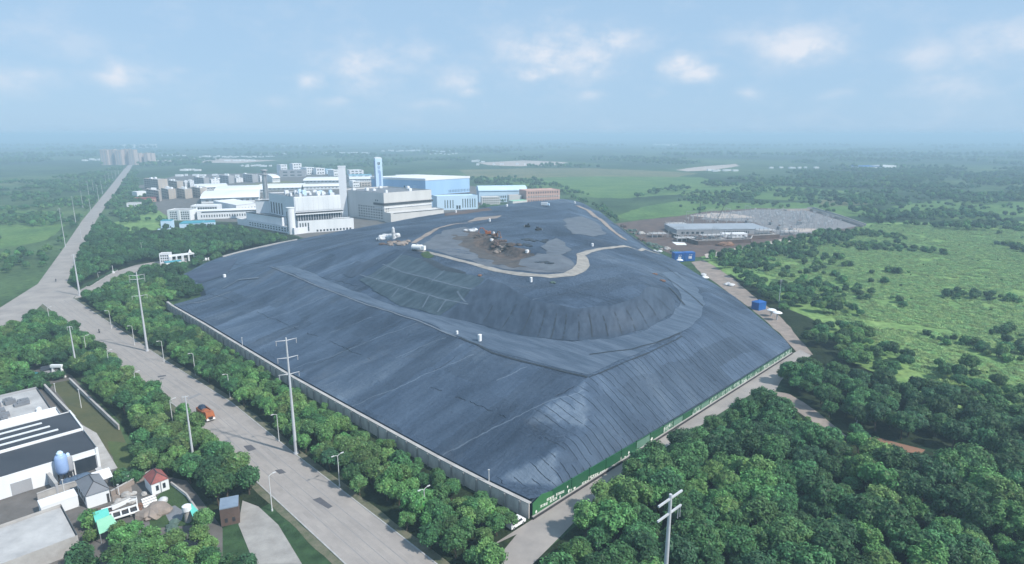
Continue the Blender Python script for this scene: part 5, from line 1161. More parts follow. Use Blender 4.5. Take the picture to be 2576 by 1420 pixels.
for U, V, h, r, lab in [(1207, 858, 2.1, .75, 'large white vent drum on the bench below the cone'), (1150, 841, 1.2, .6, 'small white vent drum left on the bench'), (1336, 710, 2.2, .8, 'white vent drum below the curve of the haul road'), (1232, 558, 2.4, .9, 'white vent drum on the far plateau by the brown strip'), (1147, 536, 2.4, 1.0, 'white vent drum beside the low beige annex'), (1446, 512, 2.0, .9, 'white vent drum at the far right crest'), (1490, 620, 1.8, 1.0, 'white vent drum at the haul road bend'), (1242, 576 + 14, 1.6, .9, 'white vent drum beside the left excavator'), (1326, 636, 1.4, 1.4, 'white bundle at the right end of the exposed waste'), (1237, 606, 1.0, 1.5, 'white bundle in front of the excavators'), (1275, 520, 2.4, 1.3, 'white drum behind the far brown strip'), (565, 697, 1.5, 1.2, 'white bundle on the left skirt of the liner')]:
    p = onM(U, V); r *= (.9 if U == 1207 else .68); h *= (1 if U == 1207 else .75); t = thing('vent_drum', lab, 'vent', tuple(p), 0, GV); t['local'] = True
    mb = MB(); mb.lathe((0, 0, -.2), [(r, 0), (r, h), (r * .95, h + .2)], 14); mb.build('drum', M('white_paint'), t); mb = MB(); mb.lathe((0, 0, h), [(r * 1.06, 0), (r * 1.06, .15), (r * .3, .35)], 14); mb.build('lid', M('white_paint'), t); done(t)
rr = random.Random(5)
def heap(U, V, n, size, m, name, label, cat, spread=3.0, zs=.6, group=None):
    p = onM(U, V); mb = MB()
    for k in range(n):
        q = (p.x + rr.uniform(-1, 1) * spread, p.y + rr.uniform(-1, 1) * spread); s = size * rr.uniform(.5, 1.2); mb.blob((q[0], q[1], MZ(*q) + s * zs * .35), (s, s * rr.uniform(.6, 1), s * zs), 2, .5, 1.6, 0, k)
    return solo(mb, name, M(m), label, cat, group)
heap(976, 600, 10, 2.6, 'tarp_white', 'rubble_heap', 'heap of white and grey sheeting at the upper left edge of the mound', 'heap', 5)
heap(1003, 614, 9, 2.4, 'path', 'rubble_heap', 'heap of brown rubble beside the white sheeting heap', 'heap', 5, .5)
heap(985, 612, 6, 1.9, 'dark_soil', 'rubble_heap', 'low dark rubble at the foot of the white sheeting heap', 'heap', 6, .4)
p = onM(990, 602); t = thing('standpipe', 'tall white standpipe wrapped in sheeting above the rubble heap', 'standpipe', tuple(p)); t['local'] = True
mb = MB(); mb.lathe((0, 0, -.2), [(.9, 0), (1.15, 2), (.95, 5), (.8, 6.6), (.2, 7.4)], 12); mb.build('pipe', M('tarp_white'), t); mb = MB(); mb.lathe((0, 0, 3.6), [(1.25, 0), (1.25, .4)], 12); mb.build('collar', M('grey_wall'), t); done(t)
p = onM(1052, 632); t = thing('tanker', 'white tank wagon parked at the left end of the haul road', 'tank', tuple(p), R(-20)); t['local'] = True
mb = MB(); mb.cyl((-3.2, 0, 1.9), (2.2, 0, 1.9), 1.5, 1.5, 16); mb.build('tank', M('white_paint'), t); mb = MB(); mb.box((3.2, 0, 1.7), (1.6, 2.2, 2.2)); c_ = mb.build('cab', M('white_paint'), t); mb = MB(); mb.box((4.02, 0, 2.2), (.06, 1.9, .8)); mb.build('windscreen', M('glass'), c_)
mb = MB(); mb.cyl((-.6, 0, 3.3), (-.6, 0, 3.7), .5, .5, 10); mb.build('hatch', M('grey_wall'), t)
for x in (3.1, -1.4, -2.6):
    for s in (-1, 1): wheel(t, x, s * 1.0, .5)
done(t)
for U, V, m_, lab in [(1180, 582, 'tarp_white', 'pale round heap at the left end of the exposed waste'), (1255, 612, 'dark_soil', 'dark waste heap beside the excavators'), (1290, 620, 'waste', 'brown waste heap at the right of the excavators'), (1212, 596, 'waste', 'brown waste heap left of the excavators'), (1208, 693, 'rust', 'small rusty box at the lower edge of the haul road'), (1646, 690, 'rust', 'rusty clump on the right flank, upper one'), (1664, 706, 'rust', 'rusty clump on the right flank, lower one'), (1390, 712, 'netting', 'dark green clump below the haul road curve'), (1368, 662, 'sheet_dark', 'dark crumpled sheet inside the haul road curve'), (1330, 605, 'sheet_dark', 'dark crumpled sheet right of the exposed waste'), (1360, 607, 'sheet_dark', 'second dark crumpled sheet right of the exposed waste'), (1322, 617, 'sheet_dark', 'small dark sheet beside the exposed waste')]:
    small = U in (1208, 1646, 1664, 1390); heap(U, V, 4 if small else 7, .9 if small else 1.9, m_, 'rubble_heap', lab, 'heap', 1.0 if small else 3.2, .5 if m_ != 'sheet_dark' else .22)
heap(1264, 622, 9, 1.5, 'path', 'rubble_heap', 'tan rubble with torn bags right of the excavators', 'heap', 3.4, .6)
for U, V, lab in [(1372, 519, 'white covered truck at the far top of the mound')]:
    p = onM(U, V); t = thing('covered_truck', lab, 'truck', tuple(p), R(-15)); t['local'] = True; mb = MB(); mb.frame((-4, -1.2, .8), (6, 0, 0), (0, 2.4, 0), (0, 0, 2.6)); mb.build('cargo_body', M('white_paint'), t); mb = MB(); mb.frame((2.1, -1.1, .6), (1.8, 0, 0), (0, 2.2, 0), (0, 0, 2.0)); mb.build('cab', M('sky_wall'), t)
    for x in (2.9, -1.6, -2.8):
        for s in (-1, 1): wheel(t, x, s * 1.0, .5)
    done(t)
# boulders and rubbish along the far right crest, between the mound and the meadow
for k, (U, V, m_) in enumerate([(1487, 528, 'tarp_white'), (1496, 540, 'concrete'), (1507, 549, 'netting'), (1520, 556, 'tarp_white'), (1534, 568, 'dark_soil'), (1562, 566, 'dark_soil'), (1590, 577, 'netting'), (1604, 583, 'netting'), (1620, 584, 'concrete'), (1622, 600, 'dark_soil'), (1645, 612, 'netting'), (1660, 618, 'netting'), (1676, 622, 'concrete'), (1700, 628, 'netting')]):
    p = G(U, V + 3, 1); mb = MB(); rq = random.Random(k)
    for j in range(5): s = rq.uniform(1.0, 2.6); mb.blob((p.x + rq.uniform(-4, 4), p.y + rq.uniform(-3, 3), s * .3), (s, s * .8, s * .7), 2, .5, 1.5, 0, j + k)
    solo(mb, 'rubbish_heap', M(m_), {'tarp_white': 'pale heap of sheeting along the far right foot of the mound', 'concrete': 'grey rubble heap along the far right foot of the mound', 'netting': 'greenish rubbish heap along the far right foot of the mound', 'dark_soil': 'dark soil heap along the far right foot of the mound'}[m_], 'heap', 'heaps along the far right foot of the mound')
# things on the dirt path
for U0, U1, Vb, Vt, lab in [(1697, 1721, 660, 638, 'blue container hut with a white emblem, left of the pair'), (1723, 1748, 658, 637, 'blue container hut with a round white emblem, right of the pair')]:
    b = front('container_hut', lab, 'container', U0, U1, Vb, Vb - 1, Vt, 5, 'blue_paint', 'blue_paint', parapet=0, roofh=.2, exc=0); b.row('R', .3, .7, b.h * .3, b.h * .6, 1, .8, 'white_paint', 'emblem'); b.row('R', .35, .75, b.h * .72, b.h * .8, 2, .5, 'white_paint', 'emblem'); b.row('R', .04, .98, .1, b.h - .1, 8, .12, 'blue_paint', 'rib', .14)
p = G(1908, 778); h = HZ(p.y, 756); t = thing('water_tank', 'bright blue square tank under a tarpaulin at the edge of the dirt path', 'tank', tuple(p), R(30)); t['local'] = True
mb = MB(); mb.box((0, 0, h * .42), (5.4, 4.4, h * .84)); mb.build('tank', M('blue_paint'), t); mb = MB(); mb.add([(-2.9, -2.4, h * .86), (2.9, -2.4, h * .86), (2.9, 2.4, h * .86), (-2.9, 2.4, h * .86), (0, 0, h * 1.1)], [(0, 1, 4), (1, 2, 4), (2, 3, 4), (3, 0, 4), (3, 2, 1, 0)]); mb.build('tarpaulin', M('blue_paint'), t); done(t)
for U, V, h, lab in [(1940, 796, 3.0, 'white flat topped canopy beside the blue tank, left one'), (1954, 806, 3.6, 'white flat topped canopy beside the blue tank, right one'), (1773, 712, 3.2, 'white round canopy at the head of the dirt path'), (1709, 674, 5.0, 'white mushroom shaped canopy in front of the blue huts')]:
    p = G(U, V); t = thing('canopy', lab, 'canopy', tuple(p), 0, 'white canopies by the dirt path'); t['local'] = True
    mb = MB(); mb.cyl((0, 0, 0), (0, 0, h), .35, .3, 8); mb.build('post', M('tarp_white'), t); mb = MB(); mb.lathe((0, 0, h - .1), [(2.1, 0), (2.2, .25), (1.4, .7), (.2, .9)], 16); mb.build('top', M('white_paint'), t); done(t)
rr = random.Random(9)
for U, V, m_, lab in [(1722, 690, 'tarp_white', 'white plastic sheeting heaped where the dirt path meets the liner'), (1740, 690, 'netting', 'dark green bush heap on the dirt path'), (1776, 690, 'tarp_white', 'white sacks along the right edge of the dirt path'), (1652, 630, 'tarp_white', 'white sheeting at the foot of the liner drain'), (1833, 713, 'tarp_white', 'white sacks halfway down the dirt path')]:
    p = G(U, V, 1.0); mb = MB()
    for j in range(6): s = rr.uniform(.7, 1.7); mb.blob((p.x + rr.uniform(-2, 2), p.y + rr.uniform(-3, 3), s * .3), (s, s * .8, s * .6), 2, .4, 1.5, 0, j)
    solo(mb, 'sheeting_heap', M(m_), lab, 'heap')
# ------------------------------------------------------------------ landfill entrance
def beam(name, label, cat, uv, z0, z1, th, m, group=None):
    t = thing(name, label, cat, tuple(G(*uv[0])), 0, group); wall_run(t, 'wall_face', [G(*q) for q in uv], z1 - z0, th, M(m), z0)
    wall_run(t, 'coping', [G(*q) for q in uv], .14, th * 1.5, M('concrete'), z1 + .003); return t
b = front('gatehouse', 'pale gatehouse with openings at the landfill entrance', 'gatehouse', 403, 428, 664, 663, 639, 6, 'cool_wall', 'concrete_roof'); b.grid('R', .08, .92, .8, b.h - .6, 4, 3, .6, .55)
t = thing('gate_frame', 'white portal frame with pillars beside the gatehouse', 'gate', tuple(G(432, 662))); a, c = G(430, 663), G(491, 655); hg = HZ(a.y, 647)
for k in range(5):
    q = a.lerp(c, k / 4); mb = MB(); mb.box((q.x, q.y, hg / 2), (1.3 if k % 2 == 0 else .8, .9, hg), R(10)); mb.build('pillar', M('white_wall'), t)
d = c - a; mb = MB(); mb.frame(a + Vector((-.6, -.6, hg + .003)), d + Vector((1.2, 0, 0)), (-.3, 1.4, 0), (0, 0, 1.3)); mb.build('beam', M('white_wall'), t)
mb = MB(); q = a.lerp(c, .82); mb.cyl((q.x, q.y, hg + 1.3), (q.x, q.y, hg + 3.6), 1.3, .1, 8); mb.build('finial', M('white_paint'), t)
b = front('weighbridge', 'low booth with a teal roof on the entry road', 'booth', 418, 458, 672, 667, 664, 5, 'white_wall', 'teal_roof', parapet=0, roofh=.4, exc=0); b.row('R', .1, .9, .8, 1.9, 4, .5)
for k, (q0, q1) in enumerate([((222, 722), (262, 697)), ((266, 695), (292, 681))]):
    t = thing('hedge_planter', ('long' if k == 0 else 'short') + ' clipped hedge in a kerbed planter dividing the entry road', 'planter', tuple(G(*q0))); a, c = G(*q0), G(*q1); d = c - a; n_ = Vector((-d.y, d.x, 0)).normalized()
    mb = MB(); mb.frame(a - n_ * 1.2, d, n_ * 2.4, (0, 0, .35)); mb.build('kerb', M('kerb'), t); mb = MB(); K = int(d.length / 1.6)
    for j in range(K): q = a + d * ((j + .5) / K); mb.blob((q.x, q.y, .75), (1.1, 1.0, .75), 2, .4, 2, 0, j)
    mb.build('hedge', M('hedge'), t)
t = thing('flagpole', 'white post with a small top on the entry road divider', 'post', tuple(G(285, 688))); p = G(285, 688); mb = MB(); mb.cyl((p.x, p.y, 0), (p.x, p.y, HZ(p.y, 668)), .25, .12, 8); mb.build('post', M('lamp_white'), t); mb = MB(); mb.box((p.x, p.y, .6), (1.2, 1.0, 1.2)); mb.build('base', M('white_paint'), t)
# pale rim of concrete on the upper left edge of the liner
a = [onM(u, v) for u, v in [(560, 647), (600, 636), (650, 624), (700, 613), (748, 604)]]
mb = MB()
for p, q in zip(a[:-1], a[1:]):
    d = q - p; n_ = Vector((-d.y, d.x, 0)).normalized(); mb.frame(p - n_ * 1.1 + Vector((0, 0, -1.2)), d, n_ * 2.2, (0, 0, 1.75))
solo(mb, 'rim_wall', M('concrete'), 'low pale concrete rim along the upper left edge of the liner', 'wall')
for k in range(6):
    p = G(497 + k * 7, 657 - k * .5); mb = MB(); mb.lathe((p.x, p.y, 0), [(.7, 0), (.8, .9), (.5, 1.6), (.1, 1.9)], 10); solo(mb, 'white_drum', M('white_paint'), 'small white drum in the row right of the gate frame', 'drum', 'white drums right of the gate frame')
solo(MB().box((0, 0, 0), (1, 1, 1)) and (lambda p: MB().blob((p.x, p.y, .4), (9, 5, .9), 3, .2, 2))(G(530, 592)), 'earth_mound', M('path'), 'bare earth heap in a clearing of the grove', 'heap')

# ------------------------------------------------------------------ substation on the right
b = front('substation_hall', 'long low substation hall with a grey roof and a row of windows', 'building', 1702, 1936, 592, 590, 579, 36, 'grey_wall', 'metal_grey', parapet=0, exc=0); b.row('R', .50, .78, 1.2, 3.2, 12, .55); b.row('R', .04, .30, 1.0, 2.8, 5, .6); b.row('R', .86, .97, .3, 3.8, 2, .6, 'grey_wall', 'door')
b = front('substation_shed', 'pale roofed transformer shed in front of the long substation hall', 'shed', 1820, 1880, 598, 597, 590, 8, 'cool_wall', 'white_roof', parapet=0, exc=0); b.row('R', .1, .9, .4, 1.8, 5, .5)
rr = random.Random(21); GG = 'steel gantries of the substation'
def gantry(p, w_, h, rz):
    t = thing('gantry', 'grey steel lattice gantry in the substation yard', 'gantry', (p.x, p.y, 0), rz, GG); t['local'] = True
    for s in (-1, 1):
        mb = MB()
        for e in (-.5, .5): mb.cyl((s * w_ / 2 + e * .9, e, 0), (s * w_ / 2, 0, h), .16, .12, 5)
        for k in range(1, 5): mb.cyl((s * w_ / 2 - .45 * (1 - k / 5), -.5 * (1 - k / 5), h * k / 5), (s * w_ / 2 + .45 * (1 - k / 5), .5 * (1 - k / 5), h * k / 5), .08, .08, 4)
        mb.build('post', M('steel'), t)
    mb = MB(); mb.box((0, 0, h), (w_, .3, .12)); mb.box((0, 0, h + .8), (w_, .3, .12))
    for k in range(8): x = -w_ / 2 + w_ * k / 8; mb.cyl((x, 0, h), (x + w_ / 8, 0, h + .8), .06, .06, 4)
    mb.build('beam', M('steel'), t)
    for k in (-.3, 0, .3): mb = MB(); mb.lathe((k * w_, 0, h - 1.8), [(.1, 0), (.2, .3), (.1, .6), (.2, .9), (.1, 1.8)], 7); mb.build('insulator', M('grey_wall'), t)
    return done(t)
g0 = gantry(G(1760, 566), 14, 9, R(5)); GP = [(1800, 560), (1850, 556), (1900, 552), (1950, 553), (2000, 558), (1920, 545), (1970, 543), (2020, 550), (2060, 562), (1985, 570), (2040, 574), (1880, 540), (1720, 604), (1770, 606), (1830, 605), (1700, 598), (1745, 600), (1800, 602), (1860, 604), (1790, 548), (1830, 546), (1740, 552), (1940, 574), (2090, 568)]
for k, (u, v) in enumerate(GP): p = G(u, v); dup(g0, (p.x, p.y, 0), R(rr.choice((5, 8, 95))), rr.uniform(.7, 1.05))
def equip(p):
    t = thing('transformer', 'grey transformer with bushings in the substation yard', 'transformer', (p.x, p.y, 0), R(6), 'transformers of the substation'); t['local'] = True
    mb = MB(); mb.box((0, 0, 1.7), (4.2, 2.4, 2.8)); mb.box((0, 0, .15), (5.2, 3.4, .3)); mb.build('tank', M('steel'), t)
    for s in (-1, 1):
        mb = MB(); [mb.box((-1.6 + k * .64, s * 1.55, 1.7), (.14, .6, 2.2)) for k in range(6)]; mb.build('radiator', M('grey_wall'), t)
    for k in (-1.2, 0, 1.2): mb = MB(); mb.lathe((k, 0, 3.1), [(.12, 0), (.26, .3), (.12, .6), (.24, .9), (.1, 1.7)], 8); mb.build('bushing', M('rust'), t)
    return done(t)
e0 = equip(G(1790, 603))
for u, v in [(1750, 601), (1840, 600), (1870, 603), (1960, 578), (1990, 581), (2010, 566), (1940, 566), (1880, 562)]: p = G(u, v); dup(e0, (p.x, p.y, 0), R(rr.choice((6, 96))), rr.uniform(.8, 1.1))
def support(p):
    t = thing('busbar_support', 'slim insulated busbar support in the substation yard', 'insulator post', (p.x, p.y, 0), 0, 'busbar supports of the substation'); t['local'] = True
    mb = MB(); mb.cyl((0, 0, 0), (0, 0, 3), .2, .16, 6); mb.box((0, 0, 3.05), (2.6, .3, .2)); mb.build('post', M('steel'), t)
    for k in (-1.1, 0, 1.1): mb = MB(); mb.lathe((k, 0, 3.15), [(.1, 0), (.2, .2), (.1, .5), (.2, .8), (.08, 1.6)], 6); mb.build('insulator', M('lamp_white'), t)
    return done(t)
s0 = support(G(1930, 560)); ypoly = [(p.x, p.y) for p in gp([(1870, 536), (2030, 536), (2130, 566), (2060, 580), (1960, 590), (1950, 572), (1700, 566), (1740, 552)])]
xs, ys = [p[0] for p in ypoly], [p[1] for p in ypoly]; n = 0; y = min(ys)
while y < max(ys):
    x = min(xs)
    while x < max(xs):
        q = (x + rr.uniform(-2, 2), y + rr.uniform(-2, 2)); x += 8
        if inpoly(q, ypoly) and rr.random() < .72: dup(s0, (q[0], q[1], 0), R(rr.choice((5, 95))), rr.uniform(.8, 1.3)); n += 1
    y += 9
for k, (u, v, wd, dp, nf) in enumerate([(1722, 607, 16, 8, 1), (1790, 610, 20, 7, 2), (1850, 606, 12, 7, 1), (1925, 597, 16, 8, 2), (1655, 596, 14, 8, 1), (1700, 570, 18, 9, 1), (1985, 590, 14, 7, 1)]):
    p = G(u, v); t = thing('concrete_frame', 'unfinished open frame of posts and slabs on the brown ground by the substation', 'building frame', tuple(p), R(6 + 4 * (k % 3)), 'unfinished frames by the substation'); t['local'] = True
    for f_ in range(nf):
        mb = MB(); mb.box((0, 0, 3.0 + 3.2 * f_), (wd, dp, .3)); mb.build('slab', M('concrete_roof' if f_ == nf - 1 else 'concrete'), t)
    for i in range(int(wd // 4) + 1):
        for s in (-1, 1): mb = MB(); mb.box((-wd / 2 + .3 + i * (wd - .6) / (wd // 4), s * (dp / 2 - .3), 1.6 * nf + .5), (.4, .4, 3.2 * nf + 1.0)); mb.build('post', M('grey_wall'), t)
    done(t)
beam('retaining_wall', 'dark brown retaining wall along the near side of the substation', 'wall', [(1690, 596), (1755, 617), (1830, 614), (1888, 611), (1892, 603), (1960, 599)], 0, 3.2, .6, 'dark_soil')
beam('boundary_wall', 'pale boundary wall round the far right corner of the substation', 'wall', [(1965, 531), (2040, 530), (2100, 548), (2172, 572)], 0, 2.2, .5, 'pale_soil')
beam('boundary_wall', 'grey strip wall just outside the pale substation wall', 'wall', [(2030, 526), (2046, 526), (2110, 545), (2178, 569)], 0, 2.0, .5, 'grey_wall')
for (U0, V0, z0), (U1, V1, dy), lab in [((1803, 556, 0), (1830, 502, 30), 'slanting black crane boom rising over the substation'), ((1760, 537, 0), (1762, 510, 0), 'thin upright black mast behind the substation'), ((1976, 531, 0), (1968, 520, 0), 'short pale slanting post at the far substation wall')]:
    p = G(U0, V0); y = p.y + dy * .3; q = Vector((XU(U1, y, HZ(y, V1)), y, HZ(y, V1))); t = thing('crane_mast', lab, 'mast', tuple(p)); mb = MB()
    d = (q - p); L3 = d.length; u_ = d.normalized(); s_ = Vector((u_.z, 0, -u_.x)).normalized() if abs(u_.z) > .1 else Vector((1, 0, 0))
    for s in (-.4, .4): mb.cyl(p + s_ * s, q + s_ * s * .4, .2, .14, 5)
    mm = 'pale_soil' if V1 == 520 else 'dark_trim'; mb.build('boom', M(mm), t); mb = MB(); K = 12
    for k in range(K): a = p.lerp(q, k / K) + s_ * .4 * (1 if k % 2 else -1); c = p.lerp(q, (k + 1) / K) + s_ * .4 * (-1 if k % 2 else 1); mb.cyl(a, c, .09, .09, 4)
    mb.build('lattice', M(mm), t); mb = MB(); mb.box((p.x, p.y, .6), (2.4, 2.0, 1.2)); mb.build('base', M('dark_trim'), t)
p = G(1825, 619); mb = MB(); mb.blob((p.x, p.y, 1.0), (7, 3, 2.2), 3, .35, 2); solo(mb, 'soil_heap', M('red_soil'), 'orange soil heap below the brown retaining wall', 'heap')

# ------------------------------------------------------------------ yards at the lower left
def yb(name, label, cat, C, wF, dL, h, wall, roof, group=None, **kw):
    PC = H2(C) - eF * wF; return B(name, label, cat, PC + eL * dL, PC, H2(C), h, wall, roof, group, **kw)
C1 = G(253, 1177)
b = yb('warehouse', 'white walled warehouse with a dark roof and three skylight strips', 'warehouse', C1, 34, 15, 5.7, 'white_wall', 'dark_roof', parapet=.25)
hb_ = b.h
b.panel('garage_door', 'R', .905 - .06, .905 + .075, .1, 3.9, 'glass', .08); b.panel('door_lintel', 'R', .82, 1.0, 4.15, 4.4, 'white_wall', .35); b.panel('roller_door', 'R', .46, .58, .1, 3.2, 'grey_wall', .08); b.panel('window', 'R', .16, .24, 2.6, 4.4, 'glass'); b.panel('corner_pier', 'R', .985, 1.003, 0, 5.9, 'white_wall', .3); b.panel('window', 'R', .30, .36, 2.6, 4.4, 'glass')
P2 = C1 + eL * 15.4; Q = [P2, P2 - eF * 34, P2 - eF * 34 + eL * 15, P2 + eL * 15]
mb = MB(); mb.prism(Q, 0, 6.1, 0, False); mb.build('wall', M('white_wall'), b.root); mb = MB(); mb.prism([Q[0] - eF * .4 + eL * .3, Q[1] + eL * .3, Q[2] - eL * .3, Q[3] - eF * .4 - eL * .3], 5.6, 5.95); rf = mb.build('roof', M('dark_roof'), b.root)
for k in range(3): mb = MB(); a = P2 + eL * (3.2 + 4.0 * k) - eF * 24; mb.frame(a + Vector((0, 0, 5.953)), eF * (19 - k * 1.2), eL * .95, (0, 0, .14)); mb.build('skylight', M('skylight'), rf, (b.root.location.x, b.root.location.y, 0))
mb = MB(); mb.frame(P2 - eF * .3 + Vector((0, 0, 5.3)) + eL * -.2, eL * 15.4, eF * .35, (0, 0, 1.0)); mb.build('roof_trim', M('white_wall'), b.root)
EXC.append((Q, 1.5))
b = yb('shed', 'white roofed shed beyond the warehouse with the skylights', 'shed', C1 + eL * 31.5 - eF * 2, 30, 8, 5.2, 'white_wall', 'white_roof'); b.units(2, 4, 'grey_wall', (1, 2), (.5, 1))
b = yb('workshop', 'grey workshop with a cluttered roof beyond the white shed', 'workshop', C1 + eL * 41 - eF * 3, 34, 24, 4.4, 'grey_wall', 'concrete_roof'); b.units(16, 6, 'grey_roof', (1.5, 5), (.4, 1.2)); b.units(6, 7, 'white_wall', (1, 2), (.4, 1.0))
mb = MB(); 
for k in range(2): pass
for U, Vb, Vt, r, m_, nm, lab in [(163, 1212, 1136, 1.35, 'tank_blue', 'silo', 'tall pale blue silo on dark legs in front of the white warehouse'), (181, 1204, 1140, .8, 'grey_wall', 'silo', 'narrow grey silo shape standing in for the shadow of the pale blue silo')]:  # the grey body is added in place of the blue silo's shadow
    p = G(U, Vb); h = HZ(p.y, Vt); t = thing(nm, lab, 'silo', tuple(p)); t['local'] = True
    mb = MB(); mb.lathe((0, 0, h * .28), [(r * .8, 0), (r * 1.02, h * .1), (r, h * .52), (r * .75, h * .6)], 18); mb.build('body', M(m_), t, None, True); mb = MB(); mb.lathe((0, 0, h * .88), [(r * .5, 0), (r * .55, h * .07), (r * .3, h * .12)], 14); mb.build('top', M('sky_wall'), t)
    for k in range(4): a = k * math.pi / 2 + .6; mb = MB(); mb.cyl((math.cos(a) * r * .75, math.sin(a) * r * .75, 0), (math.cos(a) * r * .75, math.sin(a) * r * .75, h * .34), .17, .17, 7); mb.build('leg', M('dark_trim'), t)
    done(t)
def hip(PL, PC, PR, h, rise, m, root, over=.5):
    PB = PL + PR - PC; c = (PC + PB) / 2; k = lambda p: c + (p - c) * 1.08; q = [k(p) for p in (PC, PR, PB, PL)]; u = (q[1] - q[0]); v = (q[3] - q[0])
    if u.length < v.length: q = q[1:] + q[:1]; u, v = q[1] - q[0], q[3] - q[0]
    r0 = q[0] + v * .5 + u * .28; r1 = q[0] + v * .5 + u * .72; mb = MB(); z = Vector((0, 0, h + .005)); zr = Vector((0, 0, h + rise))
    mb.add([p + z for p in q] + [r0 + zr, r1 + zr], [(0, 1, 5, 4), (1, 2, 5), (2, 3, 4, 5), (3, 0, 4), (3, 2, 1, 0)]); o = mb.build('hip_roof', M(m), root)
    mb = MB(); mb.tube([r0 + zr, r1 + zr], .12); [mb.cyl(q[i] + z, (r0 if i in (0, 3) else r1) + zr, .1, .1, 5) for i in range(4)]; mb.build('ridge', M('dark_trim'), o, (root.location.x, root.location.y, 0))
PC, PR_ = G(221, 1281), G(279, 1262)
b = B('house', 'small white house with a dark grey hip roof in the yard', 'house', H2(PC) + eL * 9, PC, PR_, 3.4, 'white_wall', 'dark_roof', parapet=.1); hip(b.PL, b.PC, b.PR, 3.4, 1.9, 'grey_roof', b.root); b.row('L', .1, .9, 1.0, 2.4, 3, .5); b.panel('door', 'R', .86, .97, .05, 2.3, 'dark_trim')
PC, PR_ = G(384, 1248), G(427, 1231)
b = B('house', 'small white house with a dark red roof beside the lawn', 'house', H2(PC) + eL * 5.5, PC, PR_, 3.0, 'white_wall', 'red_roof', parapet=.1); hip(b.PL, b.PC, b.PR, 3.0, 1.9, 'red_roof', b.root); b.row('R', .12, .92, .9, 2.2, 2, .4); b.panel('downpipe', 'R', .5, .54, 0, 3, 'grey_wall', .2)
QF = G(153, 1267, 4); QF.z = 0
b = yb('shed', 'grey flat roofed shed in the lower left corner', 'shed', QF - eL * 16, 26, 16, 3.9, 'concrete', 'concrete_roof'); b.units(3, 8, 'grey_wall', (1, 2.2), (.3, .8))
b = yb('shed', 'low white shed between the yard wall and the corner shed', 'shed', G(200, 1274), 7, 4, 2.6, 'white_wall', 'cool_wall', parapet=0)
def shelter(label, uv, z, m, slope=.6):
    p = [G(u, v, z) for u, v in uv]; c = sum(p, Vector()) / 4; t = thing('shelter', label, 'shelter', (c.x, c.y, 0)); mb = MB(); q = [Vector((a.x, a.y, z + (slope if i > 1 else 0))) for i, a in enumerate(p)]
    mb.add(q + [a + Vector((0, 0, .14)) for a in q], [(3, 2, 1, 0), (4, 5, 6, 7), (0, 1, 5, 4), (1, 2, 6, 5), (2, 3, 7, 6), (3, 0, 4, 7)]); mb.build('roof', M(m), t)
    for a in q: mb = MB(); e = c.lerp(a, .93); mb.cyl((e.x, e.y, 0), (e.x, e.y, a.z + .02), .09, .09, 6); mb.build('post', M('steel'), t)
shelter('open shelter with a turquoise roof in the yard', [(240, 1316), (278, 1303), (272, 1285), (234, 1297)], 2.7, 'turquoise_roof')
shelter('open shelter with a mint green roof at the lower edge', [(250, 1345), (300, 1325), (281, 1302), (243, 1318)], 2.4, 'mint_roof')
shelter('open shelter with a white roof behind the hip roofed house', [(243, 1214), (284, 1199), (275, 1183), (230, 1197)], 2.9, 'white_roof')
shelter('open shelter with a green roof beside the concrete tank', [(492, 1318), (518, 1306), (482, 1274), (474, 1280)], 2.4, 'turquoise_roof')
shelter('pale lean-to roof beside the garage door', [(246, 1192), (262, 1186), (254, 1180), (240, 1186)], 1.8, 'concrete_roof')
for k, (u, v, s) in enumerate([(170, 1222, 1.5), (186, 1218, 1.7), (200, 1212, 1.7), (213, 1207, 1.5)]):
    p = G(u, v); mb = MB(); mb.blob((p.x, p.y, .8), (s * 1.1, s, 1.0), 3, .22, 1.5, 0, k); mb.box((p.x, p.y, .4), (s * 1.9, s * 1.5, .8), R(40)); solo(mb, 'covered_stack', M('tarp_blue'), 'stack of goods under a blue grey tarpaulin in front of the white warehouse', 'stack', 'tarpaulin covered stacks in the yard')
beam('yard_wall', 'long grey yard wall between the silo and the hip roofed house', 'wall', [(96, 1262), (148, 1243), (222, 1222)], 0, 2.0, .35, 'concrete')
beam('yard_wall', 'grey garden wall along the brown grass strip', 'wall', [(176, 962), (240, 1025), (300, 1082)], 0, 1.5, .35, 'concrete')
beam('yard_wall', 'grey wall on the yard side of the brown grass strip', 'wall', [(100, 965), (150, 1020), (190, 1062)], 0, 1.8, .4, 'grey_wall')
beam('yard_wall', 'low brown wall leading up to the red roofed house', 'wall', [(280, 1250), (330, 1222), (395, 1190)], 0, 1.4, .3, 'path')
beam('yard_wall', 'thin white kerb wall on the right side of the lawn', 'wall', [(431, 1220), (470, 1250), (512, 1312)], 0, .7, .25, 'cool_wall')
beam('yard_wall', 'white edged wall in front of the brown yard patch', 'wall', [(282, 1284), (330, 1262), (345, 1262)], 0, 1.2, .3, 'white_wall')
beam('ramp_wall', 'dark sloping ramp wall at the left edge of the yard', 'wall', [(112, 1205), (130, 1222), (147, 1245)], 0, 3.0, .5, 'grey_wall')
p = G(306, 1302); t = thing('trailer', 'white framed flat trailer with open bays in the yard', 'trailer', tuple(p), math.atan2(eF.y, eF.x) - .15); t['local'] = True
mb = MB()
for s in (-1, 1): mb.box((0, s * 1.5, 1.1), (7.0, .35, .3))
for k in range(5): mb.box((-3.3 + k * 1.65, 0, 1.1), (.3, 2.64, .26))
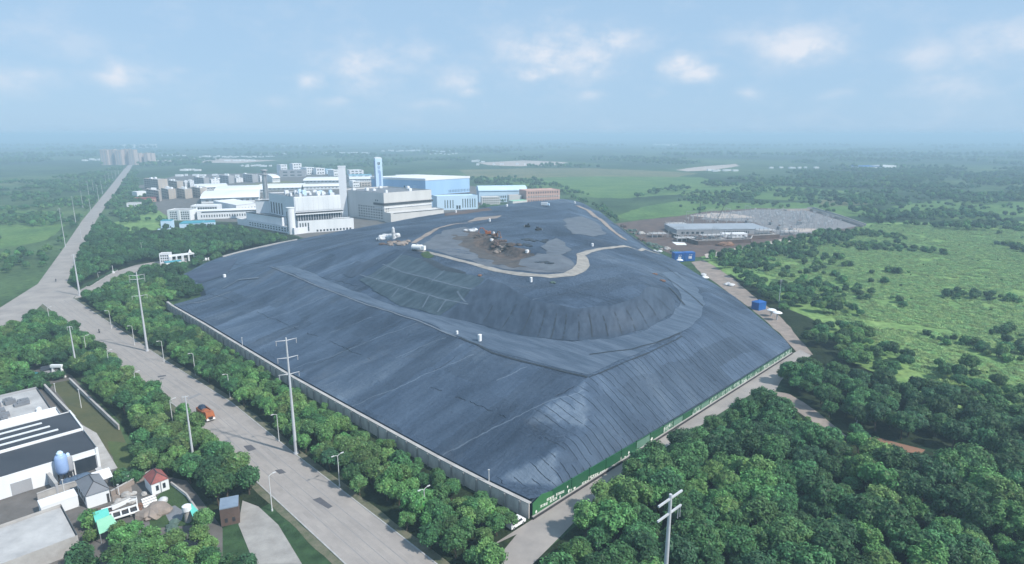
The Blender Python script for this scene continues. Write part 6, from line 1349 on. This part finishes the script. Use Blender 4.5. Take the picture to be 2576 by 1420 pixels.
mb.build('frame', M('white_paint'), t); mb = MB(); mb.box((0, 0, .72), (6.4, 2.3, .2)); mb.build('deck', M('dark_trim'), t); mb = MB(); mb.box((-3.4, 1.5, 1.9), (.25, .25, 1.4)); mb.box((3.4, 1.5, 1.9), (.25, .25, 1.4)); mb.box((0, 1.5, 2.6), (7, .25, .25)); mb.build('headboard', M('white_paint'), t)
for x in (-1.8, 1.8):
    for s in (-1, 1): wheel(t, x, s * 1.1, .45)
done(t)
rr = random.Random(31)
def pile(U, V, n, s0_, m_, lab, sp, name='rubble_pile', zs=.6):
    p = G(U, V); mb = MB()
    for j in range(n): s = s0_ * rr.uniform(.5, 1.2); mb.blob((p.x + rr.uniform(-sp, sp), p.y + rr.uniform(-sp, sp), s * zs * .3), (s, s * .8, s * zs), 2, .5, 1.6, 0, j)
    solo(mb, name, M(m_), lab, 'heap')
pile(332, 1255, 12, .9, 'concrete', 'grey scrap pile between the trailer and the red roofed house', 2.2, zs=.8); pile(382, 1292, 7, 2.4, 'path', 'tan sand heap beside the lawn', 1.2, 'sand_heap', .5); pile(335, 1285, 8, .8, 'rust', 'dark scrap pile right of the white trailer', 1.8); pile(420, 1330, 5, 1.2, 'netting', 'dark heap under netting at the lower edge', 2)
for k in range(4): p = G(356 + k * 2, 1262 + k * 6); d = eF * 3.0; mb = MB(); mb.cyl(p + Vector((0, 0, .3)), p + d + Vector((0, 0, .3)), .28, .28, 10); solo(mb, 'pipe', M('white_paint'), 'white pipe lying in the row beside the sand heap', 'pipe', 'white pipes beside the sand heap')
p = G(474, 1312); h = HZ(p.y, 1272); t = thing('water_tank', 'upright concrete tank with a pale cap at the edge of the lawn', 'tank', tuple(p)); t['local'] = True; mb = MB(); mb.lathe((0, 0, 0), [(.75, 0), (.7, h * .7)], 14); mb.build('column', M('concrete'), t); mb = MB(); mb.lathe((0, 0, h * .7 + .003), [(.95, 0), (.95, h * .28), (.5, h * .33)], 14); mb.build('cap', M('white_wall'), t); done(t)
p = G(411, 1262); mb = MB(); mb.lathe((p.x, p.y, 0), [(1.0, 0), (1.05, .6), (.6, 1.0), (.1, 1.15)], 10); solo(mb, 'flower_bed', M('tarp_white'), 'round white flowering bush on the lawn', 'flower bed')
b = front('shed', 'brown shed with a blue grey sheet roof at the road verge', 'shed', 557, 604, 1326, 1316, 1284, 4.5, 'dark_soil', 'blue_grey', parapet=0, roofh=.25); b.row('R', .1, .9, .8, 1.8, 2, .4, 'dark_trim')
t = thing('hoist_frame', 'white A shaped hoist frame behind the grey workshop', 'hoist', tuple(G(147, 950))); p = G(147, 950); h = HZ(p.y, 921)
mb = MB(); mb.tube([(p.x - 2.2, p.y, 0), (p.x - 1.3, p.y, h)], .4, 6); mb.build('leg', M('white_paint'), t); mb = MB(); mb.tube([(p.x + 2.4, p.y, 0), (p.x + 1.4, p.y, h)], .4, 6); mb.build('leg', M('white_paint'), t); mb = MB(); mb.box((p.x, p.y, h), (4.0, 1.0, .9)); mb.box((p.x, p.y, h * .55), (3.2, .4, .4)); mb.build('beam', M('white_paint'), t)
b = front('shed', 'dark low shed left of the white hoist frame', 'shed', 104, 138, 954, 948, 936, 5, 'grey_wall', 'dark_roof', parapet=0)
sheet('pond', gp([(60, 945), (85, 936), (122, 940), (110, 950), (70, 956)]), .06, M('teal_water'), exc=0)
GPW = 'thin white posts in the yard and on the wall'
for U, Vb, Vt, lab in [(140, 987, 966, 'thin white post on the brown grass strip, left one'), (205, 1027, 980, 'tall thin white lamp post on the brown grass strip'), (162, 1240, 1208, 'white post at the corner of the yard wall'), (300, 1246, 1220, 'white post on the low brown wall'), (325, 1222, 1198, 'white stem with blossom at the bushes')]:
    p = G(U, Vb); h = HZ(p.y, Vt); t = thing('post', lab, 'post', tuple(p), 0, GPW); t['local'] = True; mb = MB(); mb.cyl((0, 0, 0), (0, 0, h), .12, .09, 7); mb.build('shaft', M('lamp_white'), t); mb = MB(); mb.box((0, 0, h), (.45, .25, .2)); mb.build('cap', M('lamp_white'), t); done(t)
for i, hgt, lab in [(3, 3.2, 'thin white post on the landfill wall behind the tallest pole'), (7, 3.0, 'thin white post at the front corner of the landfill wall')]:
    p = wb[i] + nl * .9; t = thing('post', lab, 'post', (p.x, p.y, 3.9), 0, GPW); t['local'] = True; mb = MB(); mb.cyl((0, 0, 0), (0, 0, hgt), .12, .09, 7); mb.build('shaft', M('lamp_white'), t); mb = MB(); mb.box((0, 0, hgt), (.45, .25, .2)); mb.build('cap', M('lamp_white'), t); done(t)
# ------------------------------------------------------------------ vegetation
def leaf_mat(name):
    m, nt, b = newmat(name); at = N(nt, 'ShaderNodeVertexColor'); at.layer_name = 'leaf'
    oi = N(nt, 'ShaderNodeObjectInfo'); hs = N(nt, 'ShaderNodeHueSaturation')
    a = N(nt, 'ShaderNodeMapRange'); a.inputs['To Min'].default_value = .66; a.inputs['To Max'].default_value = 1.22; lk(nt, oi.outputs['Random'], a.inputs['Value'])
    h = N(nt, 'ShaderNodeMath'); h.operation = 'MULTIPLY_ADD'; h.inputs[1].default_value = 7.31; h.inputs[2].default_value = 0; lk(nt, oi.outputs['Random'], h.inputs[0])
    f = N(nt, 'ShaderNodeMath'); f.operation = 'FRACT'; lk(nt, h.outputs[0], f.inputs[0])
    hr = N(nt, 'ShaderNodeMapRange'); hr.inputs['To Min'].default_value = .475; hr.inputs['To Max'].default_value = .525; lk(nt, f.outputs[0], hr.inputs['Value'])
    lk(nt, hr.outputs[0], hs.inputs['Hue']); lk(nt, a.outputs[0], hs.inputs['Value']); lk(nt, at.outputs[0], hs.inputs['Color']); lk(nt, hs.outputs[0], b.inputs['Base Color'])
    b.inputs['Roughness'].default_value = .62; b.inputs['Specular IOR Level'].default_value = .22
    return m
LEAF = leaf_mat('foliage')
PAL = {'dark': (.035, .094, .037), 'mid': (.054, .142, .049), 'light': (.092, .198, .060), 'yellow': (.092, .165, .055), 'pale': (.20, .33, .115)}
def crown_mesh(seed, Rr, z0, Hc, nl, leaves, size, col, flat=1.0, spread=.62, lr=.42, core=True, up=(-.1, 1.1)):
    rr = random.Random(seed); vs, fs, cs = [], [], []
    for k in range(nl):
        th = rr.uniform(0, 2 * math.pi); u = rr.uniform(-.45, 1.0); q = math.sqrt(max(0, 1 - u * u)) * rr.uniform(.55, 1.05)
        c = Vector((math.cos(th) * q * Rr * spread, math.sin(th) * q * Rr * spread, z0 + Hc * .5 + u * Hc * .5 * .62)); r = Rr * lr * rr.uniform(.75, 1.2); rz_ = min(r, Hc * .42) * flat
        kv = rr.uniform(.70, 1.30); kc = [x * kv for x in col]
        if core:
            bm = bmesh.new(); bmesh.ops.create_icosphere(bm, subdivisions=1, radius=1.0); n = len(vs)
            for v in bm.verts: j = 1 + .25 * noise.noise(v.co * 2 + Vector((seed, k, 0))); vs.append((c.x + v.co.x * r * .86 * j, c.y + v.co.y * r * .86 * j, c.z + v.co.z * rz_ * .86 * j))
            for f in bm.faces: fs.append(tuple(v.index + n for v in f.verts)); cs.append([x * rr.uniform(.65, 1.0) for x in kc])
            bm.free()
        for i in range(leaves):
            d = Vector((rr.gauss(0, 1), rr.gauss(0, 1), rr.gauss(.35, 1))).normalized(); e = rr.uniform(.82, 1.12)
            p = c + Vector((d.x * r * e, d.y * r * e, d.z * rz_ * e)); nn = (d + Vector((rr.uniform(-.7, .7), rr.uniform(-.7, .7), rr.uniform(*up)))).normalized()
            u_ = nn.cross(Vector((0, 0, 1)) if abs(nn.z) < .9 else Vector((1, 0, 0))).normalized(); w_ = nn.cross(u_); a = rr.uniform(0, 6.28)
            ux = u_ * math.cos(a) + w_ * math.sin(a); uy = nn.cross(ux); s1 = size * rr.uniform(.6, 1.3); s2 = s1 * rr.uniform(.5, .9); n = len(vs)
            vs += [p - ux * s1 * .5, p + uy * s2 * .5 + nn * .06, p + ux * s1 * .5, p - uy * s2 * .5 + nn * .06]; fs.append((n, n + 1, n + 2, n + 3)); j = rr.uniform(.65, 1.45); cs.append([x * j for x in kc])
    me = bpy.data.meshes.new('crown'); me.from_pydata([tuple(v) for v in vs], [], fs); me.materials.append(LEAF)
    ca = me.color_attributes.new('leaf', 'FLOAT_COLOR', 'CORNER'); arr = []
    for f, c in zip(fs, cs): arr += [c[0], c[1], c[2], 1.0] * len(f)
    ca.data.foreach_set('color', arr); me.update(); return me
def trunk_mesh(seed, h, r):
    rr = random.Random(seed); mb = MB(); pts = [Vector((0, 0, -.1))]; 
    for k in range(1, 4): pts.append(Vector((rr.uniform(-.12, .12) * k, rr.uniform(-.12, .12) * k, h * k / 3)))
    for k in range(3): mb.cyl(pts[k], pts[k + 1], r * (1 - .22 * k), r * (1 - .22 * (k + 1)), 7)
    for k in range(5):
        a = 2 * math.pi * k / 5 + rr.uniform(-.4, .4); s = pts[2].lerp(pts[3], rr.uniform(0, .8)); mb.cyl(s, s + Vector((math.cos(a) * h * .38, math.sin(a) * h * .38, h * .45)), r * .42, r * .12, 5)
    me = bpy.data.meshes.new('trunk'); me.from_pydata(mb.v, [], mb.f); me.materials.append(M('trunk')); me.update(); return me
KIND = {}
def kind(key, pals, shapes, Rr, trunk_h, Hc, nl, leaves, size, **kw):
    KIND[key] = []
    for p in pals:
        for s in range(shapes):
            sd = hash_(key + p + str(s)); KIND[key].append((p, crown_mesh(sd, Rr, trunk_h * .75, Hc, nl, leaves, size, PAL[p], **kw), trunk_mesh(sd, trunk_h, Rr * .07 + .03)))
def hash_(s):
    h = 7
    for ch in s: h = (h * 131 + ord(ch)) % 99991
    return h
kind('round', ['dark', 'mid', 'light', 'yellow'], 3, 2.9, 2.0, 4.4, 21, 56, .50, lr=.35, spread=.68)
kind('broad', ['dark', 'mid', 'light'], 4, 4.0, 2.8, 5.4, 30, 74, .55, lr=.30, spread=.72)
kind('bush', ['dark', 'mid', 'light'], 2, 2.1, .3, 2.5, 9, 55, .5, lr=.46)
kind('tuft', ['pale', 'pale'], 3, 2.3, -.5, 1.3, 8, 36, .5, lr=.42, core=False, up=(.8, 2.6))
kind('far', ['dark', 'mid', 'mid', 'light'], 2, 4.2, 1.5, 6.5, 12, 36, 1.1, lr=.42)
def inview(x, y, z, m=90):
    w_ = z - CH; dep = y * CP - w_ * SP
    if dep < 5: return False
    U = CU + F * x / dep; V = CV - F * (y * SP + w_ * CP) / dep
    return -m < U < 2576 + m and 0 < V < 1420 + m * 1.6
EXB = [(min(p[0] for p in e[0]) - 6, max(p[0] for p in e[0]) + 6, min(p[1] for p in e[0]) - 6, max(p[1] for p in e[0]) + 6, e[0], e[1]) for e in EXC]
def free(x, y, r):
    for x0, x1, y0, y1, poly, mg in EXB:
        if x0 < x < x1 and y0 < y < y1:
            if inpoly((x, y), poly): return False
            if polydist((x, y), poly)[0] < mg + r: return False
    return True
TREES = []     # (dist, x, y, scale, kind, variant index, rotation, region)
def fill(uv, kd, sp, sc, region, thr=None, nf=.02, z=2.0, pal=None, rad=1.6, jit=.42, seed=0.0, post=None):
    poly = [(p.x, p.y) for p in gp(uv, z)]; x0, x1 = min(p[0] for p in poly), max(p[0] for p in poly); y0, y1 = min(p[1] for p in poly), max(p[1] for p in poly)
    rr = random.Random(hash_(region + kd + str(seed))); n = 0; y = y0; row = 0
    while y < y1:
        x = x0 + (sp * .5 if row % 2 else 0)
        while x < x1:
            px, py = x + rr.uniform(-jit, jit) * sp, y + rr.uniform(-jit, jit) * sp; x += sp
            if not inpoly((px, py), poly) or not inview(px, py, 3): continue
            if thr is not None and noise.fractal(Vector((px * nf, py * nf, seed)), 1.0, 2.0, 3) < thr: continue
            s = rr.uniform(*sc)
            if not free(px, py, rad * s): continue
            V_ = KIND[kd]; idx = [i for i, v in enumerate(V_) if pal is None or v[0] in pal]
            # neighbouring trees tend to be of the same sort
            i = idx[int((noise.noise(Vector((px * .035, py * .035, 7))) * .9 + .5) * len(idx) + rr.uniform(-1.6, 1.6)) % len(idx)] if len(idx) > 1 else idx[0]
            it = [math.hypot(px, py), px, py, s, kd, i, rr.uniform(0, 6.28), region]
            if post and not post(it): continue
            TREES.append(it); n += 1
        y += sp * .87; row += 1
    return n
wallxy = [(p.x, p.y) for p in wb]
def dwall(x, y): return min(segdist((x, y), wallxy[i], wallxy[i + 1])[0] for i in range(len(wallxy) - 1))
def droad(x, y): return min(segdist((x, y), RE[i], RE[i + 1])[0] for i in range(len(RE) - 1))
def postA(it):
    d = dwall(it[1], it[2])
    if d < 2.0: return False
    if d < 7: it[3] *= .34 + .07 * d
    return True
fill([(186, 744), (300, 826), (430, 913), (580, 1008), (740, 1138), (970, 1316), (1110, 1430), (1260, 1430), (1345, 1330), (1336, 1270), (1230, 1218), (1100, 1150), (900, 1040), (735, 950), (610, 876), (437, 776), (430, 740), (405, 695), (350, 700), (290, 712), (240, 740)],
     'round', 4.1, (.75, 1.12), 'belt', rad=.9, post=postA)
fill([(-60, 800), (90, 790), (153, 811), (255, 881), (395, 989), (560, 1120), (650, 1180), (690, 1210), (640, 1240), (560, 1190), (480, 1200), (420, 1190), (330, 1200), (330, 1150), (310, 1080), (250, 1010), (190, 950), (130, 950), (-60, 960)], 'round', 4.2, (.75, 1.15), 'left_belt', rad=1.0)
fill([(430, 1195), (480, 1165), (560, 1150), (690, 1200), (700, 1262), (650, 1272), (612, 1300), (600, 1272), (552, 1276), (545, 1330), (520, 1345), (500, 1300), (470, 1245)], 'round', 4.0, (.8, 1.2), 'left_belt', rad=1.0, seed=3)
fill([(-60, 940), (100, 930), (180, 940), (200, 960), (130, 962), (-60, 1000)], 'bush', 3.0, (.8, 1.2), 'yard_bush', rad=.8)
fill([(280, 1180), (330, 1190), (400, 1200), (380, 1230), (300, 1240), (270, 1215)], 'bush', 2.6, (.8, 1.3), 'yard_bush', rad=.7)
fill([(300, 1330), (400, 1335), (520, 1345), (620, 1350), (640, 1470), (260, 1470)], 'round', 4.4, (.7, 1.1), 'left_belt', rad=1.0, seed=8)
fill([(760, 1372), (730, 1362), (700, 1375), (740, 1400)], 'round', 4.0, (.7, .9), 'left_belt', rad=0.1, seed=9)
fill([(215, 1290), (236, 1310), (250, 1420), (180, 1420), (190, 1340)], 'bush', 2.6, (.8, 1.2), 'yard_bush', rad=.5, seed=2)
fill([(1440, 1335), (1490, 1262), (1600, 1190), (1700, 1130), (1800, 1066), (1890, 1008), (1950, 1000), (1990, 1020), (2060, 1065), (2120, 1105), (2250, 1140), (2450, 1180), (2760, 1230), (2760, 1560), (1320, 1560)], 'broad', 4.9, (.55, 1.2), 'forest', z=3, rad=.5)
fill([(1965, 950), (2000, 905), (2100, 930), (2250, 960), (2450, 1010), (2760, 1090), (2760, 1210), (2450, 1165), (2250, 1125), (2140, 1092), (2060, 1030)], 'broad', 5.4, (.5, 1.1), 'mid_forest', z=3, rad=1.2, pal=('dark', 'mid'))
fill([(2010, 880), (1960, 800), (1880, 740), (1800, 680), (1785, 655), (1830, 650), (1900, 670), (2000, 700), (2100, 740), (2200, 800), (2250, 880), (2300, 950), (2100, 920)], 'broad', 6.4, (.55, .95), 'mid_forest', z=3, rad=1.3, thr=-.22, nf=.03, seed=4)
fill([(2200, 800), (2400, 900), (2700, 1000), (2700, 1100), (2450, 1010), (2280, 950)], 'broad', 7.5, (.5, .9), 'mid_forest', z=3, thr=.12, nf=.02, seed=5)
fill([(186, 728), (205, 640), (235, 585), (262, 555), (330, 590), (420, 590), (500, 575), (600, 588), (700, 602), (742, 602), (640, 622), (556, 640), (500, 648), (425, 650), (340, 660), (285, 680), (240, 705), (205, 728)], 'round', 5.2, (.9, 1.35), 'mid_belt', rad=1.2, pal=('dark', 'mid'))
fill([(300, 712), (380, 676), (430, 676), (480, 672), (500, 655), (560, 650), (575, 660), (470, 688), (440, 700), (510, 728), (500, 745), (440, 752), (410, 700), (350, 704)], 'round', 4.6, (.8, 1.2), 'mid_belt', rad=1.0, pal=('dark', 'mid'), seed=2)
fill([(246, 548), (296, 480), (330, 430), (346, 430), (350, 470), (400, 520), (420, 545), (330, 560), (262, 556)], 'far', 8, (.55, .85), 'far', thr=-.12, nf=.03)
fill([(-200, 480), (200, 440), (310, 420), (268, 478), (206, 553), (150, 632), (92, 716), (-200, 760)], 'far', 9, (.5, .95), 'far', thr=.02, nf=.012, seed=6)
fill([(130, 660), (205, 556), (262, 485), (255, 485), (190, 558), (95, 690)], 'far', 7, (.6, .9), 'far', seed=7, thr=-.3, nf=.05)
fill([(1480, 520), (1560, 500), (1700, 470), (1900, 440), (2100, 425), (2700, 420), (2700, 580), (2400, 575), (2200, 560), (2180, 545), (2060, 505), (1900, 500), (1700, 505), (1560, 540)], 'far', 10, (.6, 1.2), 'far', thr=.22, nf=.010, seed=8)
fill([(1860, 470), (2000, 430), (2300, 425), (2700, 430), (2700, 490), (2400, 520), (2200, 510), (2000, 490)], 'far', 10, (.6, 1.2), 'far', thr=.14, nf=.007, seed=9)
fill([(1178, 448), (1330, 446), (1420, 470), (1480, 490), (1440, 500), (1400, 478), (1200, 464)], 'far', 10, (.5, 1.0), 'far', thr=.0, nf=.02, seed=10)
fill([(1430, 500), (1475, 505), (1560, 560), (1600, 590), (1580, 570), (1520, 520)], 'far', 6, (.4, .8), 'far', seed=11)
fill([(1700, 480), (2400, 470), (2700, 560), (2700, 600), (2200, 558), (1700, 530)], 'bush', 12, (.9, 1.8), 'far', thr=.08, nf=.03, seed=12)
fill([(400, 545), (430, 580), (480, 580), (600, 570), (620, 585), (500, 592), (400, 590)], 'far', 7, (.5, .8), 'far', seed=13)
fill([(1770, 650), (1850, 625), (1960, 600), (2060, 588), (2170, 578), (2150, 600), (1960, 640), (1850, 672), (1800, 670)], 'far', 7.5, (.55, .9), 'far', seed=14)
fill([(1240, 530), (1300, 505), (1200, 495), (1150, 505)], 'far', 8, (.5, .7), 'far', seed=15, thr=.2)
# the hazy plain: hedges and woods out to the horizon
for k, (V0, V1, sp, sc, thr) in enumerate([(424, 398, 22, (.9, 1.5), .22), (398, 378, 44, (1.4, 2.2), .24), (378, 366, 90, (2.0, 3.2), .22)]):
    fill([(-150, V0), (2720, V0), (2720, V1), (-150, V1)], 'far', sp, sc, 'far', thr=thr, nf=.0035 / (k + 1), seed=20 + k, z=0)
# scrub field on the right
SCR = [(1800, 660), (1900, 632), (2060, 596), (2200, 566), (2400, 564), (2700, 560), (2700, 1060), (2500, 1010), (2300, 930), (2180, 850), (2080, 790), (1960, 700)]
fill(SCR, 'tuft', 2.5, (.6, 1.2), 'scrub', thr=-.45, nf=.05, z=0, rad=0, seed=30)
fill(SCR, 'bush', 5.6, (.45, 1.5), 'scrub_bush', thr=.36, nf=.018, z=0, rad=0, seed=31)
fill(SCR, 'bush', 9.0, (.25, .45), 'scrub', thr=.40, nf=.06, z=0, rad=0, seed=33)
fill([(1790, 660), (1900, 640), (2000, 620), (2100, 640), (2250, 720), (2300, 800), (2150, 770), (1980, 695)], 'bush', 6.5, (.6, 1.5), 'scrub_bush', thr=-.02, nf=.04, z=0, rad=0, seed=32)
EXB = [e for e in EXB if e[5] != .3 or len(e[4]) not in (6, 8)]
fill([(1960, 1000), (2000, 1000), (2070, 1055), (2135, 1105), (2135, 1165), (2050, 1120), (1960, 1060), (1925, 1025)], 'bush', 2.6, (.4, .8), 'track_bush', z=.5, rad=.3, pal=('light', 'mid'))
fill([(2175, 1120), (2250, 1140), (2335, 1145), (2330, 1200), (2250, 1180), (2185, 1165)], 'bush', 2.8, (.4, .8), 'track_bush', z=.5, rad=.3, seed=2, pal=('light', 'mid'))
TREES.sort(key=lambda t: t[0])
INFO = {
 'belt': ('round_tree', 'tree', 'trees between the road and the grey wall', {'dark': 'dark green round tree in the belt between the road and the grey wall', 'mid': 'green round tree in the belt between the road and the grey wall', 'light': 'light green round tree in the belt between the road and the grey wall', 'yellow': 'yellow green round tree in the belt between the road and the grey wall'}),
 'left_belt': ('round_tree', 'tree', 'trees between the road and the yards', {'dark': 'dark green round tree on the yard side of the road', 'mid': 'green round tree on the yard side of the road', 'light': 'light green round tree on the yard side of the road', 'yellow': 'yellow green round tree on the yard side of the road'}),
 'mid_belt': ('round_tree', 'tree', 'trees round the landfill entrance', {'dark': 'dark green tree in the grove round the landfill entrance', 'mid': 'mid green tree in the grove round the landfill entrance'}),
 'forest': ('broadleaf_tree', 'tree', 'trees of the wood in front of the hoarding', {'dark': 'dark green broadleaf tree in the wood before the green hoarding', 'mid': 'mid green broadleaf tree in the wood before the green hoarding', 'light': 'light green broadleaf tree in the wood before the green hoarding'}),
 'mid_forest': ('broadleaf_tree', 'tree', 'trees of the dark wood beyond the dirt track', {'dark': 'dark green tree in the wood beyond the dirt track', 'mid': 'mid green tree in the wood beyond the dirt track', 'light': 'light green tree in the wood beyond the dirt track'}),
 'scrub_bush': ('bush', 'bush', 'bushes on the scrub field', {'dark': 'dark green bush standing on the pale scrub field', 'mid': 'mid green bush standing on the pale scrub field', 'light': 'light green bush standing on the pale scrub field'}),
 'track_bush': ('bush', 'bush', 'bushes beside the dirt track', {'mid': 'mid green bush growing along the near side of the dirt track', 'light': 'light green bush growing along the near side of the dirt track'}),
 'yard_bush': ('bush', 'bush', 'bushes among the yards', {'dark': 'dark green bush growing among the yard buildings', 'mid': 'mid green bush growing among the yard buildings', 'light': 'light green bush growing among the yard buildings'}),
}
LIMIT = {'round_tree': 300, 'broadleaf_tree': 300, 'bush': 220}
cnt = {}; stuff = {}; PROTO = {}
def place(x, y, s, kd, i, rz, nm, lab, cat, grp):
    p, cm_, tm = KIND[kd][i]
    if kd == 'bush':
        o = bpy.data.objects.new(nm, cm_); COL.objects.link(o); tag(o, lab, cat, grp); o.location = (x, y, 0); o.rotation_euler = (0, 0, rz); o.scale = (s, s, s * rnd(.85, 1.15)); PROTO.setdefault((kd, i), o); return o
    t = thing(nm, lab, cat, (x, y, 0), rz, grp); t.scale = (s, s, s * rnd(.88, 1.18))
    c = bpy.data.objects.new('crown', cm_); COL.objects.link(c); c.parent = t
    k = bpy.data.objects.new('trunk', tm); COL.objects.link(k); k.parent = t
    PROTO.setdefault((kd, i), c); return t
for d, x, y, s, kd, i, rz, reg in TREES:
    if reg in INFO and cnt.get(INFO[reg][0], 0) < LIMIT[INFO[reg][0]] and inview(x, y, 4, 25):
        nm, cat, grp, lb = INFO[reg]; cnt[nm] = cnt.get(nm, 0) + 1; place(x, y, s, kd, i, rz, nm, lb[KIND[kd][i][0]], cat, grp)
    else: stuff.setdefault('woods' if kd in ('round', 'broad', 'far') else 'scrub', []).append((x, y, s, kd, i, rz))
print('individual', cnt, 'stuff', {k: len(v) for k, v in stuff.items()})
# sorts that only occur in the masses: one real specimen of each, standing in its own wood
for nm, lst in stuff.items():
    for it in list(lst):
        if (it[3], it[4]) not in PROTO:
            x, y, s, kd, i, rz = it; lst.remove(it)
            if kd == 'tuft': o = place(x, y, s, 'tuft', i, rz, 'grass_tuft', 'tuft of pale tall grass on the scrub field', 'grass', 'specimen grass tufts on the scrub field')
            elif kd == 'bush': o = place(x, y, s, kd, i, rz, 'bush', 'lone bush on the far edge of the scrub', 'bush', 'bushes on the far scrub')
            else: o = place(x, y, s, kd, i, rz, 'far_tree', 'tree standing among the distant woods of the plain', 'tree', 'trees in the distant woods')
def scatter(name, lst, label):
    me = bpy.data.meshes.new(name); me.from_pydata([(x, y, 0) for x, y, *_ in lst], [], [])
    keys = sorted(set((kd, i) for _, _, _, kd, i, _ in lst)); ki = {k: n for n, k in enumerate(keys)}
    a = me.attributes.new('sort', 'INT', 'POINT'); a.data.foreach_set('value', [ki[(l[3], l[4])] for l in lst])
    a = me.attributes.new('turn', 'FLOAT_VECTOR', 'POINT'); a.data.foreach_set('vector', [c for l in lst for c in (0, 0, l[5])])
    a = me.attributes.new('size', 'FLOAT_VECTOR', 'POINT'); a.data.foreach_set('vector', [c for l in lst for c in (l[2], l[2], l[2] * rnd(.8, 1.15) * (.62 if l[3] == 'tuft' else 1))])
    o = bpy.data.objects.new(name, me); COL.objects.link(o); o['kind'] = 'stuff'; o['label'] = label
    ng = bpy.data.node_groups.new(name, 'GeometryNodeTree'); ng.interface.new_socket('Geometry', in_out='INPUT', socket_type='NodeSocketGeometry'); ng.interface.new_socket('Geometry', in_out='OUTPUT', socket_type='NodeSocketGeometry')
    gi, go_ = ng.nodes.new('NodeGroupInput'), ng.nodes.new('NodeGroupOutput'); jn = ng.nodes.new('GeometryNodeJoinGeometry')
    def na(n, t): q = ng.nodes.new('GeometryNodeInputNamedAttribute'); q.data_type = t; q.inputs['Name'].default_value = n; return q.outputs[0]
    so_, tu, sz = na('sort', 'INT'), na('turn', 'FLOAT_VECTOR'), na('size', 'FLOAT_VECTOR')
    for k, n in ki.items():
        oi = ng.nodes.new('GeometryNodeObjectInfo'); oi.inputs['Object'].default_value = PROTO[k]; oi.transform_space = 'ORIGINAL'; oi.inputs['As Instance'].default_value = True
        cp = ng.nodes.new('FunctionNodeCompare'); cp.data_type = 'INT'; cp.operation = 'EQUAL'; ng.links.new(so_, cp.inputs[2]); cp.inputs[3].default_value = n
        ip = ng.nodes.new('GeometryNodeInstanceOnPoints'); ng.links.new(gi.outputs[0], ip.inputs['Points']); ng.links.new(cp.outputs[0], ip.inputs['Selection']); ng.links.new(oi.outputs['Geometry'], ip.inputs['Instance'])
        ng.links.new(tu, ip.inputs['Rotation']); ng.links.new(sz, ip.inputs['Scale']); ng.links.new(ip.outputs[0], jn.inputs[0])
    ng.links.new(jn.outputs[0], go_.inputs[0]); md = o.modifiers.new('scatter', 'NODES'); md.node_group = ng
scatter('woods', stuff['woods'], 'woods and tree belts fading into the hazy plain')
scatter('scrub_growth', stuff['scrub'], 'low pale green scrub covering the field on the right')
print('objects', len(bpy.data.objects))
